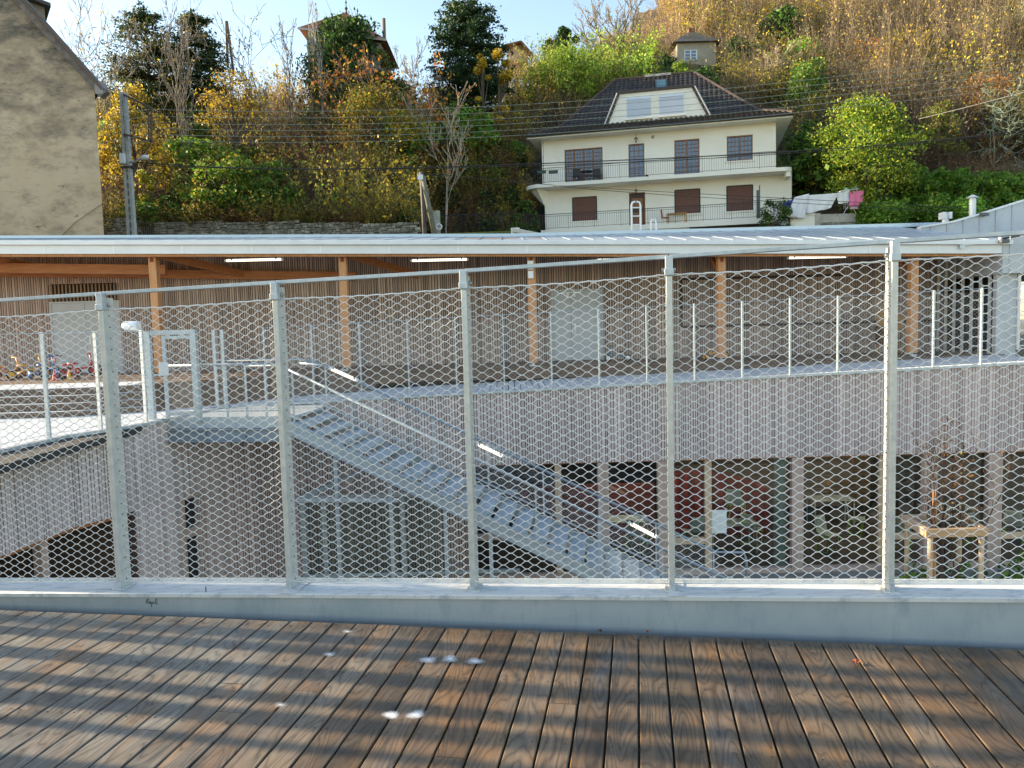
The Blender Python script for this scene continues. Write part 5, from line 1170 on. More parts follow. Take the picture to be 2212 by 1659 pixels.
q = P(948, 490, 43.9); m = MB(); m.tube([q + Vector((.15 * math.cos(k * .5236), 0, .15 * math.sin(k * .5236))) for k in range(12)], .05, 8, closed=True); tag(m.build('coiled_hose', mat('white hose', (.75, .76, .76), .5), smooth=True), 'white coil hanging on the pale gate pillar', 'hose')
# garden wall and laundry right of the house
t = thing('garden_wall', 'patched concrete garden wall with stone base under the laundry', 'wall', P(1780, 480, 44)); cw = mat('patched concrete', (.42, .36, .31), .9, 0, (.58, .55, .50), 1.5, bump=.2, dirt=((.22, .2, .17), 2.5, .55, .68))
a, b = P(1765, 500, 44), P(1858, 500, 44); zt2 = P(1800, 462, 44).z; MB().bx(a.x, b.x, 44, 44.4, a.z - 1, zt2).build('wall_panel', cw, t); MB().bx(a.x - .0, b.x, 43.95, 43.998, a.z - 1, P(1800, 480, 44).z).build('stone_base', stone, t)
a2 = P(1706, 500, 44); MB().bx(a2.x, a.x, 43.9, 44.3, a.z - 1, P(1730, 466, 44).z).build('cream_panel', cream, t); MB().bx(a.x - .15, a.x + .12, 43.85, 44.42, a.z - 1, zt2 + .05).build('pier', cw, t)
MB().bx(a2.x, a.x - .16, 43.85, 44.35, P(1730, 466, 44).z + .001, P(1730, 462, 44).z).build('coping', whitep, t)
cloths = [('white patterned', [(1716, 426), (1748, 418), (1738, 471), (1700, 468)], (.80, .80, .84), 'white sheet with faded blue and red print hanging at the left end of the washing', 43.6),
          ('white sheet', [(1741, 422), (1812, 417), (1795, 448), (1741, 462)], (.84, .84, .88), 'large plain white sheet in the middle of the washing', 43.7),
          ('small white', [(1806, 418), (1835, 411), (1834, 436), (1812, 440)], (.82, .83, .86), 'small white towel hanging left of the pink one', 43.75),
          ('pink', [(1835, 414), (1866, 412), (1864, 442), (1835, 444)], (.85, .22, .40), 'bright pink towel at the right end of the washing', 43.7),
          ('blue', [(1690, 438), (1717, 430), (1706, 466), (1697, 462)], (.06, .09, .40), 'dark blue cloth hanging behind the printed sheet', 43.9)]
for nm, q4, colr, lb, Yc in cloths:
    c4 = [P(x, y, Yc) for x, y in q4]; m = MB(); N = 14; V = []
    for j in range(N + 1):
        for i in range(N + 1):
            u, v = i / N, j / N; p = c4[0].lerp(c4[1], u).lerp(c4[3].lerp(c4[2], u), v); p.y += .05 * math.sin(u * 14 + v * 2) * (v + .2); p.z -= .05 * abs(math.sin(u * 6)) * v; V.append(tuple(p))
    m.add(V, [(j * (N + 1) + i, j * (N + 1) + i + 1, (j + 1) * (N + 1) + i + 1, (j + 1) * (N + 1) + i) for j in range(N) for i in range(N)])
    base_m = mat('cloth ' + nm, colr, .9, 0, tuple(c * .93 for c in colr), 4)
    if nm == 'white patterned': base_m = mat('cloth ' + nm, colr, .9, 0, (.25, .35, .7), 9, lo=.60, hi=.64, dirt=((.72, .25, .25), 8, .60, .64))
    o = m.build('hanging_cloth', base_m, smooth=True); s_ = o.modifiers.new('thickness', 'SOLIDIFY'); s_.thickness = .015; tag(o, lb, 'washing', 'washing hung out beside the cream house')
t = thing('drying_rack', 'white wire drying rack with small items behind the pink towel', 'rack', P(1845, 452, 44)); m = MB(); r0_, r1_ = P(1818, 412, 43.9), P(1856, 408, 43.9)
for k in range(5): o = Vector((0, k * .14, 0)); m.tube([r0_ + o, r1_ + o], .010, 5)
m.tube([r0_, r0_ + Vector((0, .6, 0)), r1_ + Vector((0, .6, 0)), r1_, r0_], .016, 5)
for a, b in ((P(1822, 412, 43.9), P(1850, 462, 43.9)), (P(1852, 410, 43.9), P(1822, 462, 43.9))): m.tube([a, b], .014, 5)
for k in range(9): q = P(1823 + k * 4, 452, 43.85); m.tube([q, q + Vector((0, 0, .35))], .008, 4)
m.build('wire_frame', whitep, t); m = MB(); m.box(P(1828, 410, 44.1), (.25, .02, .25)); m.box(P(1846, 407, 44.1), (.3, .02, .2)); m.build('small_items', mat('mint cloth', (.45, .72, .65), .8), t)
t = thing('pink_cloth', 'pale pink striped cloth low on the drying rack below the pink towel', 'washing', P(1850, 450, 43.8)); MB().box(P(1850, 448, 43.72), (.66, .03, .18)).build('cloth', mat('pale pink cloth', (.75, .45, .55), .8), t)

# pavilion, pink house, stone hut up the hill
tiles = mat('red clay tile', (.30, .10, .05), .8, 0, (.42, .18, .10), 3, stretch=(3, 3, 6), bump=.5)
pv = thing('ivy_pavilion', 'small ivy-wrapped house on the ridge with red tiled roof and two finials', 'house', P(745, 100, 60))
ap = P(745, 20, 60); ap2 = P(773, 44, 60.5); EL, ER = P(655, 76, 59), P(842, 101, 59); zE = (EL.z + ER.z) / 2 + .0
m = MB(); y0, y1 = 57.5, 64; m.add([(EL.x, y0, EL.z), (ER.x, y0, ER.z), (ER.x, y1, ER.z), (EL.x, y1, EL.z), (ap.x, 60.5, ap.z), (ap2.x, 61, ap2.z)], [(0, 1, 5, 4), (1, 2, 5), (2, 3, 4, 5), (3, 0, 4), (3, 2, 1, 0)]); m.build('roof', tiles, pv)
m = MB(); zf0 = 13; m.prism([(EL.x + .5, y0 + .5, zf0), (ER.x - .5, y0 + .5, zf0), (ER.x - .5, y0 + .5, ER.z - .05), (EL.x + .5, y0 + .5, EL.z - .05)], (0, 5, 0)); m.build('wall', mat('grey render', (.30, .28, .25), .9), pv)
m = MB()
for q in (ap, ap2): m.lathe((q.x, 60.5, q.z - .1), [(.10, 0), (.05, .2), (.13, .35), (.04, .5), (.03, .7), (.08, .78), (.01, 1.0)], 8)
m.build('finial', mat('dark finial', (.09, .05, .04), .6), pv)
m = MB(); m.beam(EL + Vector((0, -1.6, 0)), Vector((ap.x, 58.2, zE + (ap.z - zE) * .12)), .01, .01); m = MB(); m.beam((EL.x, y0 - .02, EL.z - .06), (ER.x, y0 - .02, ER.z - .06), .06, .14); m.build('fascia', mat('grey fascia', (.45, .42, .38), .8), pv)
q = P(830, 84, 61); m = MB(); m.cyl(q - Vector((0, 0, 1)), P(829, 40, 61), .13, 8); o = m.build('chimney', mat('old pipe', (.16, .12, .10), .8), pv)
ph = thing('pink_house', 'corner of a pale pink house with a brown gable roof half hidden on the ridge', 'house', P(1120, 120, 72)); q = [P(x, y, 72) for x, y in ((1095, 130), (1140, 130), (1140, 112), (1124, 97), (1095, 104))]
MB().prism(q, (0, 5, 0)).build('wall', mat('pink render', (.62, .42, .36), .9), ph)
m = MB(); m.beam(P(1125, 94, 71.8), P(1150, 122, 71.8), 1.2, .16, up=(0, 0, 1)); m.beam(P(1125, 94, 71.8), P(1085, 104, 71.8), 1.2, .14); m.build('roof', mat('brown tiles', (.16, .07, .045), .8), ph)
hu = thing('stone_hut', 'small square stone hut with a dark pyramid roof and white window high on the hill', 'house', P(1505, 135, 78)); Yh = 78
a, b = P(1463, 140, Yh), P(1547, 140, Yh); zt2 = P(1505, 92, Yh).z; zb2 = P(1505, 150, Yh).z - 2
wx0, wx1, wz0, wz1 = P(1478, 130, Yh).x, P(1506, 130, Yh).x, P(1492, 131, Yh).z, P(1492, 108, Yh).z
MB().bx(a.x, b.x, Yh, Yh + 4.5, zb2, zt2).build('wall', mat('tan stone render', (.33, .29, .23), .9, 0, (.42, .37, .30), 1.2, bump=.3), hu)
ctr = Vector(((a.x + b.x) / 2, Yh + 2.25, P(1503, 66, Yh + 2.2).z)); m = MB(); m.add([(a.x - .45, Yh - .45, zt2), (b.x + .45, Yh - .45, zt2), (b.x + .45, Yh + 4.95, zt2), (a.x - .45, Yh + 4.95, zt2), ctr], [(0, 1, 4), (1, 2, 4), (2, 3, 4), (3, 0, 4), (3, 2, 1, 0)]); r0_ = m.build('roof', mat('hut slate', (.06, .055, .05), .6, 0, (.12, .11, .09), 4, stretch=(1, 1, 4)), hu)
m = MB(); m.bx(ctr.x - .3, ctr.x + .3, ctr.y - .3, ctr.y + .3, ctr.z - .4, ctr.z + .15); m.build('chimney', mat('brown tiles', (.16, .07, .045), .8), hu)
wn_ = MB().bx(wx0, wx1, Yh - .05, Yh - .003, wz0, wz1).build('window', mat('white window paint', (.72, .72, .72), .5), hu); m = MB()
for i in range(2):
    for j in range(3): x = wx0 + (wx1 - wx0) * (.08 + .46 * i); z = wz0 + (wz1 - wz0) * (.06 + .31 * j); m.bx(x, x + (wx1 - wx0) * .36, Yh - .06, Yh - .052, z, z + (wz1 - wz0) * .25)
m.build('pane', bglass, wn_)

# ------------------------------------------------------------------ poles and wires
conc = mat('pole concrete', (.33, .34, .33), .85, 0, (.44, .45, .44), 6, bump=.2)
Yp = 33.0; b0, t0 = P(286, 520, Yp), P(266, 200, Yp); up = thing('utility_pole', 'tapered concrete utility pole with ladder recesses and steel wire frame', 'pole', (b0.x, Yp, 4))
zb = 4.0; m = MB(); lean = (t0.x - b0.x) / (t0.z - b0.z)
def pxl(z): return b0.x + (z - b0.z) * lean * 1.0
def hw(z): return .24 - (z - zb) / (t0.z - zb) * .09
for s_ in (-1, 1): m.hexa([(pxl(zb) + s_ * .12 - .065, Yp - .12, zb), (pxl(zb) + s_ * .12 + .065, Yp - .12, zb), (pxl(zb) + s_ * .12 + .065, Yp + .12, zb), (pxl(zb) + s_ * .12 - .065, Yp + .12, zb),
                           (t0.x + s_ * .07 - .045, Yp - .1, t0.z), (t0.x + s_ * .07 + .045, Yp - .1, t0.z), (t0.x + s_ * .07 + .045, Yp + .1, t0.z), (t0.x + s_ * .07 - .045, Yp + .1, t0.z)])
z = zb
while z < t0.z - .1: h = .22 if z < t0.z - 3 else .6; m.bx(pxl(z) - hw(z) * .6, pxl(z) + hw(z) * .6, Yp - .07, Yp + .07, z, z + h * .55); z += h * 1.5 if h < .5 else h
m.bx(t0.x - .14, t0.x + .14, Yp - .02, Yp + .09, t0.z - 3.2, t0.z - .05)
m.build('shaft', conc, up)
rust = mat('rusty steel', (.13, .08, .055), .8)
m = MB(); c1, c2, c3, c4 = P(268, 205, Yp - .15), P(327, 233, Yp - .6), P(268, 290, Yp - .15), P(327, 306, Yp - .6)
m.beam(c1, c2, .09, .07); m.beam(c3, c4, .09, .07); m.beam(c2, c4, .07, .07, up=(1, 0, 0)); d_ = P(321, 234, Yp - .6); m.beam(d_, P(321, 305, Yp - .6), .04, .05, up=(1, 0, 0)); m.beam(c4, P(296, 352, Yp - .15), .04, .04); m.build('cross_frame', rust, up)
ins_ = MB()
wl = []
for k, (yl, y2, y3, y4) in enumerate(((236, 236, 220, 112), (250, 250, 234, 127), (264, 264.5, 247, 140.5), (277, 277, 258, 154), (290, 290, 273, 171), (303, 302.5, 284, 187))):
    p = P(327, yl, Yp - .6); ins_.lathe(p + Vector((0, -.02, 0)), [(.03, -.05), (.05, -.02), (.03, 0), (.05, .02), (.03, .05)], 8, axis=(0, 1, 0)); wl.append((yl, y2, y3, y4))
ins_.build('insulators', mat('green glass insulator', (.03, .10, .07), .2), up)
def wire(pts, r, label, mt, name='overhead_wire', grp=None):
    # Lagrange curve through the given points
    P_ = [P(x, y, Y) for x, y, Y in pts]; xs_ = [p.x for p in P_]; out = []
    for k in range(33):
        x = xs_[0] + (xs_[-1] - xs_[0]) * k / 32; q = [0, 0]
        for i, p in enumerate(P_):
            l_ = 1.0
            for j in range(len(P_)):
                if j != i: l_ *= (x - xs_[j]) / (xs_[i] - xs_[j])
            q[0] += p.y * l_; q[1] += p.z * l_
        out.append((x, q[0], q[1]))
    m = MB().tube(out, r, 5); return tag(m.build(name, mt, smooth=True), label, 'wire', grp)
gw2 = mat('greenish bare wire', (.30, .36, .30), .5, .4); bw2 = mat('black cable', (.03, .03, .03), .6)
nth = ['topmost', 'second from the top', 'third from the top', 'fourth from the top', 'fifth from the top', 'lowest']
for k, (a, b, c_, d_) in enumerate(wl):
    wire([(328, a, 32.4), (900, b, 33), (1591, [189, 202, 216, 229, 243, 256][k], 33), (2216, d_, 32)], .009, 'thin bare power line crossing above the cream house, %s of six' % nth[k], gw2, grp='six bare power lines')
    wire([(40, a + 34 + k * 2, 30.5), (200, a + 17 + k, 31.5), (327, a, 32.4)], .009, 'thin bare power line left of the pole frame, %s of six' % nth[k], gw2, grp='bare power lines left of the pole')
wire([(290, 350, 32.8), (900, 362, 33), (1454, 341, 33), (1715, 327, 33), (2216, 281, 32)], .022, 'thick black twisted cable crossing the upper balcony', bw2)
wire([(290, 356, 32.8), (900, 364, 33), (1454, 346, 33), (1715, 331, 33), (2216, 285, 32)], .013, 'thin black cable just below the thick one over the upper balcony', bw2)
wire([(1195, 400, 37), (1500, 418, 36), (1800, 434, 35), (2216, 458, 34)], .012, 'upper one of two black cables sloping across the lower storey', bw2)
wire([(1195, 402, 37), (1500, 425, 36), (1800, 443, 35), (2216, 470, 34)], .012, 'lower one of two black cables sloping across the lower storey', bw2)
wire([(1600, 455, 36), (2000, 253, 34), (2216, 200, 33)], .014, 'pale thick cable rising to the right above the dry hedge', mat('pale cable', (.26, .26, .24), .7)) if False else wire([(1985, 257, 40), (2090, 231, 38), (2216, 198, 36)], .014, 'pale thick cable rising to the right above the dry hedge', mat('pale cable', (.26, .26, .24), .7))
# street lamp head on the pole
q = P(292, 346, Yp - .25); t = thing('street_lamp', 'grey cobra-head street lamp fixed to the concrete utility pole', 'lamp', q)
hd = P(305, 341, Yp - .6); hd2 = P(322, 339, Yp - .9); m = MB(); ax = (hd2 - hd).normalized(); m.lathe(hd - ax * .1, [(.03, 0), (.07, .10), (.11, .25), (.11, .45), (.06, .58), (.005, .62)], 12, axis=ax); o = m.build('lamp_head', mat('lamp grey', (.68, .69, .72), .4), t, smooth=True)
m = MB(); m.tube([P(280, 350, Yp - .1), P(292, 350, Yp - .25), hd], .035, 8); m.build('arm', galv, t, smooth=True)
q = P(265, 343, Yp - .2); t = thing('pole_box', 'small grey switch box and clamps strapped to the utility pole', 'box', q); MB().box(q, (.22, .2, .42), .1).build('box', mat('lamp grey', (.68, .69, .72), .4), t, bevel=.02); MB().box(P(278, 362, Yp), (.5, .42, .06)).build('strap', mat('dark clamp', (.08, .08, .08), .4, .5), t)
Yq = 38.0; t = thing('wooden_pole', 'pair of leaning mossy wooden utility poles with a white box at the top', 'pole', P(925, 515, Yq)); woodp = mat('mossy pole wood', (.11, .11, .08), .9, 0, (.19, .185, .145), 4)
MB().tube([P(909, 372, Yq), P(914, 440, Yq), P(919, 530, Yq)], [.09, .10, .12], 8).build('shaft', mat('grey pole wood', (.16, .15, .14), .9), t, smooth=True); MB().tube([P(913, 380, Yq - .1), P(943, 530, Yq - .1)], [.11, .15], 10).build('strut', woodp, t, smooth=True)
MB().box(P(908, 383, Yq - .2), (.26, .12, .24), .1).build('white_box', whitep, t); m = MB(); m.tube([P(909, 372, Yq), P(935, 380, Yq), P(968, 376, Yq)], .02, 5)
for k in range(4): m.tube([P(914 + k, 390, Yq - .15), P(912 + (k % 2) * 12, 430 + k * 8, Yq - .2), P(922 - k * 2, 490, Yq - .2)], .012, 4)
m.build('cable_bundle', bw2, t); q = P(942, 383, Yq); m = MB(); m.tube([q, P(968, 379, Yq), P(1195, 400, 37)], .016, 4); m.build('service_cable', bw2, t)
t = thing('telegraph_pole', 'pair of slim dark poles joined at the top against the sky at the left', 'pole', P(497, 140, 58)); m = MB(); m.tube([P(489, 46, 58), P(492, 145, 58)], .10, 6); m.build('shaft', rust, t); m = MB(); m.tube([P(490, 46, 58.1), P(505, 160, 58.1)], .10, 6); m.build('strut', rust, t)

# ------------------------------------------------------------------ toys and furniture on the sheltered deck
rub = mat('black rubber', (.02, .02, .02), .7)
def trike(label, px, py, Y, rz, colr, s=1.0, kind='tricycle'):
    q = P(px, py, Y); q.z = CZ + .0; t = thing('child_' + kind, label, kind, q); t.rotation_euler = (0, 0, rz); cm = mat('toy paint %.2f %.2f' % (colr[0], colr[2]), colr, .35)
    def add(m, n_, mt, par=None): o = m.build(n_, mt, None, smooth=True); o.parent = par or t; return o
    for x, y, r in ((-.30, -.16, .10), (-.30, .16, .10), (.32, 0, .13)) if kind == 'tricycle' else ((-.32, -.02, .14), (.32, 0, .14)):
        m = MB(); m.tube([(x + r * .82 * s * math.cos(k * .5236), y * s, r * s + r * .82 * s * math.sin(k * .5236)) for k in range(12)], r * .18 * s, 6, closed=True); w = add(m, 'wheel', rub)
        m = MB(); m.cyl((x, y * s - .015, r * s), (x, y * s + .015, r * s), r * .66 * s, 12); add(m, 'rim', whitep if kind != 'tricycle' else cm, w)
    m = MB(); m.tube([(-.30, -.16, .10 * s), (-.30, .16, .10 * s)], .014, 6); m.tube([(-.30, 0, .10), (-.10, 0, .20), (.18, 0, .22), (.26, 0, .34)], .022, 6); m.tube([(.32, 0, .13), (.26, 0, .34), (.22, 0, .52)], .018, 6); add(m, 'frame', cm)
    m = MB(); m.tube([(.20, -.17, .54), (.22, 0, .52), (.20, .17, .54)], .015, 6); add(m, 'handlebar', rub if kind != 'tricycle' else cm)
    m = MB(); m.lathe((-.14, 0, .30), [(.001, 0), (.10, 0), (.11, .03), (.05, .05), (.001, .05)], 12); m.cyl((-.14, 0, .18), (-.14, 0, .31), .014, 6); add(m, 'saddle', rub if kind != 'tricycle' else cm)
    t.scale = (s, s, s); return t
RED, BLUE, YEL = (.55, .03, .03), (.02, .13, .45), (.75, .38, .02)
trike('yellow toy tricycle at the left end of the row of toys', 62, 795, 20.5, .3, YEL, 1.15); trike('blue toy tricycle between the yellow and the red ones', 100, 797, 20.4, -.4, BLUE, 1.15)
trike('red toy tricycle, left of two, behind the left railing', 135, 795, 20.6, 2.8, RED, 1.1); trike('red toy tricycle with high frame, right of two, in front of the left double door', 172, 795, 20.6, .2, RED, 1.2)
trike('yellow and black toy tricycle at the extreme left edge', 15, 797, 20.5, 1.0, (.70, .30, .05), 1.1)
trike('small blue balance bicycle standing right of the middle double door', 1335, 780, 21.6, 3.0, (.02, .22, .38), .85, 'bicycle')
trike('low orange toy trike half hidden behind the fourth timber post', 1545, 778, 21.3, .1, (.80, .36, .02), .9)
for px, lb, c_ in ((118, 'small red toy cone', RED), (150, 'small yellow toy cone', YEL)):
    q = P(px, 815, 19.6); q.z = CZ; m = MB(); m.lathe(q, [(.10, 0), (.10, .02), (.06, .03), (.02, .25), (.001, .25)], 12); tag(m.build('toy_cone', mat('cone %.2f' % c_[1], c_, .5)), lb + ' on the frosted deck edge at the left', 'cone')
q = P(1922, 755, 21.5); q.z = CZ; t = thing('wooden_play_table', 'ochre wooden play table with an upright board beside the fifth timber post', 'table', q); ow = mat('ochre wood', (.40, .22, .06), .6, 0, (.28, .14, .04), 4)
MB().box(q + Vector((.1, 0, .70)), (.75, .5, .05)).build('tabletop', ow, t); MB().box(q + Vector((.1, .22, .95)), (.75, .04, .46)).build('back_board', ow, t); MB().box(q + Vector((-.28, 0, .55)), (.05, .5, .5)).build('side_board', mat('dark brown board', (.10, .05, .03), .6), t)
for i in (-1, 1):
    for j in (-1, 1): MB().box(q + Vector((.1 + i * .32, j * .2, .34)), (.05, .05, .68)).build('leg', ow, t)
# ------------------------------------------------------------------ vegetation
lm = leafmat('leaf'); bark = leafmat('bark', .9, 0.0)
rs = np.random.RandomState(11)
def leaves(C_, size, cols, rs, jit=.25, up=.0):
    n = len(C_); a = rs.normal(size=(n, 3)); a /= np.linalg.norm(a, axis=1)[:, None]; b = rs.normal(size=(n, 3)); b[:, 2] -= up; b -= a * (a * b).sum(1)[:, None]; b /= np.linalg.norm(b, axis=1)[:, None]
    sz = (size * rs.uniform(.6, 1.35, n))[:, None]; V = np.stack([C_ - b * sz, C_ + a * sz * .5, C_ + b * sz, C_ - a * sz * .5], 1).reshape(-1, 3)
    F = np.arange(4 * n).reshape(-1, 4); c = np.clip(cols * (1 + rs.uniform(-jit, jit, (n, 1))), 0, 1); return V, F, np.repeat(c, 4, 0)
def tubes(S0, S1, R0, R1, col, rs, sides=3):
    S0 = np.array(S0); S1 = np.array(S1); R0 = np.array(R0); R1 = np.array(R1); n = len(S0); d = S1 - S0; L_ = np.linalg.norm(d, axis=1)[:, None]; d = d / np.maximum(L_, 1e-6); t = np.where(np.abs(d[:, 2:]) > .9, np.array([[1., 0, 0]]), np.array([[0, 0, 1.]])); a = np.cross(d, t); a /= np.linalg.norm(a, axis=1)[:, None]; b = np.cross(d, a)
    V = []
    for S_2, RR in ((S0, R0), (S1, R1)):
        for k in range(sides): an = 2 * math.pi * k / sides; V.append(S_2 + (a * math.cos(an) + b * math.sin(an)) * RR[:, None])
    V = np.stack(V, 1).reshape(-1, 3); base = (np.arange(n) * 2 * sides)[:, None]; F = np.concatenate([base + np.array([[k, (k + 1) % sides, sides + (k + 1) % sides, sides + k]]) for k in range(sides)], 0)
    c = np.array(col)[None] * (1 + rs.uniform(-.2, .2, (n, 1))); return V, F, np.repeat(np.clip(c, 0, 1), 2 * sides, 0)
def cat_(parts):
    V = []; F = []; Cc = []; b = 0
    for v, f, c in parts: V.append(v); F.append(f + b); Cc.append(c); b += len(v)
    return np.concatenate(V), np.concatenate(F), np.concatenate(Cc)
def grow(rs, p, d, L_, r, lvl, out, ends, kids=3, spread=.5, up=.12, seg=3, taper=.62):
    p = np.array(p, float); d = np.array(d, float)
    for i in range(seg):
        d = d + rs.normal(size=3) * .11; d[2] += up * .5; d /= np.linalg.norm(d); q = p + d * L_ / seg; r2 = r * (1 - .32 / seg * 1.3); out.append((p, q, r, r2)); p, r = q, r2
        if lvl > 0 and i < seg - 1 and rs.rand() < .75:
            e = d + rs.normal(size=3) * spread; e[2] += up; e /= np.linalg.norm(e); grow(rs, p, e, L_ * taper * .85, r * .55, lvl - 1, out, ends, kids, spread, up, seg, taper)
    if lvl <= 0: ends.append(p); return
    for k in range(kids):
        e = d + rs.normal(size=3) * spread; e[2] += up; e /= np.linalg.norm(e); grow(rs, p, e, L_ * taper * rs.uniform(.8, 1.15), r * .68, lvl - 1, out, ends, kids, spread, up, seg, taper)
PAL = dict(gold=[(.62, .42, .04), (.55, .38, .05), (.40, .29, .05), (.26, .21, .05)], olive=[(.17, .155, .04), (.22, .18, .045), (.13, .13, .04), (.30, .24, .05)], green=[(.07, .16, .025), (.10, .20, .03), (.14, .24, .04), (.055, .12, .025)],
           dark=[(.018, .045, .018), (.025, .055, .02), (.03, .07, .02)], orange=[(.45, .15, .03), (.50, .20, .04), (.35, .12, .03), (.40, .24, .04)], rust=[(.20, .09, .03), (.16, .07, .03), (.26, .13, .04)], lime=[(.20, .30, .04), (.16, .26, .04), (.26, .32, .05)],
           brown=[(.15, .095, .05), (.12, .08, .045), (.19, .13, .07)], laurel=[(.08, .19, .03), (.13, .25, .035), (.10, .21, .04)], bright=[(.26, .32, .03), (.20, .28, .03), (.32, .34, .04)], pink=[(.34, .22, .13), (.28, .19, .11), (.38, .27, .14)])
def pick(rs, names, n):
    cs = []
    for nm, w in names: cs += [(c, w / len(PAL[nm])) for c in PAL[nm]]
    w = np.array([x[1] for x in cs]); return np.array([1.15, 1.15, 1.0]) * np.array([x[0] for x in cs])[rs.choice(len(cs), n, p=w / w.sum())]
def brush_proto(kind, seed):      # unit height
    rs = np.random.RandomState(seed); segs = []; pts = []
    spec = dict(twig=(75, 5, [('brown', .7), ('gold', .3)], 330, .028, (.26, .20, .145)), dusk=(70, 5, [('brown', .7), ('olive', .3)], 420, .028, (.13, .108, .09)), pale=(85, 5, [('pink', .8), ('gold', .2)], 380, .028, (.36, .27, .19)), gold=(48, 5, [('gold', .8), ('olive', .2)], 1000, .032, (.28, .21, .14)),  # dusk: darker twigs and leaves that paint in shade on the right slope
                olive=(48, 5, [('olive', .75), ('gold', .15), ('green', .1)], 1150, .034, (.14, .11, .08)), rust=(48, 5, [('rust', .6), ('brown', .4)], 950, .032, (.12, .085, .06)), orange=(40, 5, [('orange', .75), ('gold', .25)], 1050, .040, (.20, .13, .09)),
                wood=(16, 7, [('brown', .5), ('pink', .3), ('gold', .2)], 500, .020, (.33, .26, .18)), dry=(85, 4, [('brown', .6), ('rust', .4)], 800, .024, (.14, .09, .06)), lime=(40, 5, [('lime', .8), ('green', .2)], 1500, .032, (.14, .15, .07)))
    ns, sg, pal, nl, ls, bc = spec[kind]
    nl = int(nl * 1.35)
    for i in range(ns):
        a = rs.rand() * 6.283; rr = rs.rand() ** .6 * .35; p = np.array([math.cos(a) * rr, math.sin(a) * rr, -.08]); d = np.array([math.cos(a) * rr * 1.4, math.sin(a) * rr * 1.4, 1.0]) + rs.normal(size=3) * .16; d /= np.linalg.norm(d)
        Ln = rs.uniform(.55, 1.12) / sg; r = rs.uniform(.0035, .008) if kind != 'wood' else rs.uniform(.006, .011)
        for k in range(sg):
            d = d + rs.normal(size=3) * .10; d /= np.linalg.norm(d); q = p + d * Ln; segs.append((p, q, r, r * .78)); r *= .78
            if k >= 1:
                pts.append((p, q))
                for _ in range(2 if kind != 'wood' else 7):
                    e = d + rs.normal(size=3) * .55; e[2] = abs(e[2]) * .8 + .15; e /= np.linalg.norm(e); q2 = q + e * rs.uniform(.08, .22); segs.append((q, q2, r * .6, r * .3)); pts.append((q, q2))
            p = q
    A = np.array([s[0] for s in pts]); B = np.array([s[1] for s in pts]); ix = rs.choice(len(A), nl); t = rs.rand(nl, 1); Cc = A[ix] * (1 - t) + B[ix] * t + rs.normal(size=(nl, 3)) * .022; ls *= .80
    parts = [tubes([s[0] for s in segs], [s[1] for s in segs], [s[2] for s in segs], [s[3] for s in segs], bc, rs), leaves(Cc, ls, pick(rs, pal, nl), rs)]
    return cat_(parts)
def dense_proto(pal, seed, nl=3400, ls=.040, lump=16, flat=1.0, up=0.3):
    rs = np.random.RandomState(seed); cs = rs.normal(size=(lump, 3)); cs /= np.linalg.norm(cs, axis=1)[:, None]; cs *= rs.uniform(.15, .34, (lump, 1)); cs[:, 2] = cs[:, 2] * flat + .50
    ix = rs.choice(lump, nl); d = rs.normal(size=(nl, 3)); d /= np.linalg.norm(d, axis=1)[:, None]; rad = (.16 + .10 * rs.rand(lump))[ix][:, None] * rs.uniform(.55, 1.08, (nl, 1)); Cc = cs[ix] + d * rad; Cc = Cc[Cc[:, 2] > .0]
    seg = [(np.zeros(3), c, .016, .006) for c in cs]; tint = (1 + rs.uniform(-.28, .28, lump))[ix[:len(Cc)]][:, None]
    return cat_([leaves(Cc, ls, pick(rs, pal, len(Cc)) * tint, rs, up=up), tubes([s[0] for s in seg], [s[1] for s in seg], [s[2] for s in seg], [s[3] for s in seg], (.08, .06, .04), rs)])
PR = {}
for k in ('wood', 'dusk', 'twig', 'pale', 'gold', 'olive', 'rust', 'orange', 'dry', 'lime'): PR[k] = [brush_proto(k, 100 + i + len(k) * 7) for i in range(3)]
PR['green'] = [dense_proto([('green', .8), ('lime', .1), ('olive', .1)], 31 + i, 2400) for i in range(3)]
PR['dark'] = [dense_proto([('dark', .8), ('green', .2)], 41 + i, 2300) for i in range(2)]
PR['laurel'] = [dense_proto([('laurel', .85), ('lime', .15)], 51 + i, 3000, .036, 20) for i in range(2)]
def xf(pr, x, y, z, h, w, rot, tint=1.0):
    V, F, c = pr; cs, sn = math.cos(rot), math.sin(rot); o = np.empty_like(V); o[:, 0] = (V[:, 0] * cs - V[:, 1] * sn) * w + x; o[:, 1] = (V[:, 0] * sn + V[:, 1] * cs) * w + y; o[:, 2] = V[:, 2] * h + z; return o, F, np.clip(c * tint, 0, 1)
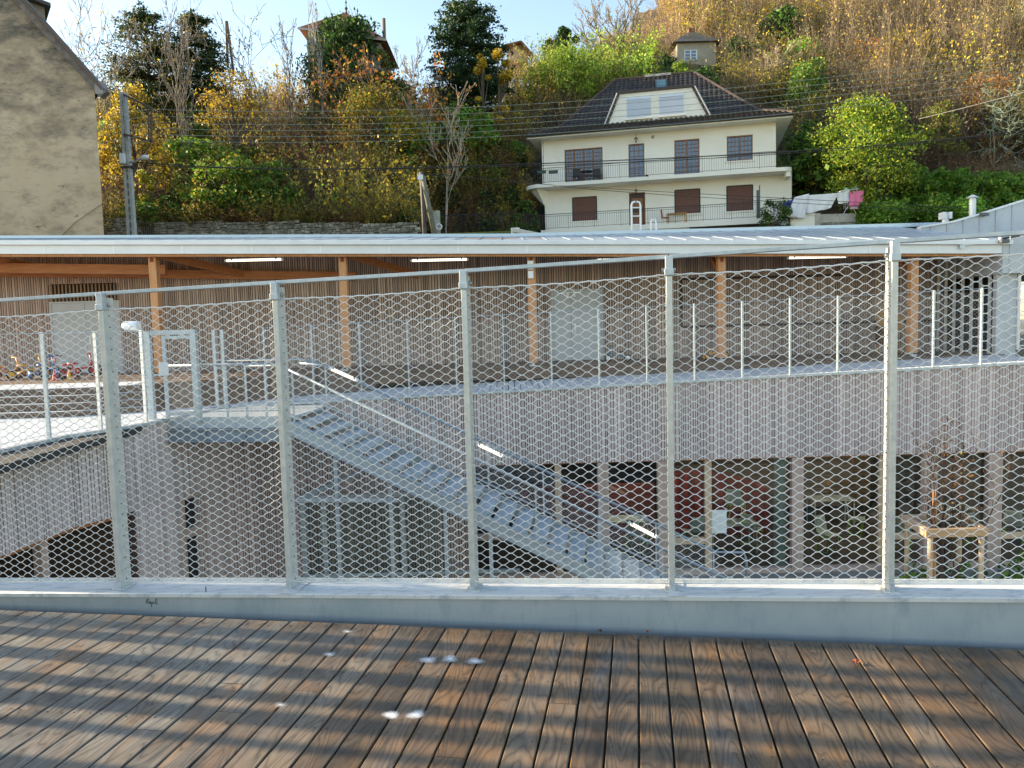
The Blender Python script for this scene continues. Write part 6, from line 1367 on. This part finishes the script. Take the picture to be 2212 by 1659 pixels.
# what grows where: rectangles in the hillside, named by where they are seen
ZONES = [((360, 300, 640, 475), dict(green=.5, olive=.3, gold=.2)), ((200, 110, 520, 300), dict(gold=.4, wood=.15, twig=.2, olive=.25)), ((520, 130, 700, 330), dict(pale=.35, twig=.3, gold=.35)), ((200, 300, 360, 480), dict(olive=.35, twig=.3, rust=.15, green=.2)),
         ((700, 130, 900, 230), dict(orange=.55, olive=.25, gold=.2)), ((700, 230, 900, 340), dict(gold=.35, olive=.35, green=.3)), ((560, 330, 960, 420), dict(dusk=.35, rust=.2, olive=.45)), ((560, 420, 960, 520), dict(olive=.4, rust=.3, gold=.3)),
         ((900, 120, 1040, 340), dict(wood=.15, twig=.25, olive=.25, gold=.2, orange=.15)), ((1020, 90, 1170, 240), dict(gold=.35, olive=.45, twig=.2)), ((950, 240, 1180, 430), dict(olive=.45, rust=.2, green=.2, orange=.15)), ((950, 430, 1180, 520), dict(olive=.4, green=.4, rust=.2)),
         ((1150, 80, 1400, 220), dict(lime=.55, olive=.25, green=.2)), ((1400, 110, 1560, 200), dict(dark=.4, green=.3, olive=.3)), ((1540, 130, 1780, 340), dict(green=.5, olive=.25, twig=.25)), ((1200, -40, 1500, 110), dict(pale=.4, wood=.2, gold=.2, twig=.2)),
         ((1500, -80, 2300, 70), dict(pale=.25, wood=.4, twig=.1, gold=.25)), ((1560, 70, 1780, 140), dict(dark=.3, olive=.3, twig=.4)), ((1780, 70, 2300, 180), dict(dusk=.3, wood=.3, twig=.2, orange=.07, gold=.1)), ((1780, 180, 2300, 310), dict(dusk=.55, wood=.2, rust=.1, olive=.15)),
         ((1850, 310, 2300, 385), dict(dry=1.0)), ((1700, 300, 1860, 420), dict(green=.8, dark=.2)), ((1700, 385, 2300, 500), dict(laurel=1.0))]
SKY = ([0, 200, 250, 330, 480, 560, 640, 655, 840, 850, 900, 1000, 1090, 1150, 1250, 1330, 1420, 1440, 1455, 1560, 1580, 2300], [150, 150, 120, 118, 135, 110, 105, 112, 112, 95, 105, 130, 112, 95, 92, 70, 40, 136, 136, 136, -400, -400])
def zone(px, py, rs):
    best = None
    for (x0, y0, x1, y1), w in ZONES:
        if x0 <= px < x1 and y0 <= py < y1: best = w
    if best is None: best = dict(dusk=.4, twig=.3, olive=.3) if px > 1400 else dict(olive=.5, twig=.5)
    k = list(best); p = np.array([best[i] for i in k]); return k[rs.choice(len(k), p=p / p.sum())]
parts = []; Yy = 43.4; cnt = 0
while Yy < 158:
    du = 2.35 / Yy if Yy < 80 else 3.4 / Yy
    u = -.60
    while u < .74:
        uu = u + rs.uniform(-.4, .4) * du; y = Yy + rs.uniform(-.9, .9); x = uu * y; u += du
        if y > crest(uu) + 3: continue
        if .015 < uu < .375 and y < 61.5: continue
        if .375 <= uu < .475 and y < 47: continue
        if -.115 < uu < .03 and y < 48.2: continue
        z = float(terr(x, y)); px, py = proj((x, y, z + 1.5)); lower = y < 50
        k = zone(px, py, rs)
        h = {'twig': 4.2, 'pale': 4.6, 'gold': 3.8, 'olive': 3.6, 'rust': 3.2, 'orange': 4.4, 'dry': 1.9, 'lime': 4.6, 'green': 3.6, 'dark': 4.2, 'laurel': 3.2, 'wood': 7.5, 'dusk': 4.4}[k] * rs.uniform(.75, 1.25)
        if uu > .44 and y < 48: h = min(h, 2.6)
        if y > 80: h *= 1.25
        if y > 110: h *= 1.2
        lim = np.interp(px, *SKY)
        if 1440 < px < 1565 and y > 79: lim = -400
        if 650 < px < 845 and y > 62: lim = 100
        top = proj((x, y, z + h))[1]
        if top < lim: h *= max(.0, (py + 40 - lim) / max(1, py + 40 - top))
        if -.125 < uu < .03 and y < 51: h = min(h, 2.6)
        if h < .9: continue
        w = h * (rs.uniform(.75, 1.05) if k not in ('green', 'dark', 'laurel', 'dry') else rs.uniform(1.0, 1.4)); w = max(w, 2.4 if y < 80 else 3.4) if k != 'dry' else 3.6
        if k == 'wood': w = h * .62
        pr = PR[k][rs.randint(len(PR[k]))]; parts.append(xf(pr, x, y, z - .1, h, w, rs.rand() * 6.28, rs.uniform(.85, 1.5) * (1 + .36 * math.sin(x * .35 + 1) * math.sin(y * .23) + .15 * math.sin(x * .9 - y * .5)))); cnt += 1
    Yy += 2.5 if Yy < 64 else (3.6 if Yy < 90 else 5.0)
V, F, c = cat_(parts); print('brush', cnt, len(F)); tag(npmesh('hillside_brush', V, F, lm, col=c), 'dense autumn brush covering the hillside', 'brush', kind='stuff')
# overhang of leaves along the top of the stone wall
parts = []
for k in range(46):
    px = 205 + k * 15.2; q = P(px, 478, 41.6); kind = ['olive', 'rust', 'gold', 'olive', 'dark'][rs.randint(5)]
    parts.append(xf(PR[kind][0], q.x, 41.7 + rs.uniform(0, .6), 6.9 + rs.uniform(-.3, .2), rs.uniform(1.1, 1.9), rs.uniform(1.6, 2.2), rs.rand() * 6))
V, F, c = cat_(parts); tag(npmesh('bank_undergrowth', V, F, lm, col=c), 'tangled undergrowth spilling over the stone wall', 'undergrowth', kind='stuff')

parts = []
for k in range(110):
    u_ = rs.uniform(-.13, .022); y = rs.uniform(48.2, 55.5); x = u_ * y; kind = ['olive', 'rust', 'green', 'dusk', 'gold', 'olive', 'dark'][rs.randint(7)]
    parts.append(xf(PR[kind][0], x, y, float(terr(x, y)) - .3, rs.uniform(1.3, 2.6), rs.uniform(1.6, 2.4), rs.rand() * 6, rs.uniform(.7, 1.2)))
V, F, c = cat_(parts); tag(npmesh('bank_brush', V, F, lm, col=c), 'low tangled brush on the bank left of the cream house', 'brush', kind='stuff')
def tobj(nm, parts, mt, par):
    V, F, c = cat_(parts); return npmesh(nm, V, F, mt, par, col=c)
def plant(name, label, cat, px, pytop, Y, wpx, pal, kind='clump', seed=1, nl=5000, ls=.09, bc=(.10, .08, .06), nclump=26, zbase=None, shape='round', grp=None, clr=.34, droop=.3, tr=None, lvl=4):
    rs = np.random.RandomState(seed); top = P(px, pytop, Y); x = top.x; zb_ = float(terr(x, Y)) - .2 if zbase is None else zbase; H = top.z - zb_; Wd = wpx * Y / FPX / 2
    t = thing(name, label, cat, (x, Y, zb_), grp); base = np.array([x, Y, zb_]); tr = tr or max(.05, H * .018)
    if kind == 'clump':
        n = nclump; cs = []
        while len(cs) < n:
            a = rs.rand() * 6.283; v = rs.uniform(clr, 1.0); 
            if shape == 'round': rr = math.sqrt(max(0, 1 - ((v - (clr + 1) / 2) / ((1 - clr) / 2)) ** 2)) * .78
            elif shape == 'cone': rr = (1 - (v - clr) / (1 - clr)) * .95 + .05
            elif shape == 'dome': rr = math.sqrt(max(0, 1 - ((v - clr) / (1 - clr)) ** 2)) * .85
            rr *= rs.uniform(.35, 1.0) ** .5; cs.append((math.cos(a) * rr * Wd, math.sin(a) * rr * Wd, v * H * .94))
        cs = np.array(cs); ix = rs.choice(n, nl); R_ = (Wd * .30 * rs.uniform(.7, 1.35, n))[ix][:, None]; d = rs.normal(size=(nl, 3)); d /= np.linalg.norm(d, axis=1)[:, None]; fl = np.array([[1, 1, .62 if shape != 'round' else .8]])
        Cc = base + cs[ix] + d * R_ * rs.uniform(.35, 1.1, (nl, 1)) * fl; tint = (1 + rs.uniform(-.25, .25, n))[ix][:, None]
        tobj('crown', [leaves(Cc, ls, pick(rs, pal, nl) * tint, rs, up=droop)], lm, t)
        S0, S1, R0, R1 = [], [], [], []; tp = base + np.array([0, 0, H * .85]); N = 6
        for k in range(N): S0.append(base + (tp - base) * k / N + rs.normal(size=3) * .0); S1.append(base + (tp - base) * (k + 1) / N); R0.append(tr * (1 - k / N * .8)); R1.append(tr * (1 - (k + 1) / N * .8))
        tobj('trunk', [tubes(S0, S1, R0, R1, bc, rs, 8)], bark, t)
        S0, S1, R0, R1 = [], [], [], []
        for c_ in cs:
            f = max(.08, c_[2] / H * .75); a = base + (tp - base) * f; b = base + c_; m_ = (a + b) / 2 + np.array([0, 0, -.06 * H * rs.rand()]); S0 += [a, m_]; S1 += [m_, b]; R0 += [tr * .4, tr * .25]; R1 += [tr * .25, tr * .08]
            for _ in range(5): e = b + rs.normal(size=3) * Wd * .22; S0.append(b); S1.append(e); R0.append(tr * .12); R1.append(tr * .04)
        tobj('limbs', [tubes(S0, S1, R0, R1, bc, rs, 4)], bark, t)
    else:      # branching tree
        out, ends = [], []; n0 = {'multi': 5, 'bare': 1, 'spread': 3}[kind]; L0 = H * (.30 if lvl > 3 else .38)
        for k in range(n0):
            d = np.array([rs.normal() * .25 * (n0 > 1), rs.normal() * .2 * (n0 > 1), 1.0]); d /= np.linalg.norm(d); grow(rs, (0, 0, 0), d, L0, tr / (1 if n0 == 1 else 1.5), lvl, out, ends, 3 if lvl < 4 else 2, .42 if kind != 'spread' else .6, .22 if kind != 'spread' else .05)
        A = np.array([o[0] for o in out]); B = np.array([o[1] for o in out]); mxz = B[:, 2].max(); hw_ = np.percentile(np.abs(B[:, :2]), 97); s3 = np.array([Wd / hw_, Wd / hw_, H / mxz]); A = A * s3 + base; B = B * s3 + base
        R0 = np.array([o[2] for o in out]); R1 = np.array([o[3] for o in out]); mn = Y * .00034; R0 = np.maximum(R0, mn); R1 = np.maximum(R1, mn * .8); big = R0 > tr * .45
        if big.any(): tobj('trunk', [tubes(A[big], B[big], R0[big], R1[big], bc, rs, 7)], bark, t)
        tobj('branches', [tubes(A[~big], B[~big], R0[~big], R1[~big], bc, rs, 3)], bark, t)
        if nl: E = B[~big]; ix = rs.choice(len(E), nl); Cc = E[ix] + rs.normal(size=(nl, 3)) * ls * 1.5; tobj('leaves', [leaves(Cc, ls, pick(rs, pal, nl), rs, up=1.0)], lm, t)
    return t
def conifer(label, px, pytop, Y, wpx, seed, pal=[('dark', 1)], shape='cone', lo=.12, nb=150, name='conifer', ls=.11, layers=True):
    rs = np.random.RandomState(seed); top = P(px, pytop, Y); x = top.x; zb_ = float(terr(x, Y)) - .3; H = top.z - zb_; Wd = wpx * Y / FPX / 2; base = np.array([x, Y, zb_]); t = thing(name, label, 'tree', (x, Y, zb_)); S0, S1, R0, R1, Cc = [], [], [], [], []
    for i in range(nb):
        v = rs.uniform(lo, 1) if not layers else (lo + (1 - lo) * (math.floor(rs.rand() * 13) + rs.uniform(0, .35)) / 13)
        prof_ = {'cone': (1 - v) ** .75 * 1.05 + .04, 'cedar': math.sqrt(max(0, 1 - ((v - .45) / .58) ** 2)), 'egg': math.sqrt(max(0, 1 - ((v - .45) / .56) ** 2))}[shape]
        a = rs.rand() * 6.283; Ln = Wd * prof_ * rs.uniform(.6, 1.08); p0 = base + np.array([0, 0, H * v * .97 - Ln * .1]); d = np.array([math.cos(a), math.sin(a), rs.uniform(-.05, .28)]); p1 = p0 + d * Ln; S0.append(p0); S1.append(p1); R0.append(.05); R1.append(.015)
        m_ = int(40 + 55 * prof_); tt_ = rs.uniform(.25, 1.05, m_)[:, None]; sd = np.array([-math.sin(a), math.cos(a), 0]); Cc.append(p0 + (p1 - p0) * tt_ + sd * rs.normal(size=(m_, 1)) * Ln * .17 * (1.25 - tt_) + rs.normal(size=(m_, 3)) * np.array([.12, .12, .09]) * H / 9 - np.array([0, 0, 1]) * (tt_ ** 2) * Ln * .06)
    Cc = np.concatenate(Cc); tobj('crown', [leaves(Cc, ls, pick(rs, pal, len(Cc)), rs, .3)], lm, t); tobj('trunk', [tubes([base], [base + np.array([0, 0, H * .93])], [H * .022], [.03], (.07, .05, .04), rs, 8)], bark, t); tobj('limbs', [tubes(S0, S1, R0, R1, (.07, .05, .04), rs, 4)], bark, t)
conifer('tall dark evergreen with a rounded tip at the upper left, left one of the pair', 312, 2, 56, 190, 3, [('dark', .75), ('olive', .25)], 'egg', .05, 270, ls=.10)
conifer('tall dark evergreen at the upper left, right one beside the slim dark poles', 417, 14, 57, 150, 5, [('dark', .85), ('olive', .15)], 'egg', .05, 270, ls=.10)
conifer('large broad dark cedar against the sky in the middle of the ridge', 1010, -14, 60, 205, 8, [('dark', 1)], 'cedar', .22, 230, name='cedar', ls=.13)
plant('round_evergreen', 'rounded dark evergreen tree right of the pink house', 'tree', 1212, 56, 76, 80, [('dark', .8), ('green', .2)], seed=12, nl=5000, ls=.13, nclump=20, zbase=26.0, shape='round', clr=.2)
plant('holm_oak', 'dark evergreen bush mass below the stone hut, left of its window', 'tree', 1425, 122, 70, 130, [('dark', .8), ('green', .2)], seed=13, nl=5500, ls=.12, nclump=24, shape='round', clr=.15)
for i, (px, py, Y, w, lb) in enumerate(((150, 20, 47, 190, 'tall bare grey tree beside the old gable wall, leaning over the sky'), (225, -30, 52, 170, 'second tall bare tree right of the one beside the old gable'), (545, 18, 55, 120, 'bare slender tree with yellow tips left of the ivy pavilion'), (625, 35, 56, 100, 'bare grey tree just left of the ivy pavilion'), (690, -5, 55, 110, 'pale leafless tree rising in front of the ivy pavilion roof'),
                                        (385, -40, 50, 190, 'bare branching tree whose stems cross the pair of dark evergreens'), (880, 70, 66, 90, 'grey bare thicket tree left of the broad cedar'))):
    plant('bare_tree', lb, 'tree', px, py, Y, w, [('gold', .8), ('brown', .2)], 'bare' if i not in (1, 5) else 'spread', 20 + i, nl=260 if i == 2 else 50, ls=.10, bc=(.20, .175, .15) if i != 4 else (.36, .34, .31), tr=.075, lvl=4)
plant('pollarded_tree', 'large bare many-stemmed tree at the ridge above the cream house', 'tree', 1342, -20, 74, 165, [('brown', 1)], 'multi', 33, nl=0, bc=(.27, .22, .16), tr=.32, lvl=4)
for i, (px, py, Y, w, c_, lb) in enumerate(((1700, -20, 100, 120, (.55, .46, .34), 'pale bare tree on the sunny slope above the stone hut, left'), (1880, 60, 80, 150, (.50, .42, .32), 'pale bare many-branched tree in the middle of the right slope'), (2040, -10, 88, 130, (.48, .40, .29), 'bare tree with fine tan branches high on the right slope'),
                                            (2150, 10, 80, 180, (.36, .33, .18), 'large spreading bare tree with olive bark at the upper right corner'), (1610, -30, 95, 60, (.30, .25, .18), 'slim straight bare tree left of the dark hillside shrubs'), (1790, 95, 72, 100, (.34, .27, .2), 'small bare tree with orange leaves at its foot'))):
    plant('hillside_tree', lb, 'tree', px, py, Y, w, [('orange', .5), ('brown', .5)], 'bare' if i != 3 else 'multi', 50 + i, nl=60, ls=.12, bc=c_, tr=.20, lvl=4)
protos = [plant('slope_tree', 'slender pale bare tree on the sunny upper right slope', 'tree', 1650 + 90 * i, -30, 96, 90 + 30 * i, [('brown', 1)], ('bare', 'multi', 'bare')[i], 400 + i, nl=0, bc=((.50, .42, .31), (.42, .35, .25), (.56, .50, .40))[i], grp='pale bare trees on the sunny slope', tr=.22, lvl=4) for i in range(3)]
for k in range(21):
    u_ = rs.uniform(.25, .68); y = rs.uniform(64, 118) if u_ > .33 else rs.uniform(88, 120); o = protos[k % 3]; r_ = o.copy(); C.objects.link(r_); r_.location = (u_ * y, y, float(terr(u_ * y, y)) - .2); s_ = rs.uniform(.45, .8); r_.scale = (s_, s_, s_); r_.rotation_euler = (0, 0, rs.rand() * 6.28)
    for ch_ in list(o.children): c_ = ch_.copy(); C.objects.link(c_); c_.parent = r_
for i, (px, py, Y, w, pal, lb) in enumerate(((1500, -6, 108, 130, [('gold', .8), ('olive', .2)], 'golden yellow tree on the ridge left above the stone hut'), (1655, 8, 102, 110, [('gold', .6), ('olive', .4)], 'olive gold tree at the top right of the stone hut'),
        (1830, -4, 100, 150, [('pink', .8), ('gold', .2)], 'soft tan-pink tree crown at the top of the right slope'), (2125, 165, 60, 170, [('orange', .5), ('pink', .5)], 'low orange and tan bush crown at the right, above the lichen tree'),
        (1960, 70, 78, 130, [('olive', .7), ('gold', .3)], 'dull olive tree in the middle of the right slope'), (2030, 215, 55, 110, [('olive', .6), ('lime', .4)], 'greenish shrub behind the power lines right of the sunlit laurel'), (2190, 5, 92, 110, [('gold', .5), ('lime', .5)], 'yellow-green tree crown in the upper right corner'))):
    plant('autumn_tree', lb, 'tree', px, py, Y * .92, w, pal, seed=500 + i, nl=3800, ls=.0016 * Y, nclump=30, shape='dome', clr=.25, bc=(.30, .24, .17))
plant('lichen_tree', 'spreading leafless tree with pale green lichen branches at the right edge', 'tree', 2150, 160, 50, 190, [('lime', 1)], 'spread', 61, nl=0, bc=(.28, .33, .24), tr=.08, lvl=4)
plant('cherry_tree', 'sparse cherry tree with pale branches and a few hanging orange leaves', 'tree', 955, 165, 46.5, 175, [('orange', 1)], 'bare', 71, nl=150, ls=.10, bc=(.42, .36, .30), tr=.055, lvl=4)
plant('orange_cherry', 'leafy cherry tree turned orange at its top in front of the ivy pavilion', 'tree', 800, 92, 50, 270, [('orange', .85), ('gold', .15)], 'spread', 72, nl=900, ls=.13, bc=(.20, .12, .09), tr=.12, lvl=4)
plant('olive_tree', 'rounded olive and gold tree below the orange cherry', 'tree', 815, 170, 48.5, 230, [('olive', .5), ('gold', .35), ('green', .15)], seed=172, nl=5200, ls=.10, nclump=40, shape='dome', clr=.2)
plant('golden_tree', 'golden yellow tree behind the concrete utility pole', 'tree', 280, 165, 45.5, 170, [('gold', .7), ('olive', .3)], seed=73, nl=4200, ls=.10, nclump=30, shape='dome', clr=.25)
plant('golden_tree', 'golden brown leafy tree left of the long bare thicket, above the green bushes', 'tree', 500, 150, 47, 200, [('gold', .6), ('brown', .4)], seed=74, nl=4200, ls=.09, nclump=34, shape='dome', clr=.25)
plant('yellow_shrub', 'upright bright yellow shrub just right of the broad cedar', 'shrub', 1075, 102, 57, 70, [('gold', 1)], seed=75, nl=2400, ls=.12, nclump=14, shape='round', clr=.3)
plant('yellow_shrub', 'smaller yellow shrub directly under the right side of the cedar', 'shrub', 1040, 105, 56, 45, [('gold', 1)], seed=76, nl=1700, ls=.12, nclump=10, shape='round', clr=.3)
plant('green_bush', 'broad green bush with yellowing tips above the stone wall', 'bush', 470, 300, 43.2, 200, [('green', .6), ('lime', .25), ('gold', .15)], seed=77, nl=6500, ls=.10, nclump=34, shape='dome', clr=.15)
plant('green_bush', 'green bush right of the broad one, above the stone wall', 'bush', 585, 350, 43.0, 150, [('green', .75), ('olive', .25)], seed=78, nl=4800, ls=.10, nclump=28, shape='dome', clr=.12)
plant('golden_bush', 'small bright yellow bush beside the foot of the utility pole', 'bush', 310, 362, 42.6, 60, [('gold', .6), ('lime', .4)], seed=79, nl=1500, ls=.09, nclump=10, shape='round', clr=.3)
plant('laurel_tree', 'round sunlit yellow-green laurel tree right of the cream house', 'tree', 1872, 212, 44.6, 235, [('bright', .6), ('green', .4)], seed=81, nl=15000, ls=.09, nclump=44, zbase=6.4, shape='round', clr=.28, bc=(.10, .09, .05), droop=-.6)
plant('green_shrub_tree', 'tall loose green shrub behind the right corner of the cream house', 'tree', 1735, 130, 60, 170, [('green', .9), ('lime', .1)], seed=82, nl=6500, ls=.13, nclump=40, shape='cone', clr=.1)
plant('green_shrub_tree', 'dark green shrub tree between the house and the sunlit laurel', 'tree', 1748, 255, 48, 130, [('green', .7), ('dark', .3)], seed=83, nl=6000, ls=.11, nclump=34, zbase=6.0, shape='round', clr=.05)
plant('hill_evergreen', 'dark evergreen left of two on the slope right of the stone hut', 'tree', 1660, 50, 86, 75, [('dark', .8), ('green', .2)], seed=84, nl=4200, ls=.15, nclump=20, shape='round', clr=.2)
plant('hill_evergreen', 'dark evergreen right of two on the slope right of the stone hut', 'tree', 1715, 85, 84, 85, [('dark', .8), ('green', .2)], seed=85, nl=4200, ls=.15, nclump=20, shape='round', clr=.2)
plant('bamboo_clump', 'feathery light green bamboo clump behind the left slope of the house roof', 'bamboo', 1215, 105, 64, 190, [('lime', 1)], seed=86, nl=6500, ls=.12, nclump=44, shape='dome', clr=.1)
plant('bamboo_clump', 'feathery light green bamboo tuft right above the ridge of the house roof', 'bamboo', 1470, 130, 63, 110, [('lime', .9), ('green', .1)], seed=87, nl=3500, ls=.12, nclump=24, shape='cone', clr=.1)
plant('terrace_bush', 'loose dark green bush between the lower terrace and the washing', 'bush', 1672, 425, 44.0, 90, [('green', .5), ('dark', .5)], seed=88, nl=4200, ls=.06, nclump=30, zbase=5.6, shape='round', clr=.1)
plant('loquat_tree', 'broad-leaved green tree in front of the sunlit laurel and above the hedge', 'tree', 1965, 350, 45.5, 130, [('laurel', .7), ('lime', .3)], seed=89, nl=3400, ls=.13, nclump=26, zbase=5.8, shape='dome', clr=.3)
plant('ridge_bush', 'green bush against the right wall of the ridge pavilion', 'bush', 835, 84, 56.5, 110, [('dark', .4), ('green', .3), ('olive', .3)], seed=190, nl=3600, ls=.11, nclump=22, shape='dome', clr=.05)
plant('ivy', 'dense dark ivy climbing over the front of the ridge pavilion', 'ivy', 752, 34, 56.8, 225, [('dark', .7), ('green', .3)], seed=90, nl=13000, ls=.13, nclump=70, shape='dome', clr=.05)
plant('corner_elder', 'dull green bush against the foot of the left corner of the cream house', 'bush', 1130, 430, 49.5, 70, [('dark', .5), ('green', .5)], seed=93, nl=2600, ls=.09, nclump=16, zbase=6.3, shape='round', clr=.05)
# laurel hedge: one clipped row per stretch
for i, (x0, x1, yt, Y, lb) in enumerate(((1866, 1975, 452, 43.0, 'near laurel hedge mound directly behind the garden wall end'), (1960, 2110, 380, 44.5, 'glossy green laurel hedge left of the white flue'), (2090, 2260, 388, 43.5, 'glossy green laurel hedge at the right edge behind the flue'))):
    t = thing('laurel_hedge', lb, 'hedge', P((x0 + x1) / 2, 480, Y)); rs = np.random.RandomState(200 + i); n = 9500; a, b = P(x0, yt, Y), P(x1, yt, Y); ztop = a.z
    u_ = rs.rand(n); v = rs.rand(n) ** .75; lump = .28 * np.sin(u_ * 23 + i) + .2 * np.sin(u_ * 51); Xc = a.x + (b.x - a.x) * u_; Zc = 5.2 + (ztop + lump - 5.2) * v; Yc = Y + 1.1 * (v ** 3) + .28 * np.sin(Xc * 3.1 + Zc * 2.3) + rs.normal(size=n) * .18; ontop = rs.rand(n) < .25; Yc = np.where(ontop, Y + rs.rand(n) * 2, Yc); Zc = np.where(ontop, ztop + lump + rs.normal(size=n) * .1 - .05, Zc)
    tobj('foliage', [leaves(np.stack([Xc, Yc, Zc], 1), .115, pick(rs, [('laurel', .8), ('lime', .2)], n), rs, .35, up=-.4)], lm, t)
    S0 = [(a.x + (b.x - a.x) * k / 30, Y + .6, 5.0) for k in range(30)]; S1 = [(s[0] + rs.normal() * .3, Y + .6, ztop - .3) for s in S0]; tobj('stems', [tubes(S0, S1, [.03] * 30, [.01] * 30, (.09, .07, .05), rs, 5)], bark, t)
# courtyard tree
t = plant('young_tree', 'young thin multi-branched tree with a few rusty leaves growing in the tree guard', 'tree', 2040, 868, 15.55, 190, [('rust', .6), ('olive', .25), ('orange', .15)], 'multi', 95, nl=330, ls=.036, bc=(.11, .075, .06), zbase=GZ + .1, tr=.065, lvl=4)
for (x, y, w, lb, n_) in ((10.9, 15.6, .9, 'low green plant in the courtyard at the far right corner', 700), (8.0, 15.3, .5, 'low green plant at the left foot of the tree guard', 260), (9.0, 15.8, .5, 'low green plant between the stakes of the tree guard', 200)):
    rs = np.random.RandomState(int(x * 10)); Cc = np.array([x, y, GZ + .35]) + rs.normal(size=(n_, 3)) * np.array([w * .5, w * .3, .16]); t = thing('ground_plant', lb, 'plant', (x, y, GZ)); tobj('leaves', [leaves(Cc, .07, pick(rs, [('green', 1)], n_), rs)], lm, t)
    S1 = Cc[:24]; tobj('stems', [tubes([(x, y, GZ)] * 24, S1, [.006] * 24, [.003] * 24, (.06, .09, .03), rs)], bark, t)
plant('side_tree', 'green leafy twigs of a courtyard tree reaching in at the right edge', 'tree', 2262, 860, 15.0, 110, [('green', .7), ('olive', .3)], 'bare', 97, nl=330, ls=.04, bc=(.12, .09, .07), zbase=GZ, tr=.03, lvl=4)
# unseen tree, added left of the frame to dapple the deck with shade
for i, (x, y) in enumerate(((-17.5, 7.6),)):
    rs = np.random.RandomState(300 + i); out, ends = [], []; t = thing('unseen_shade_tree', 'unseen bare multi-stemmed tree added beyond the left end to dapple the deck', 'tree', (x, y, -.2))
    for k in range(7):
        d = np.array([rs.normal() * .06, rs.normal() * .10, 1.0]); d /= np.linalg.norm(d); grow(rs, (x, y + (k - 3) * .42 + rs.uniform(-.1, .1), -.2), d, 4.2, .085, 1, out, ends, 2, .22, .3, 4)
    tobj('stems', [tubes([o[0] for o in out], [o[1] for o in out], [o[2] for o in out], [o[3] for o in out], (.2, .17, .14), rs, 6)], bark, t)
